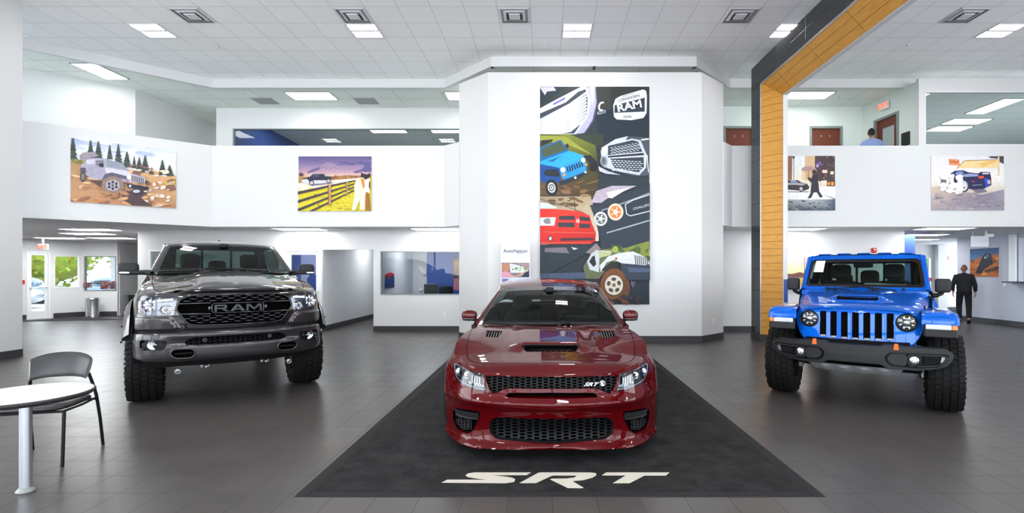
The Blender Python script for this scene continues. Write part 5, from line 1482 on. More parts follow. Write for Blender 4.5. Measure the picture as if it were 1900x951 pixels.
  c.lathe([(.056, -.004), (.058, .004), (.05, .006), (.02, .014), (0, .014)], (.768, y, .755), (-.25, 1, 0), 24); c.box((.768, y - .004, .755), (.07, .01, .012), bev=.003); c.box((.768, y - .004, .775), (.04, .01, .010), bev=.003); mr(c).build('fog_lamp', 'reflector', fo)
  c = MB(); c.cyl((.845, y + .03, .760), (.845, y + .015, .760), .022, n=14); c.cyl((.700, y - .03, .760), (.700, y - .015, .760), .018, n=12); c.cyl((.855, y + .03, .720), (.855, y + .02, .720), .014, n=12); mr(c).build('sensor', 'trim_black', fo)
  # frame hooks and step lights below
  c = MB(); c.lathe([(.030, -.016), (.034, -.006), (.026, .0), (.014, -.008), (0, -.010)], (.555, -.80, .437), (0, 1, 0), 20); c.cyl((.555, -.795, .437), (.555, -.70, .437), .018, n=12); mr(c).build('frame_bolt', 'wheel_metal', root)
  c = MB(); c.lathe([(.026, -.012), (.028, -.004), (.0, -.006)], (.298, -.83, .470), (0, 1, 0), 20); c.box((.298, -.80, .480), (.10, .03, .07), bev=.012); mr(c).build('skid_bolt', 'wheel_metal', root)
  # fender flares: wide, body colour, ring shaped
  for yc in (0, 3.67):
   c = MB(); n_ = 30
   def fl(a, b_, yc=yc):
    th = PI * (.835 - .885 * a) if yc == 0 else PI * (1.04 - 1.08 * a)
    rr_ = .565 + .165 * b_; bulge = math.sin(PI * min(1, b_ * .96 + .02)) ** .7
    ox = .985 + .070 * (1 - b_ ** 2.2)
    y_ = yc - math.cos(PI - th) * rr_ * 1.0; z_ = .50 + math.sin(th) * rr_ * .985
    return (ox, yc + math.cos(th) * rr_, max(z_, .66))
   c.grid(fl, n_, 6)
   c.grid(lambda a, b_, yc=yc: (lambda th: (1.055 - .13 * b_, yc + math.cos(th) * .565, max(.50 + math.sin(th) * .565 * .985, .66)))(PI * (.835 - .885 * a) if yc == 0 else PI * (1.04 - 1.08 * a)), n_, 2)
   fo_ = mr(c).build('fender_flare', G, root, weld=1e-4, auto=50)
   for k in range(8):
    th = PI * (.09 + .76 * k / 7); bt_ = MB(); bt_.cyl((1.045, yc + math.cos(th) * .60, .50 + math.sin(th) * .59), (1.062, yc + math.cos(th) * .60, .50 + math.sin(th) * .59), .011, n=8); mr(bt_).build('flare_bolt', 'satin_black', fo_)
   ww = MB(); ww.grid(lambda a, b_, yc=yc: (.965 - .36 * b_, yc + .575 * math.cos(PI * a), .52 + .565 * math.sin(PI * a)), 22, 2); ww.grid(lambda a, b_, yc=yc: (.605, yc + .575 * math.cos(PI * a), .62 + (-.10 + .565 * math.sin(PI * a)) * b_), 22, 2); mr(ww).build('wheel_well', 'underbody', root, recalc=False)
 # black valance below the bumper
 vl = MB(); vl.grid(lambda a, b_: (lambda x: (x * (1 - .05 * (1 - b_)), -1.0 + .30 * (abs(x) / .9) ** 2.2 + .05 * (1 - b_), (.500 - .02 * sstep(.5, .85, abs(x)) + (.03 if abs(x) < .3 else 0) * 0) + (.085 + .03 * abs(x)) * b_))((a * 2 - 1) * .88), 30, 4);  vl.build('valance', 'satin_black', root, auto=40)
 # ---- glasshouse
 BASE = lambda u_: (u_ * .80, .62 + .13 * u_ * u_, 1.560 - .022 * u_ * u_)
 TOPL = lambda u_: (u_ * .665, 1.36 + .07 * u_ * u_, 1.962 - .022 * u_ * u_ - .012 * u_ ** 8)
 nv = Vector((0, -.48, .87)).normalized()
 def ws(u_, v_, k=0.0): return Vector(BASE(u_)).lerp(Vector(TOPL(u_)), v_) + nv * (.022 * 4 * v_ * (1 - v_) * (1 - .6 * u_ * u_) + k)
 MB().grid(lambda a, b_: ws(a * 2 - 1, b_), 20, 10).build('windshield', 'car_screen', root, recalc=False)
 bd_ = MB(); bd_.grid(lambda a, b_: ws(a * 2 - 1, .90 + .10 * b_, .002), 24, 1); bd_.grid(lambda a, b_: ws(a * 2 - 1, .06 * b_, .002), 24, 1)
 for s_ in (-1, 1): bd_.grid(lambda a, b_: ws(s_ * (.955 + .045 * a), b_, .002), 1, 12)
 bd_.build('glass_border', 'gloss_black', root, recalc=False)
 MB().grid(lambda a, b_: (lambda q: (q[0] * 1.02, q[1] - .06 * (1 - b_), q[2] - .020 + .006 * b_))(BASE(a * 2 - 1)), 20, 2).build('cowl', 'trim_black', root, recalc=False)
 RC = [(1.36, 1.962), (1.5, 1.995), (1.75, 2.020), (2.1, 2.030), (2.6, 2.025), (2.95, 2.005), (3.04, 1.985)]
 def roof(u_, y):
  q = abs(u_); return (u_ * interp([(1.36, .665), (1.6, .685), (2.2, .695), (3.04, .675)], y), y + .07 * u_ * u_ * (1 - sstep(1.36, 1.8, y)), interp(RC, y) - (.022 + .02 * sstep(1.36, 1.8, y)) * q ** 2.4 - .014 * q ** 8)
 rf = MB().grid(lambda a, b_: roof(a * 2 - 1, 1.36 + 1.68 * b_), 24, 20)
 for s_ in (-1, 1):
  inn, out = [], []
  for k in range(11):
   t_ = k / 10; a = Vector(BASE(1)).lerp(Vector(TOPL(1)), t_) + nv * (.009 * 4 * t_ * (1 - t_)); inn.append(a); out.append(a + Vector((.062 - .012 * t_, .085, -.02 - .012 * t_)))
  for k in range(1, 15):
   y = 1.36 + 1.68 * k / 14; p = Vector(roof(1, y)); inn.append(p); out.append(p + Vector((.048, .02 * (1 - k / 14), -.045)))
  m1 = MB().grid(lambda a, b_: (lambda i: inn[i].lerp(out[i], b_) + Vector((.014, -.004, .016)) * (4 * b_ * (1 - b_)))(min(len(inn) - 1, int(round(a * (len(inn) - 1))))), len(inn) - 1, 4)
  rf.merge(m1 if s_ > 0 else m1.mirror())
  bl_ = [Vector((belt(min(max(p.y, .78), 3.04))[0] + .0, min(max(p.y, .78), 3.04), belt(p.y)[1])) for p in out]
  gl = MB().grid(lambda a, b_: (lambda i: out[i].lerp(bl_[i], b_))(min(len(out) - 1, int(round(a * (len(out) - 1))))), len(out) - 1, 3); (gl if s_ > 0 else gl.mirror()).build('side_window', 'side_screen', root, recalc=False)
  pl = MB()
  for y0, y1 in ((2.02, 2.12), (2.96, 3.04)):
   a, b_, c_, d_ = Vector(roof(1, y0)) + Vector((.052, 0, -.045)), Vector((belt(y0)[0] + .006, y0, belt(y0)[1])), Vector((belt(y1)[0] + .006, y1, belt(y1)[1])), Vector(roof(1, y1)) + Vector((.052, 0, -.045)); pl.add([a, b_, c_, d_], [(0, 1, 2, 3)])
  (pl if s_ > 0 else pl.mirror()).build('door_pillar', 'gloss_black', root)
  mr = lambda m_: m_ if s_ > 0 else m_.mirror()
  m_ = MB(); m_.sq((1.085, .95, 1.585), (.112, .075, .078), (.55, .55), (24, 14)); mo = mr(m_).build('mirror_shell', 'trim_black', root)
  m_ = MB(); m_.sq((1.050, .945, 1.528), (.150, .068, .032), (.5, .6), (24, 10)); m_.tube([(.84, .90, 1.52), (.90, .92, 1.53), (.97, .945, 1.53)], [.045, .036, .03], 10); mr(m_).build('mirror_arm', 'trim_black', mo)
  m_ = MB(); m_.sq((1.125, .885, 1.526), (.055, .012, .014), (.5, .6)); mr(m_).build('mirror_signal', 'lens_white', mo)
  m_ = MB(); m_.sq((1.085, 1.02, 1.585), (.095, .008, .062), (.4, .4)); mr(m_).build('mirror_glass', 'chrome', mo)
  m_ = MB()
  for y in (1.9, 2.85): m_.sq((.992, y, 1.30), (.02, .11, .022), (.5, .5))
  mr(m_).build('door_handle', G, root)
  m_ = MB(); m_.box((.95, 4.79, 1.15), (.07, .14, .42), bev=.02); mr(m_).build('tail_light', 'red_gloss', root)
  m_ = MB(); m_.tube([(.93, .75, .52), (.99, .95, .50), (.99, 2.75, .50), (.93, 2.95, .52)], .04, 10); mr(m_).build('side_step', 'satin_black', root)
 rf.build('roof', G, root, weld=1e-3, auto=50)
 an = MB(); an.prism([(2.3, 2.025), (2.45, 2.025), (2.44, 2.06), (2.40, 2.07)], lambda y, z, k: (-.015 + .03 * k, y, z)); an.build('antenna', 'satin_black', root)
 # rear wall of the cab with three-piece window
 MB().add([(-.66, 3.04, 1.60), (.66, 3.04, 1.60), (.62, 3.03, 1.93), (-.62, 3.03, 1.93)], [(0, 1, 2, 3)]).build('rear_window', 'car_screen', root, recalc=False)
 rw = MB()
 for (x0, x1, z0, z1) in ((-.7, .7, 1.48, 1.61), (-.7, .7, 1.915, 1.985), (-.235, -.20, 1.6, 1.93), (.20, .235, 1.6, 1.93)): rw.box(((x0 + x1) / 2, 3.045, (z0 + z1) / 2), (x1 - x0, .03, z1 - z0))
 for s_ in (-1, 1): rw.prism([(s_ * .60, 1.48), (s_ * .85, 1.48), (s_ * .70, 1.97), (s_ * .58, 1.97)], lambda x, z, k: (x, 3.03 + .03 * k, z))
 rw.build('cab_rear', 'satin_black', root)
 # ---- inside
 it = MB(); it.grid(lambda a, b_: ((a * 2 - 1) * .76, .72 + .38 * b_, 1.535 + .02 * math.sin(PI * b_) - .03 * (a * 2 - 1) ** 2), 14, 6); it.box((0, 1.15, 1.32), (1.55, .14, .4)); it.build('dashboard', 'dash_dark', root)
 tb = MB(); tb.box((0, 1.95, .80), (1.7, 2.2, .06)); tb.box((0, .85, 1.1), (1.6, .05, .6)); tb.box((0, 3.02, 1.15), (1.6, .04, .7))
 for s_ in (-1, 1): tb.box((s_ * .84, 1.95, 1.15), (.03, 2.2, .70))
 tb.box((0, 1.7, 1.02), (.26, .9, .40), bev=.03); tb.build('cabin_tub', 'interior_dark', root)
 MB().grid(lambda a, b_: vadd(roof((a * 2 - 1) * .98, 1.40 + 1.6 * b_), (0, 0, -.03)), 12, 10, flip=True).build('headliner', 'interior_dark', root, recalc=False)
 for x in (-.40, .40): seat(root, x, 1.62, .88, .52, back_h=.58)
 for x in (-.42, 0, .42): seat(root, x, 2.50, .90, .46, x == 0, back_h=.47)
 steering_wheel(root, .40, 1.24, 1.40)
 rm = MB(); rm.sq((0, 1.30, 1.89), (.12, .02, .035), (.4, .5)); rm.sq((0, 1.27, 1.93), (.06, .05, .03)); rm.build('rear_view_mirror', 'interior_dark', root)
 wipers(root, [((-.30, .60, 1.562), (-.45, .64, 1.575), (-.74, .72, 1.570)), ((.25, .60, 1.562), (.10, .62, 1.578), (-.25, .66, 1.585))])
 ub = MB(); ub.box((0, 1.9, .62), (1.3, 5.4, .12)); ub.box((0, -.45, .70), (1.15, .7, .3)); ub.box((0, 0, .47), (1.3, .13, .13), bev=.04); ub.box((0, 3.67, .47), (1.3, .16, .16), bev=.05); ub.sq((0, 3.67, .47), (.17, .2, .17)); ub.box((0, -.80, .72), (1.15, .06, .42)); ub.box((0, -.45, .52), (.9, .5, .06)); ub.build('chassis', 'underbody', root)
 for s_ in (-1, 1):
  sp = MB(); sp.cyl((s_ * .58, .05, .45), (s_ * .50, .1, 1.0), .035, n=10); sp.tube([(s_ * .66, -.05, .44), (s_ * .35, -.10, .46), (s_ * .2, -.1, .52)], .028, 8); sp.build('suspension_arm', 'wheel_metal', root)
 put_wheels(root, tread_tyre(.455, .34, .25, 44), rim_mesh(.25, .30, 8), .455, .862, (0, 3.67), 'wheel_metal')
 return root
mat('grille_slat', (.045, .046, .052, 1), .3, .3)
mat('letter_dark', (.012, .013, .018, 1), .35)
mat('headlight_base', (.11, .12, .15, 1), .22, .6)
pickup = build_pickup()
# ------------------------------------------------------------------ blue open-fender truck on the right
def build_jeep():
 root = thing('off_road_truck', 'bright blue off-road truck with seven-slot grille, round headlights and black steel bumper', 'truck', (3.766, 6.085, 0), math.radians(-35))
 BL = 'paint_hydro'
 gy = lambda x, z: -.475 + .085 * (abs(x) / .6) ** 2.4 + .10 * max(0, z - .74) * .6 + .02 * sstep(1.06, 1.12, z)
 G = lambda x, z: (x, gy(x, z), z)
 half = [(0, 1.118), (.20, 1.117), (.40, 1.108), (.50, 1.098), (.570, 1.080), (.602, 1.045), (.610, .98), (.598, .89), (.572, .82), (.540, .768), (.500, .732), (.44, .712), (.40, .712), (.37, .735), (.30, .745), (0, .742)]
 slots = {}
 for i, c in enumerate((-.325, -.2165, -.1085, 0, .1085, .2165, .325)):
  w = .0335; zb = .770 + .012 * (abs(c) / .325) ** 2
  slots['s%d' % i] = rounded([(c - w, zb), (c + w, zb), (c + w, 1.080), (c - w, 1.080)], .018)
 lamps = {'hl': ellipse(.472, .983, .101, .101, 36), 'hr': ellipse(-.472, .983, .101, .101, 36)}
 # the outer slots are notched round the lamps
 for k, sg in (('s0', -1), ('s6', 1)):
  slots[k] = [((x, z) if math.hypot(x - sg * .472, z - .983) > .118 else tuple(Vector((sg * .472, .983)) + (Vector((x, z)) - Vector((sg * .472, .983))).normalized() * .118)) for x, z in densify(slots[k], .015)]
 outline = [(x, z) for x, z in half] + [(-x, z) for x, z in reversed(half) if x > 0]
 outline = rounded(outline, .02, 3)
 VV, T_ = cdt(outline, {**slots, **lamps}, .03, .03, .013)
 m = MB(); v, f = sub(VV, T_[''], G); m.add(v, f, 0, True)
 for k, pl in {**slots, **lamps}.items(): m.merge(walls(densify(pl, .015), lambda x, z: G(x, z), lambda x, z: vadd(G(x, z), (0, .045, 0)), False))
 # rounded outer border turning back
 ol = densify(outline, .02)
 def ring(k):
  o = shrink(ol, -.0001 - .012 * math.sin(k * PI / 2)); return [(a[0], gy(*b_) + .02 * (1 - math.cos(k * PI / 2)) + .0, a[1]) for a, b_ in zip(o, ol)]
 n = len(ol); R0_, R1_, R2_, R3_ = [G(*p) for p in ol], ring(.5), ring(1), [(p[0], p[1] + .10, p[2]) for p in ring(1)]
 for A_, B_ in ((R0_, R1_), (R1_, R2_), (R2_, R3_)): m.add(A_ + B_, [(i, (i + 1) % n, n + (i + 1) % n, n + i) for i in range(n)], 0, True)
 gr = m.build('grille', BL, root, weld=1e-4, auto=42)
 b_ = MB(); b_.add([(-.37, -.40, .75), (.37, -.40, .75), (.37, -.38, 1.10), (-.37, -.38, 1.10)], [(0, 1, 2, 3)]); b_.build('radiator', 'void_black', gr)
 for c in (-.325, -.2165, -.1085, 0, .1085, .2165, .325):
  mesh = MB(); pl = rounded([(c - .030, .790), (c + .030, .790), (c + .030, 1.078), (c - .030, 1.078)], .01)
  for i in range(3):
   for j in range(15):
    x = c - .022 + i * .022; z = .80 + j * .0185 + (.009 if i % 2 else 0)
    mesh.box((x, -.425, z), (.012, .006, .005))
  mesh.build('mesh_insert', 'grille_black', gr)
 for c in (-.325, -.2165, -.1085, 0, .1085, .2165, .325): MB().box((c, gy(c, .785) + .022, .782 + .012 * (abs(c) / .325) ** 2), (.060, .03, .022), bev=.004).build('slot_sill', 'skid_silver', gr)
 for sg in (1, -1):
  x, z = sg * .472, .983; y = gy(.472, .983)
  h = MB(); h.lathe([(.101, .004), (.097, -.004), (.090, .0), (.086, .028), (.0, .034)], (x, y, z), (0, 1, 0), 40); hl = h.build('headlight', 'satin_black', root, auto=40)
  q = MB(); q.sq((x, y + .012, z), (.036, .020, .030), (.8, .8), (18, 10))
  for k in range(8):
   a = 2 * PI * (k + .5) / 8; q.box((x + .060 * math.cos(a), y + .014, z + .060 * math.sin(a)), (.030, .014, .020), ry3(-a), bev=.004)
  q.box((x, y + .012, z + .046), (.075, .012, .014), bev=.004); q.box((x, y + .012, z - .046), (.075, .012, .014), bev=.004); q.build('reflector', 'reflector', hl)
  q = MB(); q.lathe([(.089, .000), (.06, -.010), (.0, -.014)], (x, y, z), (0, 1, 0), 36); q.build('headlight_cover', 'lamp_cover', hl)
 # ---- hood: flat centre, falling edges, power bulge with slot
 YC = .64
 he = lambda y: interp([(-.46, .590), (-.38, .604), (0, .632), (.64, .700)], y)
 zc_ = lambda y: interp([(-.46, 1.118), (-.43, 1.135), (-.35, 1.157), (-.1, 1.196), (.3, 1.262), (.64, 1.300)], y)
 def hood(u_, y, k=0):
  x = u_ * he(y); q = abs(u_); z = zc_(y) - .052 * q ** 5 - .008 * q * q
  z += .024 * (1 - sstep(.22, .40, abs(x))) * sstep(-.18, -.03, y) * (1 - .6 * sstep(.25, .6, y))
  z += .014 * sstep(.50, .60, abs(x)) * (1 - sstep(.62, .70, abs(x))) * sstep(0, .3, y)
  z += .024 * (1 - sstep(.225, .31, abs(x))) * sstep(-.135, -.062, y) * (1 - sstep(0, .4, y))
  yy = y + .085 * q ** 2.4 * (1 - sstep(-.46, -.1, y))
  return (x, yy, z)
 hd = MB(); hd.grid(lambda a, b2: hood(a * 2 - 1, -.46 + (YC + .46) * b2), 44, 40)
 for s_ in (-1, 1):
  g = MB(); g.grid(lambda a, b2: (lambda p: (p[0] + s_ * (.020 * math.sin(PI / 2 * min(1, b2 * 3)) - .012 * b2), p[1], p[2] - .015 * min(1, b2 * 3) - (.20 + .10 * (p[1] + .46)) * b2))(hood(s_, -.46 + (YC + .46) * a)), 30, 8); hd.merge(g)
 hd.build('hood', BL, root, weld=1e-4, auto=48)
 sp = rounded([(-.222, -.142), (.212, -.142), (.212, -.058), (-.222, -.058)], .032, 5)
 hu = lambda x, y: hood(x / he(y), y)
 s2 = MB(); dens = densify(sp, .02); s2.add([vadd(hu(x, y), (0, 0, .003)) for x, y in dens], [list(range(len(dens)))], 0); so = s2.build('hood_intake', 'void_black', root)
 s3 = MB(); s3.tube([vadd(hu(x, y), (0, 0, .004)) for x, y in dens], .007, 6, closed=True); s3.build('intake_rim', BL, so)
 s4 = MB()
 for k in range(26): x = -.205 + k * .0160; s4.box(vadd(hu(x, -.10), (0, 0, .004)), (.005, .06, .008), rx3(.5))
 s4.build('intake_mesh', 'grille_black', so)
 for sg in (1, -1):  # hood latches and footman hinges, side decal
  q = MB(); q.box((sg * .640, -.17, 1.085), (.035, .05, .09), bev=.01); q.box((sg * .648, -.17, 1.03), (.03, .035, .06), bev=.008); q.build('hood_latch', 'satin_black', root)
  q = MB(); q.box((sg * .655, .20, 1.10), (.006, .34, .10), Matrix.Identity(3)); q.build('side_decal', 'decal_orange', root)
 for x in (-.30, .13, .45): q = MB(); q.box((x, .60, 1.315), (.05, .05, .022), bev=.008); q.cyl((x, .585, 1.32), (x, .585, 1.335), .010, n=10); q.build('hood_bumper', 'satin_black', root)
 # ---- tub: cowl sides, doors, rear
 side = MB()
 prof = [(.76, .55), (.775, .62), (.785, .80), (.785, 1.05), (.772, 1.16), (.745, 1.215)]
 def tub(a, b2):
  y = .62 + 2.55 * a; x, z = 0, 0
  i = min(int(b2 * 5 + 1e-6), 4); t_ = b2 * 5 - i; x = prof[i][0] * (1 - t_) + prof[i + 1][0] * t_; z = prof[i][1] * (1 - t_) + prof[i + 1][1] * t_
  tp = sstep(.62, 1.1, y); x = (.705 + (x - .705) * (.45 + .55 * tp)); z = z if z < 1.15 else z + (1.215 - 1.215) + (.075 * (1 - sstep(.62, .95, y)) if b2 > .9 else 0)
  return (x, y, z)
 side.grid(tub, 34, 10); side.merge(side.mirror())
 side.add([(-.70, .63, .55), (.70, .63, .55), (.70, .63, 1.29), (-.70, .63, 1.29)], [(0, 1, 2, 3)])
 for s_ in (-1, 1): side.add([(s_ * .74, .62, 1.295), (s_ * .70, .62, 1.30), (s_ * .70, .98, 1.30), (s_ * .755, .98, 1.218)], [(0, 1, 2, 3)])
 side.build('tub', BL, root, weld=1e-4, auto=40)
 for sg in (1, -1):
  q = MB()
  for (y0, y1) in ((.98, 1.95), (1.99, 2.80)):
   o = [(y0, .66), (y1, .62 if y1 < 2.5 else .80), (y1, 1.20), (y0, 1.20)]
   q.prism(rounded(o, .05), lambda y, z, k: (sg * (.797 - .018 * k if z < 1.1 else .780 - .018 * k), y, z))
   q2 = MB(); q2.box((sg * .806, y1 - .10, 1.08), (.03, .13, .03), bev=.01); q2.build('door_handle', 'satin_black', root)
  q.build('door', BL, root, auto=30) if False else q.build('door_skin', BL, root)
 # ---- bed
 bd = MB(); x1, y0, y1 = .785, 3.20, 4.70
 bd.add([(x1, y0, .66), (x1, y1, .70), (x1, y1, 1.20), (x1, y0, 1.20)], [(0, 1, 2, 3)]); bd.add([(x1, y0, 1.20), (x1, y1, 1.20), (.66, y1, 1.20), (.66, y0, 1.20)], [(0, 1, 2, 3)]); bd.add([(.66, y0, 1.20), (.66, y1, 1.20), (.66, y1, .80), (.66, y0, .80)], [(0, 1, 2, 3)])
 bd.add([(0, y0, .80), (.66, y0, .80), (.66, y1, .80), (0, y1, .80)], [(0, 1, 2, 3)])
 for y in (y0, y0 + .04, y1, y1 - .04): bd.add([(0, y, .68), (x1, y, .68), (x1, y, 1.20), (0, y, 1.20)], [(0, 1, 2, 3)])
 bd.merge(bd.mirror()); bd.build('bed', BL, root, weld=1e-4)
 # ---- fenders: boxy flares, blue top and black edge with lamp
 def flare(yc, front):
  P_ = ([(-.505, .985), (-.50, 1.04), (-.46, 1.085), (-.38, 1.108), (-.2, 1.115), (.15, 1.115), (.33, 1.09), (.45, 1.0), (.55, .86), (.62, .74)] if front else [(-.60, .70), (-.54, .90), (-.44, 1.02), (-.3, 1.08), (0, 1.09), (.3, 1.08), (.44, 1.02), (.54, .88), (.58, .74)])
  P_ = catmull(P_, 4); xin = .60 if front else .78
  t_ = MB(); sec = [(xin, .005), (.80, .008), (.875, .0), (.905, -.016), (.916, -.045), (.914, -.075)]; k = len(sec); n = len(P_)
  V = []
  for i, (y, z) in enumerate(P_):
   a, c = P_[max(0, i - 1)], P_[min(n - 1, i + 1)]; d = Vector((c[0] - a[0], c[1] - a[1])).normalized(); nn = Vector((-d.y, d.x))
   for x, o in sec: V.append((x, yc + y + nn.x * o, z + nn.y * o))
  t_.add(V, [(i * k + j, i * k + j + 1, (i + 1) * k + j + 1, (i + 1) * k + j) for i in range(n - 1) for j in range(k - 1)], 0, True)
  u_ = MB(); sec2 = [(.913, -.070), (.922, -.078), (.922, -.125), (.905, -.135), (.88, -.135), (xin + .04, -.100)]; V = []; k = len(sec2)
  for i, (y, z) in enumerate(P_):
   a, c = P_[max(0, i - 1)], P_[min(n - 1, i + 1)]; d = Vector((c[0] - a[0], c[1] - a[1])).normalized(); nn = Vector((-d.y, d.x))
   for x, o in sec2: V.append((x, yc + y + nn.x * o, z + nn.y * o))
  u_.add(V, [(i * k + j, i * k + j + 1, (i + 1) * k + j + 1, (i + 1) * k + j) for i in range(n - 1) for j in range(k - 1)], 0, True)
  return t_, u_
 for sg in (1, -1):
  mr = lambda m_: m_ if sg > 0 else m_.mirror()
  for yc, fr_ in ((0, True), (3.49, False)):
   a, b2 = flare(yc, fr_); fo = mr(a).build('fender_flare', BL, root, auto=50); mr(b2).build('flare_edge', 'trim_black', fo, auto=40)
   if fr_:
    # front face: blue above, lamp strip, black below
    q = MB(); q.prism(rounded([(.615, .985), (.898, .985), (.898, 1.035), (.865, 1.088), (.80, 1.105), (.66, 1.112), (.628, 1.09)], .02), lambda x, z, k: (x, -.512 + .035 * k + .9 * max(0, z - 1.03) * .6, z)); mr(q).build('flare_front', BL, fo)
    q = MB(); q.box((.757, -.492, .915), (.285, .05, .135), bev=.015); mr(q).build('flare_nose', 'trim_black', fo)
    q = MB(); q.box((.740, -.520, .960), (.212, .014, .050), bev=.006)
    for zz in (.948, .960, .972): q.box((.740, -.529, zz), (.205, .006, .006))
    mr(q).build('light_strip', 'lens_white', fo)
    q = MB(); q.box((.872, -.512, .960), (.048, .03, .050), bev=.008); mr(q).build('turn_signal', 'amber', fo)
    w = MB(); w.box((.615, .08, .98), (.02, .76, .26)); w.box((.70, .45, .85), (.24, .03, .4)); mr(w).build('inner_fender', 'underbody', root)
  # ---- windshield frame pillars, mirror
  q = MB(); q.sq((.858, .96, 1.363), (.082, .045, .088), (.32, .32), (24, 14)); mo = mr(q).build('mirror_shell', 'trim_black', root)
  q = MB(); q.sq((.858, .995, 1.363), (.070, .012, .074), (.3, .3)); mr(q).build('mirror_glass', 'chrome', mo)
  q = MB(); q.tube([(.745, .92, 1.235), (.80, .94, 1.24), (.85, .955, 1.265), (.86, .96, 1.29)], [.030, .026, .022, .02], 8); mr(q).build('mirror_arm', 'satin_black', mo)
 FY = lambda z: .70 + (z - 1.31) * .78      # rake of the windshield plane
 FP = lambda x, z, o=0.0: (x, FY(z) + .05 * (abs(x) / .7) ** 2 - o, z + .0)
 hw = lambda z: .728 - (z - 1.31) * .125
 def rect(z0, z1, e): return [(-hw(z0) + e, z0), (hw(z0) - e, z0), (hw(z1) - e, z1), (-hw(z1) + e, z1)]
 op = rounded(rect(1.338, 1.712, .052), .055, 6); ou = rounded(rect(1.295, 1.768, 0), .05, 6)
 VF, TF = cdt(ou, {'g': op}, .05, .04, .03)
 fr = MB(); v, f = sub(VF, TF[''], lambda x, z: FP(x, z)); fr.add(v, f, 0, True)
 fr.merge(walls(densify(op, .03), lambda x, z: FP(x, z), lambda x, z: FP(x, z, -.05), False)); fr.merge(walls(densify(ou, .03), lambda x, z: FP(x, z), lambda x, z: FP(x, z, -.07), False, smooth=True))
 fr.build('windshield_frame', BL, root, weld=1e-4, auto=45)
 v, f = sub(VF, TF['g'], lambda x, z: FP(x, z, -.012)); MB().add(v, f, 0, True).build('windshield', 'car_screen', root, recalc=False)
 o2 = rounded(rect(1.372, 1.672, .085), .05, 6); VF2, TF2 = cdt(op, {'i': o2}, .05, .04, .03); v, f = sub(VF2, TF2[''], lambda x, z: FP(x, z, -.009)); MB().add(v, f).build('glass_border', 'gloss_black', root)
 # hardtop
 RZ = lambda x, y: 1.782 + .012 * sstep(1.1, 1.5, y) - .012 * (abs(x) / .64) ** 2 - .05 * sstep(.58, .67, abs(x)) - .03 * sstep(2.95, 3.12, y)
 tp = MB(); tp.grid(lambda a, b2: (lambda x, y: (x, y, RZ(x, y)))((a * 2 - 1) * .672, 1.075 + 2.05 * b2), 30, 20)
 for s_ in (-1, 1): tp.grid(lambda a, b2: (s_ * (.672 + .006 * b2), 1.075 + 2.05 * a, 1.73 + .0 - .05 * b2), 20, 2)
 for s_ in (-1, 1): 
  for y0_, y1_ in ((1.92, 2.0), (2.78, 3.12)): tp.add([(s_ * .678, y0_, 1.69), (s_ * .678, y1_, 1.69), (s_ * .745, y1_, 1.20), (s_ * .745, y0_, 1.20)], [(0, 1, 2, 3)])
 tp.build('hardtop', BL, root, weld=1e-4, auto=45)
 pn = MB()
 for k in range(5): x = -.48 + k * .24; pn.sq((x, 1.5, RZ(x, 1.5) - .002), (.085, .42, .014), (.3, .5), (20, 6))
 pn.build('roof_ribs', BL, root)
 for s_ in (-1, 1):
  g = MB(); g.add([(s_ * .680, 1.10, 1.70), (s_ * .680, 2.80, 1.70), (s_ * .750, 2.80, 1.21), (s_ * .750, .86, 1.22)], [(0, 1, 2, 3)]); g.build('side_window', 'side_screen', root, recalc=False)
  g = MB(); g.tube([(s_ * .70, .74, 1.30), (s_ * .66, 1.06, 1.74)], .03, 6); g.build('pillar', BL, root)
 # rear wall with three-part window
 rw = MB()
 for (a, b2, c, d) in ((-.6, .6, 1.20, 1.36), (-.6, .6, 1.68, 1.76), (-.215, -.18, 1.35, 1.70), (.18, .215, 1.35, 1.70)): rw.box(((a + b2) / 2, 3.12, (c + d) / 2), (b2 - a, .04, d - c))
 for s_ in (-1, 1): rw.prism([(s_ * .57, 1.20), (s_ * .74, 1.20), (s_ * .675, 1.75), (s_ * .56, 1.75)], lambda x, z, k: (x, 3.10 + .04 * k, z))
 rw.build('cab_rear', 'satin_black', root)
 MB().add([(-.58, 3.11, 1.35), (.58, 3.11, 1.35), (.58, 3.11, 1.69), (-.58, 3.11, 1.69)], [(0, 1, 2, 3)]).build('rear_window', 'car_screen', root, recalc=False)
 # ---- bumper: stamped steel with two lamp pods
 by = lambda x, z: -.775 + .235 * (abs(x) / .86) ** 2.0 + .05 * abs(z - .64) * (1 if z > .64 else .6)
 def bb(x, z, o=0.0): return (x, by(x, z) + o, z)
 bh = [(0, .742), (.24, .742), (.275, .762), (.40, .758), (.44, .752), (.78, .742), (.845, .716), (.866, .690), (.858, .645), (.835, .598), (.79, .562), (.70, .535), (.56, .517), (.30, .522), (.245, .560), (0, .563)]
 bo = [(x, z) for x, z in bh] + [(-x, z) for x, z in reversed(bh) if x > 0]; bo = rounded(bo, .015, 3)
 face = rounded([(-.225, .578), (.225, .578), (.255, .64), (.235, .690), (-.235, .690), (-.255, .64)], .012)
 def podp(sg): 
  p = rounded([(.275, .648), (.325, .698), (.46, .698), (.80, .690), (.828, .672), (.80, .600), (.74, .558), (.57, .538), (.345, .548), (.295, .580)], .018); return [(sg * x, z) for x, z in (p if sg > 0 else p[::-1])]
 VB, TB = cdt(bo, {'f': face, 'p1': podp(1), 'p2': podp(-1)}, .04, .025, .016)
 m = MB(); v, f = sub(VB, TB[''], bb); m.add(v, f, 0, True)
 v, f = sub(VB, TB['f'], lambda x, z: bb(x, z, -.010)); m.add(v, f, 0, True); m.merge(walls(densify(face, .02), bb, lambda x, z: bb(x, z, -.010), False))
 for sg in (1, -1): m.merge(walls(densify(podp(sg), .02), bb, lambda x, z: bb(x, z, .03), False))
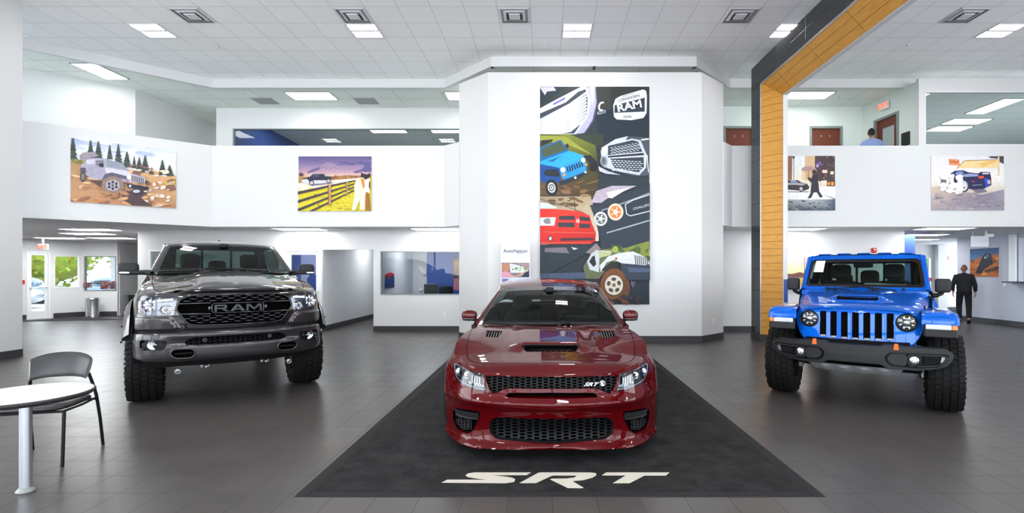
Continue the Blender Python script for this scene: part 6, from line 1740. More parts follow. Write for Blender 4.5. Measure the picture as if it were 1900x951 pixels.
 ol = densify(bo, .025); m.merge(walls(ol, bb, lambda x, z: (x * .985, by(x, z) + .012, .64 + (z - .64) * 1.05), False, smooth=True)); m.merge(walls(ol, lambda x, z: (x * .985, by(x, z) + .012, .64 + (z - .64) * 1.05), lambda x, z: (x * .98, by(x, z) + .16, .64 + (z - .64) * 1.0), False, smooth=True))
 bp = m.build('front_bumper', 'trim_black', root, weld=1e-4, auto=35)
 for sg in (1, -1):
  key = 'p1' if sg > 0 else 'p2'
  m = MB(); v, f = sub(VB, TB[key], lambda x, z: bb(x, z, .03)); m.add(v, f, 0, True); po = m.build('lamp_pod', 'satin_black', bp)
  mr = lambda m_: m_ if sg > 0 else m_.mirror()
  q = MB(); pl = rounded([(.30, .640), (.335, .680), (.452, .680), (.475, .655), (.475, .585), (.45, .562), (.36, .566), (.315, .592)], .012); q.prism(pl, lambda x, z, k: bb(x, z, -.012 + .04 * k)); mr(q).build('pod_block', 'trim_black', po)
  q = MB(); pl = densify(rounded([(.485, .674), (.79, .672), (.812, .660), (.785, .604), (.735, .572), (.60, .556), (.485, .562)], .02), .03); q.tube([bb(x, z, -.002) for x, z in pl], .010, 6, closed=True); mr(q).build('pod_frame', 'trim_black', po)
  q = MB()
  for k in range(14): x = .615 + k * .0105; q.box(bb(x, .622, .018), (.005, .014, .075 - .002 * k))
  mr(q).build('pod_louvres', 'satin_black', po)
  q = MB(); q.prism([(.765, .664), (.795, .655), (.775, .610), (.752, .600)], lambda x, z, k: bb(x, z, .004 + .02 * k)); mr(q).build('pod_end', 'skid_silver', po)
  c = (.535, by(.535, .62) - .004, .618)
  q = MB(); q.lathe([(.062, .03), (.062, -.004), (.052, -.008), (.048, .0)], c, (-.2, 1, 0), 28); mr(q).build('fog_bezel', 'satin_black', po)
  q = MB(); q.lathe([(.049, .004), (.035, -.006), (0, -.010)], c, (-.2, 1, 0), 24)
  for k in range(3): q.box(vadd(c, (-.018 + .018 * k, -.008, .004)), (.010, .006, .045), ry3(.3 * (k - 1)))
  mr(q).build('fog_lamp', 'reflector', po)
  q = MB(); y = by(.377, .74) - .015; q.prism([(.355, .722), (.402, .722), (.396, .782), (.364, .782)], lambda x, z, k: (x, y + .03 * k, z)); mr(q).build('tow_hook', 'orange', bp)
 sk = MB()
 def skf(a, b2):
  x = (a * 2 - 1) * (.455 - .07 * b2); w = .5 - .5 * math.cos(x * 2 * PI / .19)
  return (x, by(x, .64) + .035 + .09 * b2 - .024 * w * sstep(.15, .5, b2) * (1 - sstep(.28, .38, abs(x))), .520 - .085 * b2)
 sk.grid(skf, 60, 8); sk.grid(lambda a, b2: (lambda p: (p[0], p[1] + .35 * b2, p[2] - .02 * b2))(skf(a, 1)), 30, 2); so2 = sk.build('skid_plate', 'skid_silver', root, auto=60)
 for s_ in (-1, 1): MB().cyl((s_ * .39, by(.39, .64) + .115, .477), (s_ * .39, by(.39, .64) + .17, .477), .014, n=12).build('skid_hole', 'void_black', so2)
 # ---- inside, wipers, papers
 it = MB(); it.box((0, 1.02, 1.20), (1.36, .20, .24), bev=.04); it.box((0, .88, 1.29), (1.34, .28, .05), bev=.02); it.build('dashboard', 'dash_dark', root)
 tb = MB(); tb.box((0, 1.95, .72), (1.46, 2.3, .06)); tb.box((0, .80, 1.0), (1.36, .04, .55))
 for s_ in (-1, 1): tb.box((s_ * .735, 1.95, .96), (.03, 2.3, .48))
 tb.box((0, 1.7, .92), (.24, .9, .36), bev=.03); tb.build('cabin_tub', 'interior_dark', root)
 for x in (-.34, .34): seat(root, x, 1.62, .72, .48, back_h=.57)
 for x in (-.36, 0, .36): seat(root, x, 2.55, .74, .46, x == 0, back_h=.46)
 for x in (-.36, .36): q = MB(); q.sq((x, 2.92, 1.42), (.12, .06, .075), (.5, .5)); q.build('rear_headrest', 'seat_leather', root)
 steering_wheel(root, .34, 1.22, 1.25)
 cg = MB(); cg.tube([(-.60, 1.95, 1.2), (-.60, 1.95, 1.66), (-.5, 1.95, 1.72), (.5, 1.95, 1.72), (.60, 1.95, 1.66), (.60, 1.95, 1.2)], .03, 8)
 for s_ in (-1, 1): cg.tube([(s_ * .58, 1.2, 1.70), (s_ * .58, 2.95, 1.70), (s_ * .60, 3.0, 1.2)], .028, 8)
 cg.build('roll_cage', 'interior_dark', root)
 rm = MB(); rm.sq((0, 1.06, 1.628), (.115, .02, .035), (.35, .4)); rm.cyl((0, 1.06, 1.63), (0, 1.03, 1.69), .018); rm.box((-.0, 1.04, 1.675), (.07, .05, .05), bev=.01); rm.build('rear_view_mirror', 'interior_dark', root)
 pp = MB(); pp.grid(lambda a, b2: (.015 + .47 * a, .86 + .20 * b2, 1.335 + .004 * math.sin(6 * a) + .05 * b2 - .01 * a), 8, 3); pp.build('dash_papers', 'paper', root)
 st = MB(); z0, z1 = 1.535, 1.695; 
 st.add([FP(-.655 + .065, z0, .001), FP(-.655 + .185, z0, .001), FP(-.645 + .19, z1, .001), FP(-.645 + .075, z1, .001)], [(0, 1, 2, 3)]); sto = st.build('window_sticker', 'paper', root)
 ln = MB()
 for k in range(8): z = 1.55 + k * .018; ln.add([FP(-.57, z, .003), FP(-.485, z, .003), FP(-.485, z + .003, .003), FP(-.57, z + .003, .003)], [(0, 1, 2, 3)])
 ln.build('print_lines', 'skid_silver', sto)
 wipers(root, [(FP(-.40, 1.315, .03), FP(-.26, 1.318, .06), FP(.02, 1.345, .02)), (FP(.10, 1.315, .03), FP(.38, 1.300, .06), FP(-.10, 1.352, .02))])
 an = MB(); an.cyl((-.66, .52, 1.20), (-.655, .55, 1.74), .004, n=6); an.cyl((-.66, .52, 1.17), (-.66, .52, 1.22), .012, n=10); an.build('antenna_mast', 'satin_black', root)
 # ---- chassis, axles, wheels
 ub = MB(); ub.box((0, 2.0, .58), (.9, 5.2, .12)); ub.box((0, -.30, .66), (1.0, .5, .22)); ub.cyl((-.7, 0, .42), (.7, 0, .42), .045, n=12); ub.sq((-.18, 0, .44), (.11, .12, .11)); ub.cyl((-.7, 3.49, .42), (.7, 3.49, .42), .05, n=12); ub.sq((0, 3.49, .42), (.16, .16, .16)); ub.box((0, .1, .85), (.9, .7, .45)); ub.build('chassis', 'underbody', root)
 q = MB(); q.tube([(-.62, -.14, .43), (.62, -.14, .43)], .020, 8); q.tube([(-.5, .12, .5), (.62, -.10, .46)], .018, 8); q.build('steering_rods', 'satin_black', root)
 for s_ in (-1, 1):
  q = MB(); q.cyl((s_ * .52, .06, .46), (s_ * .50, .12, .95), .03, n=10)
  P_ = [(s_ * .48 + .06 * math.cos(k * .8), -.02 + .06 * math.sin(k * .8), .50 + k * .009) for k in range(50)]; q.tube(P_, .009, 6); q.box((s_ * .62, -.02, .42), (.06, .14, .18), bev=.02); q.build('spring_and_shock', 'wheel_metal', root)
 put_wheels(root, tread_tyre(.428, .315, .225, 40, seed=5), rim_mesh(.225, .27, 6, 1), .428, .812, (0, 3.49), 'wheel_dark')
 return root
mat('decal_orange', (.55, .10, .05, 1), .3, 0, 1)
off_road = build_jeep()
# ------------------------------------------------------------------ mat with lettering under the red sedan
def floor_pt(px, py, z=.0): d = (CAMH - z) * FPX / (py - 505); return ((px - 1013) / FPX * d, d)
def mat_fabric():
 m = mat('mat_fabric', (.008, .008, .008, 1), .85, bump=.15, bscale=60, spec=.12); nt = m.node_tree
 tc = nt.nodes.new('ShaderNodeTexCoord'); n = nt.nodes.new('ShaderNodeTexNoise'); n.inputs['Scale'].default_value = 5; n.inputs['Detail'].default_value = 8; n.inputs['Roughness'].default_value = .7
 nt.links.new(tc.outputs['Object'], n.inputs['Vector'])
 r = nt.nodes.new('ShaderNodeValToRGB'); r.color_ramp.elements[0].position = .35; r.color_ramp.elements[0].color = (.008, .008, .0085, 1); r.color_ramp.elements[1].position = .75; r.color_ramp.elements[1].color = (.028, .027, .028, 1)
 nt.links.new(n.outputs[0], r.inputs[0]); nt.links.new(r.outputs[0], nt.nodes['Principled BSDF'].inputs['Base Color'])
mat_fabric(); mat('mat_edge', (.017, .017, .018, 1), .8, spec=.15); mat('mat_letter', (.50, .47, .41, 1), .6, noise=.15, nscale=20)
t = thing('floor_mat', 'large black display mat with pale letters lying under the dark red sedan', 'mat', (.095, 6.45, 0))
mm = MB().box((0, 0, .003), (3.44, 5.85, .006), bev=.003); mm.build('mat_pad', 'mat_fabric', t)
e = MB()
for s_ in (-1, 1): e.box((s_ * 1.77, 0, .0022), (.085, 6.02, .0045), bev=.002); e.box((0, s_ * 2.97, .0022), (3.45, .08, .0045), bev=.002)
e.build('mat_border', 'mat_edge', t)
for nm_, pts in (('letter', [(780, 137), (748, 155), (485, 155), (600, 166), (648, 174), (669, 186), (660, 203), (600, 212), (150, 208), (190, 188), (480, 188), (380, 177), (335, 168), (318, 158), (335, 144), (380, 137)]),
                 ('letter', [(700, 211), (830, 140), (845, 137), (1200, 137), (1238, 142), (1242, 154), (1215, 172), (1150, 190), (1070, 197), (1150, 244), (1140, 247), (1040, 246), (915, 185), (930, 181), (1030, 180), (1085, 173), (1108, 158), (945, 157), (925, 160), (815, 211)]),
                 ('letter', [(1280, 157), (1310, 137), (1755, 137), (1730, 158), (1580, 158), (1475, 212), (1358, 212), (1450, 157)])):
 P = [floor_pt(780 + x / 3.8, 840 + y / 3.8, .007) for x, y in pts]
 MB().prism([(x - .095, y - 6.45) for x, y in P], lambda u_, v_, k: (u_, v_, .0085 - .002 * k)).build(nm_, 'mat_letter', t)
# ------------------------------------------------------------------ round table and chair
mat('table_white', (.80, .80, .79, 1), .35); mat('table_edge', (.02, .02, .022, 1), .5); mat('vinyl_black', (.012, .012, .014, 1), .32, spec=.45); mat('leg_silver', (.48, .50, .54, 1), .32, .85)
t = thing('cafe_table', 'small round white table with black edge on one silver leg', 'table', (-3.64, 3.53, 0))
MB().lathe([(0, .676), (.355, .676), (.362, .680), (.355, .684), (0, .684)], n=64).build('table_top', 'table_white', t, auto=30)
MB().lathe([(.330, .645), (.352, .650), (.366, .662), (.370, .672), (.366, .682), (.3565, .6838), (.354, .676)], n=64).build('table_edge', 'table_edge', t)
MB().cyl((0, 0, .02), (0, 0, .66), .034, n=32).build('leg', 'leg_silver', t)
MB().lathe([(0, 0), (.052, 0), (.054, .006), (.048, .014), (.036, .028), (.034, .03)], n=32).build('foot', 'grey_metal', t)
MB().lathe([(.17, .645), (.17, .655), (.034, .655)], n=32).build('top_bracket', 'table_edge', t)
def chair(x, y, rz, label):
 """side chair: seat towards -y, back at +y"""
 t = thing('side_chair', label, 'chair', (x, y, 0), rz)
 q = MB(); q.sq((0, -.02, .455), (.245, .235, .030), (.45, .6), (36, 10)); q.build('seat', 'vinyl_black', t)
 q = MB()
 def bk(a, b_):
  ang = (a - .5) * 1.75; w = 1 - .10 * (1 - b_); r = .275
  topc = .030 * (1 - (2 * a - 1) ** 2)
  return (math.sin(ang) * r * w * 1.04, .02 + math.cos(ang) * r * .62 + .05 * b_, .635 + .175 * b_ + topc * b_ - .02 * abs(2 * a - 1) ** 3)
 k = 26
 def shell(a, b_, o):
  p = Vector(bk(a, b_)); return p + Vector((math.sin((a - .5) * 1.75), math.cos((a - .5) * 1.75), -.15)) * o
 q.grid(lambda a, b_: shell(a, b_, -.012 * math.sin(PI * min(1, max(0, b_))) ** .4), k, 10); q.grid(lambda a, b_: shell(a, b_, .014 * math.sin(PI * b_) ** .4), k, 10)
 for a in (0, 1): q.grid(lambda u_, v_, a=a: shell(a, v_, (-.012 + .026 * u_) * math.sin(PI * v_) ** .4), 3, 10)
 q.build('backrest', 'vinyl_black', t, weld=1e-4, auto=60)
 for s_ in (-1, 1):
  q = MB(); q.tube([(s_ * .255, .27, 0), (s_ * .250, .235, .25), (s_ * .240, .20, .46), (s_ * .225, .185, .55), (s_ * .205, .16, .66)], .0125, 10); q.build('leg', 'satin_black', t)
  q = MB(); q.tube([(s_ * .250, -.265, 0), (s_ * .246, -.245, .25), (s_ * .240, -.225, .435)], .0125, 10); q.build('leg', 'satin_black', t)
  q = MB(); q.tube([(s_ * .245, .20, .44), (s_ * .24, 0, .425), (s_ * .24, -.225, .43)], .010, 8); q.build('side_rail', 'satin_black', t)
 for yy in (-.215, .20): MB().tube([(-.24, yy, .425), (.24, yy, .425)], .010, 8).build('cross_rail', 'satin_black', t)
 return t
chair(-4.12, 4.165, math.radians(15), 'black vinyl side chair with curved back standing behind the round table')
# ------------------------------------------------------------------ small things
mat('sign_white', (.78, .78, .80, 1), .4); mat('sign_body', (.70, .71, .78, 1), .35); mat('ink_navy', (.02, .025, .06, 1), .5)
# bin
cp = Vector((-15.6, 17.35))
t = thing('trash_can', 'brushed steel bin standing in the corner by the entrance windows', 'trash can', (cp.x, cp.y, 0), .2)
MB().lathe([(0, 0), (.19, 0), (.19, .02), (.185, .03), (.185, .60), (.19, .62), (.17, .66), (.10, .665), (.10, .64), (0, .64)], n=32).build('bin_body', 'steel', t, auto=35)
MB().box((-.0, -.19, .36), (.05, .012, .5), bev=.004).build('bright_strip', 'alu', t)
MB().box((0, -.2, .03), (.09, .05, .02), bev=.008).build('foot_pedal', 'plastic_black', t)
rg = MB().prism([(-16.6, 15.6), (-13.6, 16.3), (-15.1, 17.0), (-15.9, 17.0)], lambda x, y, k: (x, y, .001 + .008 * k)); tag(rg.build('entrance_rug', 'rug_black'), 'black rug on the floor inside the glass entrance door', 'rug')
def exit_sign(loc, rz, label, s=1.0, txt='EXIT'):
 t = thing('exit_sign', label, 'exit sign', loc, rz)
 MB().box((0, 0, 0), (.34 * s, .045, .20 * s), bev=.006).build('sign_case', 'plastic_white', t)
 V, F = text_mesh(txt, .175 * s, ext=.002, bold=.004); MB().add([(x, -.026 - z, y) for x, y, z in V], F).build('lettering', 'exit_red', t)
 if abs(loc[2] - 2.33) < .01: MB().box((0, 0, .195), (.03, .03, .2)).build('mount', 'plastic_white', t)
exit_sign((-15.75, 15.8, 2.33), .1, 'EXIT sign with red letters above the glass entrance door', .85)
p = onwall(RB, RC, vc(1643), 5.93, .05); exit_sign(tuple(p), wallrot(RB, RC), 'EXIT sign with red letters above the wooden door upstairs', .95)
# dark notice panel upstairs
p = onwall(RB, RC, vc(1681), 4.88, .012); t = thing('notice_panel', 'dark rectangular panel on the wall right of the upstairs glass door', 'panel', tuple(p), wallrot(RB, RC))
MB().box((0, 0, 0), (.26, .02, .34), bev=.004).build('panel_board', 'vent_dark', t)
# hanging sign
t = thing('hanging_sign', 'pale translucent hanging sign with faint letters under the low ceiling', 'sign', (11.35, 13.2, 2.34))
MB().box((0, 0, 0), (.46, .03, .28), bev=.005).build('sign_board', 'sign_body', t)
V, F = text_mesh('ROOM', .10, ext=.001); MB().add([(x + .03, -.017 - z, y) for x, y, z in V], F).build('lettering', 'wall_grey', t)
for s_ in (-.18, .18): MB().cyl((s_, 0, .13), (s_, 0, .28), .004, n=6).build('hanger', 'alu', t)
# alarms
def alarm(loc, label, rz=0): 
 t = thing('fire_alarm', label, 'fire alarm', loc, rz); MB().box((0, 0, 0), (.12, .05, .13), bev=.01).build('alarm_case', 'red_alarm', t); MB().box((0, -.03, .02), (.05, .02, .05), bev=.006).build('strobe', 'lens_white', t)
alarm((8.50, 13.07, 2.10), 'small red fire alarm on the white wall right above the blue truck')
alarm((15.85, 19.95, 2.10), 'red fire alarm on the far back wall beside the column')
t = thing('pull_station', 'tiny red pull station on the wall left of the glass entrance door', 'fire alarm', tuple(onwall(EA, EB, ue(41.5), 1.22, .02)), wallrot(EA, EB)); MB().box((0, 0, 0), (.10, .04, .13), bev=.008).build('alarm_case', 'red_alarm', t)
t = thing('pull_station', 'tiny red pull station low behind the man in black', 'fire alarm', (15.2, 19.95, 1.25)); MB().box((0, 0, 0), (.12, .04, .14), bev=.008).build('alarm_case', 'red_alarm', t)
# light switch plates
t = thing('light_switch', 'white switch plate on the lavender wall under the picture', 'switch', (13.29, 14.62, 1.18), -PI / 2); MB().box((0, 0, 0), (.08, .012, .12), bev=.004).build('cover_plate', 'plastic_white', t); MB().box((0, -.008, 0), (.02, .01, .04), bev=.003).build('toggle', 'vent_white', t)
t = thing('thermostat', 'small white thermostat on the white wall inside the glazed office', 'thermostat', (-3.98, 16.54, 1.52)); MB().box((0, 0, 0), (.1, .03, .13), bev=.01).build('thermostat_case', 'plastic_white', t)
# service counter opening
t = thing('service_counter', 'black counter shelf in the opening of the lavender wall', 'counter', (13.1, 12.6, 0))
MB().box((-.03, .0, 1.26), (.42, 3.3, .035), bev=.008).build('counter_top', 'plastic_black', t)
t = thing('vending_cabinet', 'glossy red cabinet with black side seen through the counter opening', 'cabinet', (15.0, 14.75, 0))
MB().box((0, 0, .95), (.75, .8, 1.9), bev=.02).build('cabinet_body', 'plastic_black', t); MB().box((.02, -.405, 1.05), (.62, .02, 1.6), bev=.01).build('door', 'red_gloss', t)
# office furniture behind the middle window
t = thing('desk', 'office desk behind the glazed office window', 'desk', (-3.35, 15.0, 0))
MB().box((0, 0, .74), (1.5, .7, .035), bev=.006).build('desk_top', 'wall_grey', t)
for a in (-.7, .7):
 for b_ in (-.3, .3): MB().box((a, b_, .36), (.05, .05, .72), bev=.005).build('leg', 'grey_metal', t)
t = thing('monitor', 'black flat monitor on the desk behind the office window', 'monitor', (-3.42, 15.0, .758), .25)
MB().box((0, 0, .26), (.40, .03, .34), bev=.008).build('screen', 'plastic_black', t); MB().box((0, .03, .07), (.05, .03, .14), bev=.005).build('stand', 'plastic_black', t); MB().box((0, .02, .006), (.2, .16, .012), bev=.004).build('base', 'plastic_black', t)
t = thing('computer_tower', 'pale computer box beside the black monitor', 'computer', (-3.72, 15.0, .758), .1); MB().box((0, 0, .14), (.09, .3, .28), bev=.01).build('tower_case', 'vent_white', t); MB().box((0, -.152, .2), (.06, .006, .04)).build('drive_bay', 'vent_grey', t)
def office_chair(x, y, rz, label):
 t = thing('office_chair', label, 'chair', (x, y, 0), rz)
 q = MB(); q.sq((0, .22, .86), (.22, .05, .26), (.5, .4), rot=rx3(-.15)); q.build('backrest', 'plastic_black', t)
 MB().sq((0, 0, .50), (.25, .24, .05), (.45, .5)).build('seat', 'plastic_black', t)
 q = MB(); q.cyl((0, 0, .08), (0, 0, .46), .03); 
 q.tube([(0, .2, .48), (0, .28, .6), (0, .26, .75)], .02, 6); q.build('column', 'plastic_black', t)
 for k in range(5): a = 2 * PI * k / 5; c = MB(); c.tube([(0, 0, .10), (.28 * math.cos(a), .28 * math.sin(a), .07)], .018, 6); c.sq((.28 * math.cos(a), .28 * math.sin(a), .035), (.03, .03, .035)); c.build('leg', 'plastic_black', t)
office_chair(-3.15, 15.75, PI + .3, 'black office chair behind the desk in the glazed office')
# dark reception desk seen beyond the entrance windows
t = thing('reception_desk', 'dark desk end standing beyond the entrance windows, left of the grey truck', 'desk', (-14.75, 18.6, 0)); MB().box((0, 0, .36), (.8, .6, .72), bev=.01).build('desk_body', 'vent_dark', t); MB().box((0, 0, .735), (.9, .7, .03), bev=.006).build('desk_top', 'grey_metal', t)

# ------------------------------------------------------------------ people
mat('skin', (.42, .20, .13, 1), .5, noise=.1); mat('hair_stubble', (.16, .085, .062, 1), .6); mat('hair_black', (.008, .007, .007, 1), .6); mat('cloth_black', (.010, .010, .013, 1), .8, bump=.3, bscale=25); mat('trousers_black', (.007, .007, .008, 1), .85, bump=.3, bscale=20); mat('shirt_blue', (.20, .27, .50, 1), .8, bump=.35, bscale=14); mat('shoe_black', (.01, .01, .01, 1), .4)
def skin_mesh(name, V, E, R_, m, parent, sub_=2, smooth=True):
 me = bpy.data.meshes.new(name); me.from_pydata(V, E, []); o = bpy.data.objects.new(name, me); COL.objects.link(o)
 md = o.modifiers.new('skin', 'SKIN')
 for i, r in enumerate(R_): me.skin_vertices[0].data[i].radius = r if isinstance(r, tuple) else (r, r)
 me.skin_vertices[0].data[0].use_root = True; md.use_smooth_shade = True
 s_ = o.modifiers.new('sub', 'SUBSURF'); s_.levels = sub_; s_.render_levels = sub_
 bpy.context.view_layer.update(); dg = bpy.context.evaluated_depsgraph_get()
 m2 = bpy.data.meshes.new_from_object(o.evaluated_get(dg)); bpy.data.objects.remove(o); bpy.data.meshes.remove(me)
 m2.name = name; m2.materials.clear(); m2.materials.append(MATS[m])
 for p in m2.polygons: p.use_smooth = True; p.material_index = 0
 o = bpy.data.objects.new(name, m2); COL.objects.link(o); o.parent = parent; return o
def hand(mb_, w, dirv, side, palm_n):
 """palm and five bent fingers from the wrist w along dirv"""
 d = Vector(dirv).normalized(); n = Vector(palm_n).normalized(); s_ = d.cross(n).normalized(); w = Vector(w)
 M = Matrix((s_, n, d)).transposed(); mb_.sq(w + d * .045, (.038, .016, .055), (.6, .7), (14, 8), rot=M)
 for k, L_ in enumerate((.070, .080, .076, .060)):
  b_ = w + d * .088 + s_ * (-.028 + .019 * k); p1 = b_ + d * L_ * .45 + n * .006; p2 = p1 + d * L_ * .3 + n * .016; p3 = p2 + d * L_ * .16 + n * .020
  mb_.tube([b_ - d * .02, b_, p1, p2, p3], [.009, .009, .0085, .008, .006], 8)
 b_ = w + d * .025 - s_ * .032 * 1; mb_.tube([b_, b_ - s_ * .02 + d * .025 + n * .01, b_ - s_ * .025 + d * .055 + n * .018], [.011, .010, .007], 8)
def head(parent, c, rz, hairm, bald=False, s=1.0):
 """egg-shaped head facing local -y with face and ears"""
 M = rz3(rz); c = Vector(c); q = MB()
 def hf(a, b_):
  t_ = 2 * PI * a; ph = -PI / 2 + PI * b_; x = math.cos(ph) * math.cos(t_) * .077; y = math.cos(ph) * math.sin(t_) * .098; z = math.sin(ph) * .118
  if z < 0: x *= 1 - .25 * (z / .118) ** 2; y = y * (1 - .12 * (z / .118) ** 2) - .012 * (-z / .118)
  fr_ = max(0, -y / .098)
  y -= .016 * math.exp(-((x / .012) ** 2 + ((z + .012) / .022) ** 2)) * fr_       # nose
  y += .008 * (math.exp(-(((abs(x) - .030) / .014) ** 2 + ((z - .012) / .010) ** 2))) * fr_   # eye sockets
  y -= .005 * math.exp(-((x / .022) ** 2 + ((z + .052) / .009) ** 2)) * fr_       # lips
  return c + M @ (Vector((x, y, z)) * s)
 q.grid(hf, 40, 28)
 for e in (-1, 1): q.sq(c + M @ (Vector((e * .078, .012, -.004)) * s), (.010 * s, .020 * s, .033 * s), (.9, .8), (12, 8), rot=M)
 h = q.build('head', 'skin', parent, weld=1e-5)
 hh = MB(); lo = .30 if not bald else .52
 def hr(a, b_):
  t_ = 2 * PI * a; back = .5 + .5 * math.sin(t_); l_ = (.62 - .34 * back) if not bald else (.60 - .30 * back); b2 = l_ + (1 - l_) * b_
  ph = -PI / 2 + PI * b2; k = 1.045 if not bald else 1.012
  return c + M @ (Vector((math.cos(ph) * math.cos(t_) * .077 * k, math.cos(ph) * math.sin(t_) * .098 * k + .002, math.sin(ph) * .118 * (k + .01))) * s)
 hh.grid(hr, 36, 12); hh.build('hair', hairm, parent)
 return h
def man_walking():
 """man in black seen from behind, mid-stride; faces local -y... walking away"""
 t = thing('person', 'man in black jacket and trousers walking away behind the blue truck', 'person', (12.72, 15.35, 0), PI - .68)
 # body (skin) as one surface: neck, torso core, arms and legs
 V = [(0, 0, .96), (0, .01, 1.15), (0, .01, 1.32), (0, .0, 1.44), (0, -.01, 1.53), (.10, 0, .92), (.12, -.10, .52), (.11, -.02, .10), (.11, -.14, .05), (-.10, 0, .92), (-.11, .02, .50), (-.11, .20, .12), (-.11, .10, .05), (.19, 0, 1.40), (.26, .03, 1.14), (.25, -.08, .90), (-.19, 0, 1.40), (-.25, -.01, 1.12), (-.26, -.10, .90)]
 E = [(0, 1), (1, 2), (2, 3), (3, 4), (0, 5), (5, 6), (6, 7), (7, 8), (0, 9), (9, 10), (10, 11), (11, 12), (3, 13), (13, 14), (14, 15), (3, 16), (16, 17), (17, 18)]
 R_ = [(.14, .10), (.13, .09), (.15, .10), (.10, .07), .055, .085, .055, .038, .035, .085, .055, .038, .035, .06, .042, .030, .06, .042, .030]
 skin_mesh('body', V, E, R_, 'skin', t)
 # trousers
 V = [(0, 0, 1.00), (.095, 0, .90), (.118, -.09, .52), (.112, -.03, .10), (-.095, 0, .90), (-.112, .02, .50), (-.112, .19, .13)]
 skin_mesh('trousers', V, [(0, 1), (1, 2), (2, 3), (0, 4), (4, 5), (5, 6)], [(.17, .12), (.105, .105), .082, .070, (.105, .105), .082, .070], 'trousers_black', t)
 # jacket with sleeves
 V = [(0, 0, .84), (0, .01, 1.12), (0, .01, 1.30), (0, .01, 1.42), (0, -.005, 1.50), (.185, .01, 1.405), (.262, .035, 1.15), (.262, -.06, .95), (-.185, .01, 1.405), (-.258, .0, 1.13), (-.268, -.08, .94)]
 skin_mesh('jacket', V, [(0, 1), (1, 2), (2, 3), (3, 4), (3, 5), (5, 6), (6, 7), (3, 8), (8, 9), (9, 10)], [(.215, .155), (.20, .14), (.215, .145), (.15, .11), (.070, .070), .085, .064, .050, .085, .064, .050], 'cloth_black', t)
 for s_, p, d in ((1, (.262, -.078, .925), (0, -.25, -1)), (-1, (-.270, -.098, .915), (0, -.25, -1))):
  h = MB(); hand(h, p, d, s_, (-s_, -.2, 0)); h.build('hand', 'skin', t)
 for p, r in (((.112, -.09, .045), 0), ((-.112, .14, .055), .35)):
  q = MB(); q.sq(p, (.048, .135, .045), (.7, .7), (20, 10), rot=rx3(r)); q.build('shoe', 'shoe_black', t)
 c = MB(); c.lathe([(.075, 1.475), (.066, 1.51), (.060, 1.525)], (0, -.002, 0), n=20); c.build('collar', 'cloth_black', t)
 head(t, (0, -.02, 1.645), 0, 'hair_stubble', bald=True, s=1.0)
man_walking()
def man_upstairs():
 t = thing('person', 'man with black hair in a light blue shirt seen from behind upstairs', 'person', (8.46, 13.1, ZF), PI - .35)
 V = [(0, 0, .96), (0, .01, 1.15), (0, .01, 1.32), (0, .0, 1.44), (0, -.03, 1.53), (.10, 0, .92), (.10, 0, .5), (.10, 0, .08), (-.10, 0, .92), (-.10, 0, .5), (-.10, 0, .08), (.20, -.02, 1.38), (.26, -.06, 1.12), (.16, -.28, 1.05), (-.20, -.02, 1.38), (-.26, -.06, 1.12), (-.16, -.28, 1.05)]
 E = [(0, 1), (1, 2), (2, 3), (3, 4), (0, 5), (5, 6), (6, 7), (0, 8), (8, 9), (9, 10), (3, 11), (11, 12), (12, 13), (3, 14), (14, 15), (15, 16)]
 skin_mesh('body', V, E, [(.14, .10), (.13, .09), (.15, .10), (.10, .07), .055, .085, .055, .04, .085, .055, .04, .06, .042, .03, .06, .042, .03], 'skin', t)
 V = [(0, 0, .94), (0, .01, 1.14), (0, .015, 1.31), (0, .01, 1.42), (0, -.01, 1.50), (.19, .0, 1.39), (.262, -.05, 1.14), (.18, -.24, 1.06), (-.19, .0, 1.39), (-.262, -.05, 1.14), (-.18, -.24, 1.06)]
 skin_mesh('shirt', V, [(0, 1), (1, 2), (2, 3), (3, 4), (3, 5), (5, 6), (6, 7), (3, 8), (8, 9), (9, 10)], [(.19, .14), (.19, .135), (.20, .14), (.15, .11), (.066, .066), .088, .07, .055, .088, .07, .055], 'shirt_blue', t)
 V = [(0, 0, 1.00), (.095, 0, .90), (.10, 0, .50), (.10, 0, .10), (-.095, 0, .90), (-.10, 0, .50), (-.10, 0, .10)]
 skin_mesh('trousers', V, [(0, 1), (1, 2), (2, 3), (0, 4), (4, 5), (5, 6)], [(.165, .12), .10, .08, .07, .10, .08, .07], 'trousers_black', t)
 for s_ in (-1, 1): 
  h = MB(); hand(h, (s_ * .155, -.29, 1.05), (-s_ * .3, -1, 0), s_, (0, 0, -1)); h.build('hand', 'skin', t)
  q = MB(); q.sq((s_ * .10, -.05, .045), (.048, .135, .045), (.7, .7), (20, 10)); q.build('shoe', 'shoe_black', t)
 head(t, (0, -.05, 1.66), 0, 'hair_black', s=1.02)
man_upstairs()
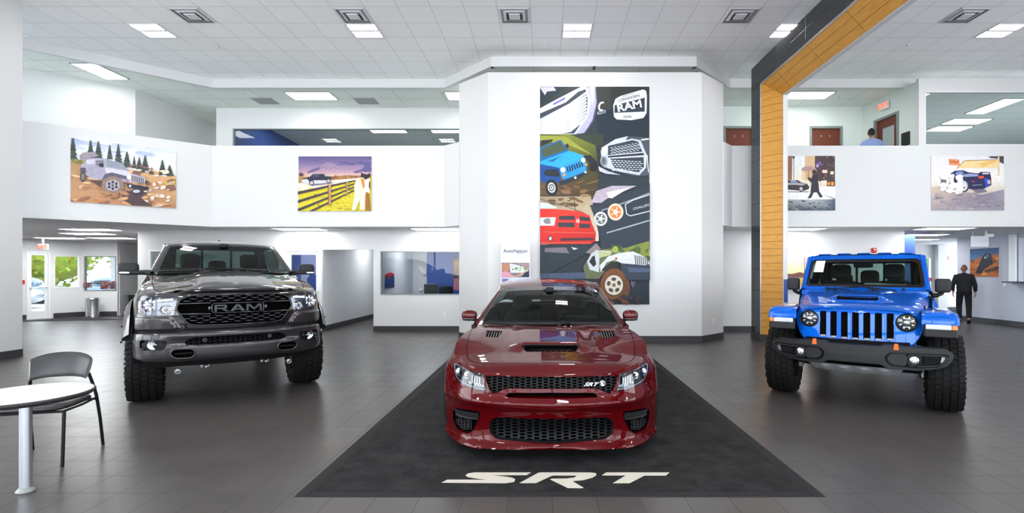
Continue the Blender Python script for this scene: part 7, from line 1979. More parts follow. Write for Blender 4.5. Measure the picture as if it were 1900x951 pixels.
# ------------------------------------------------------------------ printed pictures: flat panels, the print is coloured polygons
def print_mat(name='print', rough=.45, coat=0.0):
 m = bpy.data.materials.new(name); m.use_nodes = True; nt = m.node_tree; b_ = nt.nodes['Principled BSDF']; b_.inputs['Roughness'].default_value = rough; b_.inputs['Specular IOR Level'].default_value = .25
 a = nt.nodes.new('ShaderNodeVertexColor'); a.layer_name = 'Col'
 tc = nt.nodes.new('ShaderNodeTexCoord'); n = nt.nodes.new('ShaderNodeTexNoise'); n.inputs['Scale'].default_value = 14; n.inputs['Detail'].default_value = 8; n.inputs['Roughness'].default_value = .7
 nt.links.new(tc.outputs['Object'], n.inputs['Vector'])
 r = nt.nodes.new('ShaderNodeMapRange'); r.inputs[1].default_value = .3; r.inputs[2].default_value = .7; r.inputs[3].default_value = .84; r.inputs[4].default_value = 1.12
 x = nt.nodes.new('ShaderNodeMixRGB'); x.blend_type = 'MULTIPLY'; x.inputs[0].default_value = 1
 nt.links.new(n.outputs[0], r.inputs[0]); nt.links.new(a.outputs[0], x.inputs[1]); nt.links.new(r.outputs[0], x.inputs[2]); nt.links.new(x.outputs[0], b_.inputs['Base Color'])
 MATS[name] = m
print_mat()
class Print:
 """draws in the coordinates x0..x1, y0..y1 (y down) of a w x h metre sheet; clips to the sheet"""
 def __init__(s, x0, y0, x1, y1, w, h, warp=None): s.b = (x0, y0, x1, y1); s.w = w; s.h = h; s.V = []; s.F = []; s.C = []; s.k = 0; s.warp = warp
 def uv(s, p):
  if s.warp: p = s.warp(p)
  x0, y0, x1, y1 = s.b; return ((p[0] - x0) / (x1 - x0) * s.w, (1 - (p[1] - y0) / (y1 - y0)) * s.h)
 def clip(s, P):
  for ax, lim, sg in ((0, 0, 1), (0, s.w, -1), (1, 0, 1), (1, s.h, -1)):
   Q = []
   for i in range(len(P)):
    a, b_ = P[i - 1], P[i]; ia, ib = (a[0][ax] - lim) * sg >= 0, (b_[0][ax] - lim) * sg >= 0
    if ia != ib:
     t_ = (lim - a[0][ax]) / (b_[0][ax] - a[0][ax]); Q.append((tuple(a[0][j] + (b_[0][j] - a[0][j]) * t_ for j in (0, 1)), tuple(a[1][j] + (b_[1][j] - a[1][j]) * t_ for j in (0, 1, 2))))
    if ib: Q.append(b_)
   P = Q
   if not P: return P
  return P
 def poly(s, pts, col, cols=None):
  """col = (r, g, b) 0-255, or one colour per point"""
  cc = cols or [col] * len(pts)
  P = s.clip([(s.uv(p), tuple(lin(v) for v in c)) for p, c in zip(pts, cc)])
  if len(P) < 3: return s
  s.k += 1; z = .00022 * s.k; o = len(s.V)
  s.V += [(p[0][0], -z, p[0][1]) for p in P]; s.C += [p[1] for p in P]; s.F.append(list(range(o, o + len(P)))); return s
 def vgrad(s, x0, y0, x1, y1, stops):
  """horizontal bands of blended colour; stops = [(y fraction, colour)]"""
  for (a, ca), (b_, cb) in zip(stops, stops[1:]):
   ya, yb = y0 + (y1 - y0) * a, y0 + (y1 - y0) * b_; s.poly([(x0, ya), (x1, ya), (x1, yb), (x0, yb)], None, [ca, ca, cb, cb])
  return s
 def ell(s, cx_, cy_, rx_, ry_, col, rot=0.0, n=22, a0=0, a1=2 * PI):
  return s.poly([(cx_ + math.cos(rot) * rx_ * math.cos(a) - math.sin(rot) * ry_ * math.sin(a), cy_ + math.sin(rot) * rx_ * math.cos(a) + math.cos(rot) * ry_ * math.sin(a)) for a in [a0 + (a1 - a0) * k / n for k in range(n)]], col)
 def line(s, pts, w, col):
  for a, b_ in zip(pts, pts[1:]):
   d = Vector((b_[0] - a[0], b_[1] - a[1])); 
   if d.length < 1e-6: continue
   d.normalize(); n = Vector((-d.y, d.x)) * w / 2; s.poly([(a[0] + n.x, a[1] + n.y), (b_[0] + n.x, b_[1] + n.y), (b_[0] - n.x, b_[1] - n.y), (a[0] - n.x, a[1] - n.y)], col)
  return s
 def text(s, txt, cx_, cy_, size, col, rot=0.0, shear=0.0, sx=1.0, bold=0.0):
  V, F = text_mesh(txt, 1.0, shear, 0, bold, sx); s.k += 1
  for f in F:
   P = [s.uv((cx_ + size * (V[i][0] * math.cos(rot) + V[i][1] * math.sin(rot)), cy_ + size * (V[i][0] * math.sin(rot) - V[i][1] * math.cos(rot)))) for i in f]
   o = len(s.V); s.V += [(p[0], -.00022 * s.k, p[1]) for p in P]; s.C += [tuple(lin(v) for v in col)] * len(P); s.F.append(list(range(o, o + len(P))))
  return s
 def blobs(s, x0, y0, x1, y1, n, r0, r1, cols, seed=1, sq_=.6):
  q = random.Random(seed)
  for _ in range(n): s.ell(q.uniform(x0, x1), q.uniform(y0, y1), q.uniform(r0, r1), q.uniform(r0, r1) * sq_, q.choice(cols), q.uniform(-.4, .4), 7)
  return s
 def build(s, name, label, loc, rz, cat='picture', th=.02, parent=None):
  t = thing(name, label, cat, loc, rz) if parent is None else parent
  if parent is None: MB().box((s.w / 2, th / 2 - .0, s.h / 2), (s.w, th, s.h)).build('panel', 'sign_body', t)
  me = bpy.data.meshes.new('print'); me.from_pydata(s.V, [], s.F); me.materials.append(MATS['print'])
  ca = me.color_attributes.new('Col', 'FLOAT_COLOR', 'POINT')
  for i, c in enumerate(s.C): ca.data[i].color = (c[0], c[1], c[2], 1)
  o = bpy.data.objects.new('print', me); COL.objects.link(o); o.parent = t; o.location = (0, -.0008, 0); return t
def wheel(p, x, y, rx_, ry_, rot=0.0, tyre=(30, 28, 30), rim=(190, 190, 195), n=5, hub=(90, 90, 95)):
 p.ell(x, y, rx_, ry_, tyre, rot); p.ell(x, y, rx_ * .62, ry_ * .62, rim, rot)
 for k in range(n):
  a = 2 * PI * (k + .5) / n; p.ell(x + rx_ * .36 * math.cos(a), y + ry_ * .36 * math.sin(a), rx_ * .13, ry_ * .16, hub, a, 8)
 p.ell(x, y, rx_ * .12, ry_ * .12, (60, 60, 60), 0, 8)
def onx(px, d): return (px - 1013) / FPX * d
def onz(py, d): return CAMH + (505 - py) / FPX * d
# ---- tall mural on the central wall (frame coordinates)
D = 11.05; p = Print(1002, 160.5, 1205, 564.5, onx(1205, D) - onx(1002, D), onz(160.5, D) - onz(564.5, D))
A = lambda x, y: (980 + x / 4.324, 140 + y / 4.324); B_ = lambda x, y: (980 + x / 4.136, 350 + y / 4.136)
Al = lambda L: [A(*q) for q in L]; Bl = lambda L: [B_(*q) for q in L]
K = (38, 50, 60); p.poly([(1002, 160), (1206, 160), (1206, 565), (1002, 565)], None, [(52, 56, 56), (44, 54, 60), (30, 42, 54), (30, 40, 50)])
p.poly(Al([(545, 270), (965, 270), (965, 520), (560, 520)]), (34, 46, 57)); p.poly(Al([(540, 88), (660, 88), (660, 270), (540, 270)]), (58, 60, 56)); p.poly(Al([(668, 88), (966, 88), (966, 270), (668, 270)]), (50, 52, 50))
# chrome grille, top left
p.poly(Al([(92, 88), (330, 88), (92, 240)]), (40, 50, 58)); p.poly(Al([(92, 92), (205, 92), (225, 120), (150, 128), (135, 158)]), (190, 185, 215))
p.poly(Al([(92, 265), (230, 190), (420, 92), (480, 92), (500, 200), (490, 330), (380, 470), (92, 470)]), (228, 226, 240)); p.poly(Al([(92, 305), (300, 215), (400, 130), (462, 108), (478, 190), (470, 320), (370, 465), (92, 470)]), (58, 66, 74))
for k in range(9): p.poly(Al([(92, 350 + 26 * k), (235, 275 + 22 * k), (330, 225 + 26 * k), (465, 128 + 26 * k), (472, 142 + 26 * k), (340, 244 + 26 * k), (245, 296 + 22 * k), (92, 372 + 26 * k)]), (226, 228, 240))
p.line(Al([(200, 232), (295, 182)]), 3, (90, 80, 190)); p.poly(Al([(470, 92), (545, 92), (552, 200), (535, 330), (450, 460), (380, 470), (480, 330), (500, 200)]), (176, 172, 205)); p.poly(Al([(500, 92), (525, 92), (530, 180), (512, 240)]), (240, 240, 250)); p.line(Al([(545, 95), (555, 220), (520, 370), (460, 455)]), 3, (70, 70, 95))
p.poly(Al([(92, 470), (600, 470), (600, 560), (92, 560)]), (52, 60, 48))
# engine badge
p.line(Al([(607, 215), (580, 220), (566, 250), (572, 276), (600, 280)]), 3.4, (205, 208, 215)); p.poly(Al([(553, 292), (620, 275), (622, 298), (556, 316)]), (150, 155, 160)); p.line(Al([(560, 302), (614, 290)]), 1.6, (50, 55, 60))
# name badge
sh_ = [(700, 188), (740, 165), (920, 112), (945, 122), (952, 160), (950, 300), (925, 340), (830, 358), (710, 352), (688, 330), (682, 240)]
p.poly(Al(sh_), (222, 225, 232)); p.poly(Al([(694, 238), (935, 178), (935, 290), (690, 300)]), (48, 58, 68)); p.line(Al([(750, 172), (845, 142)]), .8, (60, 60, 65))
p.text('LONGHORN', *A(808, 182), 7.2, (44, 50, 58), -.25, 0, .98, .02); p.text('RAM', *A(812, 246), 19.5, (226, 228, 236), -.20, 0, 1.18, .03); p.text('2500', *A(795, 332), 6.2, (50, 55, 62), -.03, 0, 1.25, .02)
# blue off-roader
p.poly(Al([(92, 475), (330, 470), (540, 560), (560, 700), (560, 960), (92, 960)]), None, [(70, 78, 40), (120, 130, 50), (96, 104, 40), (70, 66, 34), (60, 50, 30), (92, 70, 44)])
p.poly(Al([(92, 480), (300, 490), (400, 560), (520, 640), (330, 560), (92, 520)]), (150, 152, 60)); p.blobs(*A(100, 850), *A(540, 1010), 26, 5, 16, [(110, 78, 48), (84, 62, 42), (130, 96, 60), (70, 56, 44)], 2, .25)
p.poly(Al([(92, 575), (105, 520), (200, 512), (190, 530), (110, 560)]), (40, 44, 44)); p.poly(Al([(95, 580), (262, 515), (322, 598), (325, 625), (98, 690)]), (16, 100, 160)); p.poly(Al([(105, 590), (255, 528), (305, 598), (120, 660)]), (70, 84, 60)); p.poly(Al([(97, 690), (330, 604), (440, 640), (455, 665), (250, 742), (97, 720)]), (40, 160, 222)); p.poly(Al([(150, 690), (280, 640), (240, 662), (205, 690)]), (18, 90, 150))
p.poly(Al([(92, 710), (250, 740), (260, 860), (120, 860), (92, 830)]), (14, 70, 140)); p.poly(Al([(250, 742), (455, 662), (470, 740), (450, 800), (290, 850), (262, 800)]), (36, 140, 215))
for k in range(7): x = 305 + k * 19; p.poly(Al([(x, 734 - k * 7), (x + 10, 731 - k * 7), (x + 22, 775 - k * 8), (x + 13, 781 - k * 8)]), (20, 34, 46))
p.ell(*A(279, 757), 4.4, 4.9, (240, 240, 235)); p.ell(*A(441, 680), 4.0, 4.4, (240, 240, 235)); p.ell(*A(289, 797), 2.4, 2.6, (240, 150, 40)); p.ell(*A(465, 714), 2.2, 2.4, (240, 150, 40))
p.poly(Al([(122, 790), (140, 756), (230, 752), (256, 800), (240, 812), (150, 806)]), (30, 38, 44)); p.poly(Al([(440, 645), (500, 640), (550, 690), (556, 730), (520, 760), (490, 700)]), (32, 38, 44)); p.poly(Al([(245, 850), (350, 815), (470, 765), (474, 790), (360, 850), (258, 880)]), (34, 42, 50)); p.ell(*A(378, 820), 2.2, 2.4, (230, 230, 230)); p.ell(*A(460, 776), 2, 2.2, (230, 230, 230))
wheel(p, *A(188, 900), 11.5, 15.5, -.15, (26, 28, 32), (205, 208, 205), 7); p.ell(*A(525, 735), 8, 8, (24, 26, 30)); p.ell(*A(312, 566), 3.2, 4.4, (60, 40, 40))
# silver grille, right
p.poly(Al([(575, 600), (640, 560), (810, 490), (966, 500), (966, 800), (860, 810), (600, 740), (575, 660)]), (72, 80, 90)); p.poly(Al([(580, 585), (780, 520), (800, 488), (700, 512)]), (200, 204, 215)); p.poly(Al([(620, 560), (830, 508), (900, 520), (950, 640), (945, 740), (890, 800), (720, 770), (600, 730), (585, 640)]), (196, 200, 212)); p.poly(Al([(640, 566), (835, 520), (880, 530), (915, 612), (640, 640)]), (52, 60, 70)); p.poly(Al([(655, 668), (925, 655), (928, 735), (885, 778), (690, 742)]), (52, 60, 70)); p.poly(Al([(640, 646), (925, 622), (930, 640), (640, 660)]), (34, 40, 48))
for i in range(9):
 for j in range(6):
  x = 668 + i * 28 + (14 if j % 2 else 0); y = 582 + j * 11 - i * 5 + (0 if j < 6 else 0)
  if y > 530 and x < 905: p.ell(*A(x, y), 2.6, .9, (190, 196, 206), -.15, 6)
  y2 = 682 + j * 16 + i * 1.5
  if y2 < 770 and x < 915: p.ell(*A(x, y2), 2.7, 1.1, (190, 196, 206), .1, 6)
p.ell(*A(608, 612), 6, 9, (208, 212, 218), .2); p.ell(*A(605, 690), 6.5, 10, (150, 156, 164), -.1); p.ell(*A(604, 690), 4, 7, (92, 100, 108)); p.poly(Al([(560, 730), (640, 770), (740, 800), (620, 790), (570, 770)]), (188, 192, 205)); p.line(Al([(905, 520), (966, 512)]), 2.5, (225, 228, 235)); p.line(Al([(950, 640), (962, 780)]), 1.6, (225, 228, 235))
# red pickup, lower left
p.poly(Bl([(92, 60), (480, 60), (540, 300), (540, 400), (92, 430)]), None, [(150, 130, 100), (170, 150, 118), (190, 172, 150), (205, 195, 180), (190, 178, 160)]); p.blobs(*B_(100, 50), *B_(450, 130), 14, 5, 12, [(110, 84, 54), (140, 116, 78), (90, 70, 50)], 3, .3)
p.line(Bl([(92, 80), (230, 125)]), 1, (70, 55, 40)); p.line(Bl([(350, 60), (360, 170)]), 1.3, (70, 55, 40)); p.line(Bl([(150, 90), (440, 190)]), 1, (70, 55, 40)); p.poly(Bl([(92, 105), (160, 115), (230, 150), (92, 155)]), (196, 208, 216))
p.poly(Bl([(92, 155), (240, 160), (380, 172), (470, 205), (485, 260), (518, 340), (515, 400), (480, 425), (92, 425)]), None, [(214, 40, 30), (226, 52, 36), (230, 56, 40), (214, 44, 34), (210, 34, 28), (190, 28, 24), (176, 24, 22), (170, 22, 22), (190, 26, 24)])
p.poly(Bl([(92, 222), (212, 220), (200, 284), (92, 284)]), (216, 218, 222)); p.ell(*B_(150, 250), 8, 5.5, (120, 124, 130)); p.ell(*B_(185, 245), 4, 4, (240, 240, 242))
for P_ in ([(238, 210), (355, 208), (358, 240), (235, 240)], [(394, 212), (470, 222), (475, 250), (395, 244)], [(228, 260), (356, 262), (354, 298), (226, 292)], [(394, 266), (477, 272), (470, 304), (392, 300)]): p.poly(Bl(P_), (48, 50, 58))
p.ell(*B_(380, 248), 2.8, 4.2, (205, 205, 210)); p.line(Bl([(378, 215), (380, 300)]), 1.4, (200, 60, 50)); p.ell(*B_(170, 382), 3.8, 5.8, (60, 50, 54)); p.ell(*B_(170, 382), 2.2, 3.6, (200, 205, 210)); p.poly(Bl([(250, 380), (500, 376), (500, 394), (240, 400)]), (60, 44, 50)); p.line(Bl([(120, 332), (512, 340)]), 1.4, (240, 90, 70)); p.line(Bl([(100, 416), (480, 414)]), 2.0, (236, 80, 60))
p.poly(Bl([(92, 428), (480, 425), (520, 420), (560, 460), (440, 500), (92, 690)]), (30, 44, 54)); p.poly(Bl([(130, 455), (290, 450), (315, 495), (125, 485)]), (112, 104, 112)); p.poly(Bl([(440, 490), (520, 418), (560, 462), (480, 500)]), (128, 116, 118)); p.poly(Bl([(330, 448), (380, 458), (350, 470)]), (210, 214, 222)); p.poly(Bl([(92, 650), (440, 640), (445, 690), (92, 690)]), (66, 78, 104))
# black coupe with round lamps
p.poly(Bl([(480, 150), (560, 90), (930, -40), (930, 470), (560, 460), (530, 300), (500, 200)]), (36, 48, 60)); p.poly(Bl([(480, 110), (520, 20), (640, -20), (830, -20), (600, 80), (560, 110)]), (176, 164, 178)); p.poly(Bl([(600, 30), (780, -10), (640, 76), (612, 70)]), (226, 214, 224)); p.poly(Bl([(470, 130), (640, 90), (930, -30), (930, 30), (640, 150), (500, 180)]), (42, 50, 60)); p.line(Bl([(560, 168), (640, 145), (926, 36)]), 2.0, (150, 156, 164)); p.line(Bl([(600, 340), (926, 245)]), 2.6, (150, 158, 168))
for (x, y, r_, c1, c2) in ((555, 232, 12.2, (206, 208, 214), (90, 96, 104)), (668, 180, 14.6, (226, 196, 176), (236, 120, 50))):
 p.ell(*B_(x, y), r_, r_ * 1.08, c1); p.ell(*B_(x, y), r_ * .72, r_ * .78, c2); p.ell(*B_(x, y), r_ * .3, r_ * .32, (250, 232, 205))
 for k in range(5): a = 1.26 * k; p.ell(B_(x, y)[0] + r_ * .5 * math.cos(a), B_(x, y)[1] + r_ * .5 * math.sin(a), 1.6, 1.6, (240, 236, 230), 0, 7)
P_ = Bl([(742, 122), (800, 90), (935, 45), (935, 172), (780, 210), (752, 196)]); p.line(P_ + [P_[0]], 1.6, (206, 210, 216)); p.text('CHALLEN', *B_(862, 142), 6.4, (210, 214, 220), -.27, .2, 1.1)
# muddy off-roader, bottom right
p.poly(Bl([(560, 465), (740, 455), (926, 400), (926, 560), (640, 560)]), (120, 130, 56)); p.blobs(*B_(640, 440), *B_(926, 560), 30, 2, 6, [(70, 92, 40), (150, 158, 70), (56, 74, 36), (98, 118, 52)], 4, 1.2); p.poly(Bl([(420, 600), (480, 500), (580, 470), (700, 500), (600, 620), (540, 690), (440, 690)]), (92, 100, 72)); p.poly(Bl([(450, 560), (480, 500), (520, 470), (640, 480), (610, 512), (545, 530), (540, 640), (470, 620)]), (188, 192, 196)); p.poly(Bl([(535, 478), (640, 488), (625, 512), (545, 528)]), (176, 180, 130)); p.poly(Bl([(465, 560), (490, 520), (508, 512), (520, 580), (500, 600)]), (30, 34, 38))
p.poly(Bl([(545, 590), (610, 520), (700, 492), (800, 480), (905, 530), (926, 575), (860, 600), (720, 575), (660, 545), (600, 565), (555, 640)]), (204, 206, 210)); p.poly(Bl([(560, 620), (640, 556), (700, 600), (740, 680), (600, 640)]), (34, 30, 30))
for k in range(7): x = 812 + k * 15; p.poly(Bl([(x, 508 + k * 3), (x + 8, 510 + k * 3), (x + 14, 580 + k * 1), (x + 6, 582)]), (70, 74, 76))
p.ell(*B_(770, 508), 2.6, 4.6, (226, 228, 226)); p.ell(*B_(672, 536), 2.4, 2.2, (200, 60, 40)); p.poly(Bl([(700, 570), (930, 590), (930, 700), (760, 700), (715, 640)]), (44, 54, 70)); p.poly(Bl([(760, 600), (926, 612), (926, 640), (770, 640)]), (70, 84, 110))
p.ell(*B_(650, 730), 24, 29, (112, 66, 34), .2); p.ell(*B_(745, 760), 8, 18, (96, 58, 34)); p.ell(*B_(655, 740), 18, 20, (60, 40, 30)); p.ell(*B_(655, 738), 16.8, 18.4, (204, 196, 180))
for k in range(5): a = PI / 2 + 1.2566 * k + .6; c = B_(655, 738); p.ell(c[0] + 10 * math.cos(a), c[1] + 11 * math.sin(a), 3.4, 4.6, (70, 62, 62), a, 10)
p.ell(*B_(655, 738), 3.2, 3.4, (120, 90, 60)); p.blobs(*B_(560, 820), *B_(850, 885), 16, 3, 10, [(84, 50, 34), (60, 44, 44), (110, 70, 44), (44, 46, 56)], 5, .5); p.poly(Bl([(780, 705), (820, 716), (800, 760), (785, 740)]), (90, 78, 104))
p.build('wall_mural', 'tall dark mural of car fronts and grilles on the central wall', (onx(1002, D), 11.055, onz(564.5, D)), 0, 'mural', .0)
# ---- picture left: grey off-roader on rocks, on the angled parapet
PA, PB = (-13.3, 7.72), (-7.97, 12.05)
u0, u1 = upx(131, PA, PB), upx(326.5, PA, PB); q0, q1 = onwall(PA, PB, u0, 0, .0), onwall(PA, PB, u1, 0, .0)
z1 = (onz(255, q0.y) + onz(281, q1.y)) / 2; z0 = (onz(374, q0.y) + onz(387, q1.y)) / 2
def warp(pt):
 x, y = pt; u_ = (x - 123) / (1286 - 123); dA, dB = q0.y, q1.y; d_ = 1 / ((1 - u_) / dA + u_ / dB); w_ = (d_ - dA) / (dB - dA)
 yt, yb = 90 + 152 * u_, 797 + 81 * u_; return (w_ * 1000, (y - yt) / (yb - yt) * 600)
p = Print(0, 0, 1000, 600, u1 - u0, z1 - z0, warp)
p.vgrad(-50, 60, 1400, 620, [(0, (150, 165, 205)), (.3, (205, 212, 228)), (.7, (236, 232, 228)), (1, (225, 205, 180))]); p.blobs(130, 110, 1290, 360, 26, 40, 120, [(232, 232, 238), (214, 218, 232), (176, 186, 216), (244, 242, 242)], 7, .22)
p.poly([(110, 330), (400, 340), (700, 440), (1000, 470), (1300, 520), (1300, 900), (110, 900)], None, [(176, 140, 104), (190, 150, 110), (208, 166, 124), (222, 178, 130), (214, 170, 120), (176, 128, 92), (196, 142, 100)])
for x, y, h, w in ((150, 330, 250, 60), (345, 330, 210, 55), (430, 330, 190, 60), (555, 330, 150, 40), (650, 380, 200, 56), (745, 420, 160, 60), (825, 430, 120, 32), (880, 440, 120, 44), (945, 480, 175, 62), (1020, 500, 70, 36), (1135, 510, 155, 56), (1215, 520, 110, 60)):
 p.poly([(x - 3, y), (x + 3, y), (x + 2, y - h), (x - 2, y - h)], (60, 56, 56))
 for k in range(5): f = k / 5; p.poly([(x - w * (1 - f * .85), y - h * f * .95), (x + w * (1 - f * .85), y - h * f * .95), (x + w * .1, y - h * (f * .95 + .32)), (x - w * .1, y - h * (f * .95 + .32))], ((62, 74, 70), (74, 84, 72), (54, 64, 62))[k % 3])
p.blobs(1060, 560, 1290, 620, 12, 18, 50, [(180, 160, 60), (150, 146, 70), (208, 184, 90)], 3, .35); p.blobs(130, 330, 290, 370, 8, 16, 40, [(150, 152, 70), (120, 122, 66)], 4, .4)
p.blobs(120, 400, 1290, 900, 70, 22, 80, [(214, 160, 112), (232, 190, 146), (184, 124, 84), (150, 100, 76), (240, 208, 170), (130, 92, 84)], 5, .34); p.blobs(830, 470, 1290, 860, 30, 14, 42, [(228, 214, 204), (196, 176, 164), (240, 226, 212)], 6, .5)
p.poly([(225, 290), (260, 258), (380, 250), (440, 300), (330, 320), (230, 330)], (150, 140, 148)); p.poly([(330, 560), (480, 570), (560, 620), (460, 640)], (90, 66, 66)); p.poly([(700, 680), (980, 700), (900, 760), (1020, 850), (800, 840), (690, 760)], (78, 60, 64))
p.poly([(285, 355), (310, 320), (440, 318), (520, 332), (700, 380), (765, 470), (740, 480), (500, 420), (480, 560), (350, 540), (240, 470), (240, 400)], (170, 164, 184)); p.poly([(240, 395), (490, 420), (720, 470), (940, 530), (950, 600), (745, 590), (500, 560), (320, 510), (240, 470)], (164, 158, 178)); p.poly([(300, 340), (395, 332), (385, 385), (300, 385)], (196, 196, 210)); p.poly([(405, 345), (490, 345), (490, 430), (405, 400)], (120, 120, 134)); p.ell(465, 398, 28, 22, (48, 46, 54)); p.poly([(515, 335), (700, 382), (760, 460), (525, 410)], (140, 148, 160)); p.poly([(500, 425), (740, 462), (800, 500), (730, 520), (520, 480)], (206, 202, 214))
p.poly([(735, 500), (800, 495), (945, 550), (945, 600), (760, 585)], (186, 182, 196))
for k in range(7): p.poly([(798 + k * 20, 512 + k * 5), (808 + k * 20, 515 + k * 5), (810 + k * 20, 582 + k * 3), (800 + k * 20, 580 + k * 3)], (50, 46, 52))
p.ell(768, 528, 24, 26, (226, 222, 226)); p.ell(960, 586, 18, 16, (60, 58, 64)); p.ell(645, 524, 14, 12, (206, 70, 60)); p.ell(756, 572, 14, 9, (206, 80, 60)); p.poly([(470, 560), (500, 500), (580, 478), (740, 520), (745, 560), (620, 530), (520, 560)], (92, 88, 104)); p.poly([(232, 470), (236, 425), (290, 425), (300, 480)], (84, 80, 96)); p.poly([(740, 600), (980, 640), (985, 665), (940, 680), (760, 650)], (44, 42, 56)); p.ell(780, 630, 14, 14, (214, 212, 220)); p.ell(860, 690, 70, 40, (52, 48, 60)); p.ell(850, 688, 40, 18, (190, 186, 196))
wheel(p, 262, 525, 32, 58, 0, (72, 60, 58), (140, 130, 130)); wheel(p, 590, 622, 124, 100, .05, (140, 120, 108), (170, 164, 174), 6, (54, 50, 58)); p.blobs(500, 690, 760, 780, 8, 30, 70, [(176, 128, 92), (208, 160, 120), (140, 96, 74)], 9, .3)
p.build('picture', 'landscape picture of a grey off-road vehicle on rocks among pine trees', tuple(onwall(PA, PB, u0, z0, .022)), wallrot(PA, PB), th=.02)
# ---- picture: pickup, rail fence and horse
D = 12.03; p = Print(113, 75, 1187, 883, onx(689.5, D) - onx(554, D), onz(290, D) - onz(391.5, D))
p.vgrad(100, 70, 1200, 400, [(0, (84, 76, 120)), (.35, (120, 104, 146)), (.7, (176, 142, 160)), (1, (226, 190, 160))]); p.blobs(113, 120, 1187, 300, 18, 60, 180, [(104, 92, 134), (150, 126, 156), (92, 84, 130)], 2, .16)
p.poly([(113, 375), (600, 375), (1187, 350), (1187, 900), (113, 900)], (170, 130, 70)); p.poly([(600, 415), (1050, 395), (1050, 360), (820, 355), (600, 370)], (150, 104, 60)); p.blobs(620, 362, 1040, 400, 16, 12, 30, [(176, 130, 76), (120, 84, 56)], 3, .6)
p.poly([(113, 470), (1000, 395), (1100, 390), (960, 420), (113, 590)], (236, 222, 200)); p.poly([(113, 600), (960, 425), (1187, 380), (1187, 900), (113, 900)], (206, 190, 40)); p.blobs(120, 520, 1187, 880, 90, 10, 40, [(226, 206, 50), (176, 168, 40), (240, 216, 90), (130, 136, 44), (196, 160, 60)], 4, .3); p.ell(158, 345, 34, 28, (92, 60, 66))
p.poly([(170, 410), (290, 378), (330, 340), (495, 335), (510, 372), (605, 375), (600, 425), (530, 470), (350, 475), (260, 490), (180, 470)], (36, 38, 62)); p.poly([(168, 420), (250, 412), (280, 450), (350, 430), (530, 430), (600, 420), (595, 440), (530, 468), (350, 485), (250, 490), (172, 465)], (200, 196, 210)); p.poly([(335, 350), (430, 345), (425, 378), (330, 385)], (60, 66, 96)); wheel(p, 315, 470, 38, 42, 0, (40, 38, 46), (226, 222, 224)); wheel(p, 562, 440, 30, 34, 0, (40, 38, 46), (216, 212, 216)); p.poly([(350, 490), (560, 470), (650, 455), (600, 480), (330, 512)], (110, 100, 130))
for ya, yb in ((600, 425), (725, 470), (850, 515), (960, 560)): p.poly([(113, ya), (960, yb), (960, yb + 16), (113, ya + 38)], (62, 48, 60))
for x, y0_, y1_, w in ((575, 495, 810, 24), (832, 450, 655, 15), (955, 425, 570, 8)): p.poly([(x - w, y0_), (x + w, y0_), (x + w * .9, y1_), (x - w * .6, y1_)], (188, 140, 96)); p.poly([(x - w, y0_), (x - w * .5, y0_), (x - w * .3, y1_), (x - w * .6, y1_)], (70, 54, 56))
p.poly([(1030, 400), (1100, 380), (1170, 420), (1165, 640), (1100, 640), (1095, 860), (1030, 870), (1020, 720), (960, 870), (905, 870), (945, 640), (940, 500), (975, 430)], (240, 226, 190)); p.poly([(1035, 410), (1080, 395), (1100, 520), (1075, 560), (1045, 470)], (206, 130, 60)); p.poly([(1110, 600), (1160, 620), (1175, 880), (1110, 880)], (150, 92, 50)); p.poly([(1040, 310), (1060, 330), (1130, 345), (1168, 325), (1180, 350), (1150, 400), (1165, 440), (1120, 460), (1085, 400), (1040, 380)], (40, 32, 36)); p.poly([(1110, 420), (1160, 400), (1172, 560), (1140, 610), (1105, 600), (1095, 500)], (240, 232, 226)); p.ell(1165, 500, 10, 60, (70, 50, 50))
p.build('picture', 'picture of a dark pickup, a rail fence and a horse on the left parapet', (onx(554, D), 12.028, onz(391.5, D)), 0)
# ---- picture: man with umbrella crossing the street
p = Print(78, 72, 783, 873, onx(1549, D) - onx(1459.5, D), onz(289, D) - onz(390, D))
p.vgrad(70, 60, 800, 900, [(0, (226, 232, 238)), (.5, (240, 226, 200)), (1, (120, 124, 130))]); p.poly([(78, 72), (160, 72), (155, 420), (78, 430)], (140, 96, 74)); p.poly([(160, 72), (205, 85), (180, 120), (165, 110)], (40, 60, 60)); p.line([(180, 110), (182, 420)], 12, (110, 120, 136)); p.poly([(345, 72), (500, 72), (500, 430), (345, 430)], (216, 180, 140)); p.poly([(300, 300), (345, 250), (345, 430), (300, 430)], (230, 200, 160))
p.poly([(490, 72), (783, 72), (783, 525), (540, 440), (490, 380)], (72, 56, 60)); p.blobs(500, 80, 780, 420, 40, 10, 26, [(110, 80, 70), (60, 48, 56), (140, 104, 84), (90, 70, 70)], 3, .7); p.poly([(500, 190), (560, 150), (585, 180), (530, 250), (500, 250)], (110, 90, 170)); p.poly([(500, 215), (540, 200), (530, 250)], (220, 170, 190)); p.poly([(595, 280), (668, 280), (668, 325), (595, 325)], (240, 206, 190)); p.poly([(712, 305), (760, 300), (760, 345), (712, 345)], (250, 226, 190)); p.poly([(660, 440), (783, 430), (783, 525), (660, 515)], (90, 60, 56)); p.poly([(670, 460), (710, 460), (705, 505), (670, 500)], (236, 150, 60)); p.poly([(725, 455), (765, 455), (765, 510), (725, 505)], (240, 150, 50)); p.poly([(570, 440), (660, 430), (660, 515), (570, 500)], (236, 214, 200))
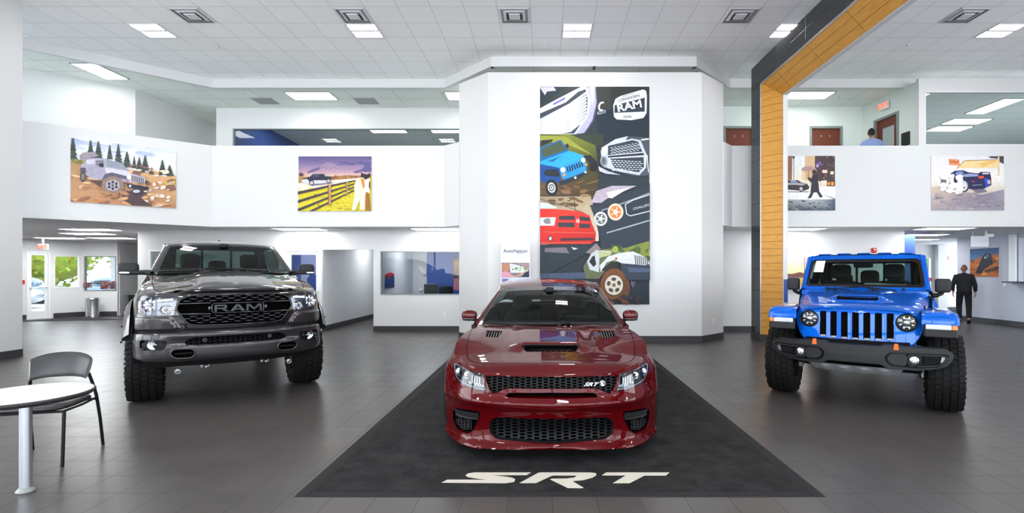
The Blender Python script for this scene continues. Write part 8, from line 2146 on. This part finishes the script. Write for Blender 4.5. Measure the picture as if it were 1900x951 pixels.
p.poly([(78, 560), (783, 520), (783, 715), (78, 715)], (236, 232, 228)); p.poly([(600, 640), (783, 700), (783, 720), (640, 660)], (130, 128, 136)); p.poly([(78, 430), (240, 430), (290, 465), (370, 480), (405, 530), (400, 560), (320, 590), (78, 570)], (56, 46, 56)); p.poly([(130, 440), (180, 430), (250, 462), (130, 466)], (130, 150, 190)); p.poly([(78, 470), (240, 470), (370, 482), (300, 510), (200, 500), (78, 500)], (170, 160, 166)); wheel(p, 285, 558, 38, 42, 0, (50, 46, 52), (226, 222, 220)); p.line([(80, 602), (400, 602)], 9, (60, 54, 60))
p.poly([(78, 715), (450, 715), (783, 710), (783, 873), (78, 873)], None, [(150, 152, 150), (176, 180, 178), (60, 84, 110), (52, 62, 84), (60, 66, 78)]); p.blobs(90, 725, 780, 870, 30, 14, 40, [(120, 128, 130), (70, 84, 104), (160, 164, 158), (50, 60, 78)], 6, .3)
p.poly([(288, 272), (330, 235), (420, 222), (500, 262), (510, 298), (440, 290), (330, 292)], (176, 142, 136)); p.line([(395, 290), (392, 400)], 6, (90, 66, 60)); p.poly([(455, 350), (520, 350), (535, 480), (550, 610), (420, 612), (440, 470), (400, 430), (380, 395), (395, 388), (440, 412)], (44, 40, 58)); p.ell(475, 312, 26, 36, (60, 44, 50)); p.poly([(430, 605), (470, 605), (430, 690), (375, 702), (385, 690)], (48, 44, 62)); p.poly([(510, 605), (550, 600), (590, 660), (600, 668), (565, 692)], (48, 44, 62))
p.build('picture', 'picture of a person with umbrella crossing a city street, right of the wood post', (onx(1459.5, D), 12.028, onz(390, D)), 0)
# ---- picture: car in tyre smoke
p = Print(143, 68, 1217, 872, onx(1863, D) - onx(1728, D), onz(289, D) - onz(390, D))
p.vgrad(130, 60, 1230, 900, [(0, (222, 218, 230)), (.4, (236, 232, 226)), (.62, (214, 200, 184)), (.75, (166, 150, 150)), (1, (150, 144, 152))]); p.poly([(398, 110), (555, 125), (560, 212), (400, 200)], (224, 140, 90)); p.line([(415, 140), (440, 165), (470, 145), (500, 170), (540, 150)], 9, (120, 50, 60)); p.poly([(520, 250), (625, 140), (1120, 120), (1130, 250)], (236, 206, 150)); p.line([(510, 260), (628, 140), (1150, 124)], 10, (150, 110, 70)); p.poly([(860, 180), (1050, 130), (1130, 150), (880, 240)], (232, 186, 110)); p.poly([(985, 75), (1210, 70), (1210, 190), (1150, 160), (1120, 110), (1010, 100)], (70, 66, 72)); p.poly([(1120, 80), (1145, 80), (1145, 360), (1120, 360)], (226, 196, 150))
p.poly([(150, 520), (600, 600), (900, 640), (1217, 560), (1217, 872), (150, 872)], None, [(214, 190, 170), (176, 156, 156), (130, 122, 140), (160, 150, 164), (150, 142, 156), (166, 156, 160)]); p.blobs(160, 620, 1200, 860, 40, 30, 90, [(150, 140, 146), (176, 162, 160), (130, 124, 136)], 8, .2)
p.poly([(415, 335), (480, 290), (600, 280), (680, 310), (820, 330), (870, 305), (1000, 310), (1020, 400), (1020, 500), (900, 560), (730, 565), (600, 520), (420, 535), (400, 480), (480, 400)], (44, 46, 82)); p.poly([(480, 345), (520, 300), (590, 295), (620, 330), (560, 350)], (120, 140, 200)); p.poly([(540, 360), (700, 330), (830, 345), (820, 370), (640, 380)], (150, 156, 200)); p.poly([(825, 370), (905, 365), (915, 395), (840, 405)], (226, 80, 56)); p.poly([(890, 320), (985, 320), (990, 340), (890, 340)], (214, 208, 220)); p.poly([(920, 400), (970, 400), (970, 520), (935, 540)], (56, 80, 200)); p.ell(985, 455, 24, 34, (190, 176, 176)); p.line([(740, 505), (880, 495)], 8, (160, 160, 176)); p.ell(752, 447, 26, 8, (196, 70, 60)); p.poly([(740, 565), (930, 560), (960, 600), (820, 620)], (120, 110, 130))
p.ell(630, 515, 62, 88, (60, 58, 70)); p.ell(620, 512, 50, 72, (206, 204, 212)); wheel(p, 606, 520, 40, 60, 0, (214, 210, 216), (70, 66, 76)); p.ell(316, 445, 38, 48, (110, 104, 112)); p.blobs(300, 340, 600, 620, 30, 24, 66, [(236, 234, 234), (226, 222, 224), (240, 238, 236)], 9, .7); p.blobs(180, 480, 620, 600, 16, 30, 80, [(232, 226, 222), (240, 236, 230)], 10, .4)
p.build('picture', 'picture of a dark sports car in white tyre smoke, rightmost on the parapet', (onx(1728, D), 12.028, onz(390, D)), 0)
# ---- sunset poster on the lower back wall
D = 13.07; p = Print(0, 0, 100, 200, 1.0, onz(453, D) - onz(540, D)); p.vgrad(0, 0, 100, 200, [(0, (226, 170, 176)), (.3, (240, 200, 180)), (.62, (250, 216, 150)), (.66, (150, 96, 80)), (.70, (110, 74, 74)), (.74, (206, 196, 196)), (1, (180, 176, 186))])
p.blobs(0, 18, 100, 90, 12, 12, 30, [(234, 186, 180), (244, 208, 176), (220, 170, 180)], 2, .1); p.poly([(0, 128), (30, 122), (60, 126), (80, 118), (100, 126), (100, 138), (0, 140)], (104, 66, 60)); p.poly([(52, 160), (66, 146), (100, 142), (100, 176), (56, 178)], (200, 160, 70)); p.poly([(0, 120), (10, 118), (14, 180), (0, 186)], (96, 70, 60))
p.build('poster', 'sunset poster in pink and yellow on the wall between wood post and blue truck', (onx(1498, D) - 1.0, 13.068, onz(540, D)), 0, 'poster')
# ---- dark truck on orange rocks, lavender wall
ya, yb = 15.80, 14.79; p = Print(0, 0, 100, 72, ya - yb, .86); p.vgrad(0, 0, 100, 72, [(0, (20, 60, 110)), (.35, (70, 110, 150)), (.45, (150, 120, 100)), (1, (150, 92, 50))])
p.poly([(0, 36), (30, 24), (50, 20), (100, 16), (100, 72), (0, 72)], (172, 96, 44)); p.blobs(0, 26, 100, 72, 30, 5, 16, [(190, 110, 52), (140, 76, 36), (206, 132, 76), (110, 66, 44)], 3, .3); p.poly([(22, 60), (34, 40), (46, 20), (60, 12), (74, 14), (78, 30), (70, 44), (46, 56), (28, 66)], (26, 32, 46)); p.poly([(50, 22), (62, 15), (70, 18), (60, 28)], (84, 96, 120)); p.ell(76, 36, 5, 7, (18, 20, 28)); p.ell(38, 58, 8, 6, (18, 22, 30)); p.ell(54, 24, 2, 2, (220, 220, 220)); p.poly([(50, 56), (100, 46), (100, 52), (60, 62)], (70, 46, 40))
p.build('picture', 'picture of a dark truck climbing orange rocks, on the lavender wall', (13.28, ya, 1.40), -PI / 2)
# ---- small posters in and behind the office glass
p = Print(0, 0, 50, 100, .88, .56); p.vgrad(0, 0, 50, 100, [(0, (206, 206, 214)), (.3, (214, 206, 206)), (.45, (90, 80, 96)), (1, (30, 44, 90))]); p.poly([(2, 34), (18, 26), (34, 24), (48, 30), (48, 42), (2, 44)], (206, 30, 40)); p.ell(12, 43, 5, 5, (30, 30, 34)); p.ell(38, 43, 5, 5, (30, 30, 34)); p.poly([(0, 60), (50, 50), (50, 80), (0, 90)], (24, 60, 130)); p.build('poster', 'small poster of a red truck on the left wall inside the glazed office', (-4.358, 13.62, 1.10), PI / 2, 'poster')
p = Print(0, 0, 50, 100, .42, 1.05); p.vgrad(0, 0, 50, 100, [(0, (90, 110, 60)), (.14, (196, 150, 90)), (.5, (150, 110, 80)), (.6, (60, 50, 60)), (.66, (190, 120, 130)), (1, (200, 120, 140))]); p.ell(40, 40, 14, 8, (190, 190, 196)); p.build('poster', 'tall orange and pink poster at the right end of the glazed office', (onx(842, 16.5), 16.49, .95), 0, 'poster')
for px0, px1, y0_, y1_, lab, sd in ((157, 173, 523, 533, 'left one with dark red picture', 3), (189, 216, 521, 536, 'right one, wider', 4)):
 a, b_ = upx(px0, EB, EC), upx(px1, EB, EC); p = Print(0, 0, 60, 40, b_ - a, (y1_ - y0_) / FPX * 17.7); p.vgrad(0, 0, 60, 40, [(0, (120, 90, 100)), (1, (60, 50, 56))]); p.blobs(0, 0, 60, 40, 26, 3, 9, [(150, 60, 50), (90, 130, 130), (60, 60, 70), (170, 160, 170), (200, 130, 110)], sd, .6); p.build('poster', 'small colour print low in the entrance corner window, ' + lab, tuple(onwall(EB, EC, a, onz(y1_, 17.7), .07)), wallrot(EB, EC), 'poster')
# ---- free-standing display behind the red sedan
D = 10.6; t = thing('display_sign', 'white rounded display board with dark lettering standing behind the red sedan', 'sign', (onx(956.5, D), D, 0))
w, h = onx(983.5, D) - onx(929.5, D), onz(443, D); ol = rounded([(-w / 2, .06), (w / 2, .06), (w / 2, h), (-w / 2, h)], .05, 5)
MB().prism(ol, lambda x, z, k: (x, -.02 + .04 * k, z)).build('board', 'sign_body', t); MB().box((0, 0, .03), (w * .9, .36, .06), bev=.02).build('base', 'grey_metal', t)
V, F = text_mesh('AutoNation', .105, 0, .001, .0012); MB().add([(x, -.0225 - z, onz(465.5, D) + y) for x, y, z in V], F).build('lettering', 'ink_navy', t)
MB().box((.09, -.0215, onz(469.6, D)), (.15, .002, .006)).build('tagline', 'ink_navy', t)
p = Print(110, 525, 668, 950, w * .95, onz(487, D) - onz(524, D)); p.poly([(110, 525), (668, 525), (668, 950), (110, 950)], (120, 112, 120)); p.poly([(270, 540), (420, 570), (640, 640), (640, 740), (290, 740)], (200, 208, 206)); p.blobs(320, 590, 620, 720, 20, 14, 40, [(96, 130, 50), (140, 160, 90), (60, 80, 50), (214, 220, 220)], 3, .6); p.poly([(400, 530), (668, 530), (668, 700), (560, 620)], (150, 130, 130)); p.poly([(112, 560), (200, 530), (275, 560), (280, 680), (230, 720), (112, 700)], (176, 120, 96)); p.poly([(112, 730), (180, 700), (280, 740), (330, 830), (112, 830)], (196, 120, 150))
for k in range(5): p.line([(130 + 30 * k, 720), (150 + 34 * k, 830)], 6, (240, 220, 226))
p.poly([(270, 770), (400, 810), (600, 700), (620, 740), (430, 826), (300, 830)], (206, 150, 130)); p.poly([(560, 750), (660, 690), (668, 830), (520, 830)], (36, 46, 70)); p.poly([(110, 836), (668, 836), (668, 950), (110, 950)], (196, 200, 226)); p.poly([(120, 860), (260, 870), (240, 910), (120, 940)], (110, 110, 150))
p.build('x', None, None, None, parent=(lambda e: e)(t)); 
pr = [c for c in t.children if c.name.startswith('print')][-1]; pr.location = (-w * .475, -.0215, onz(524, D))
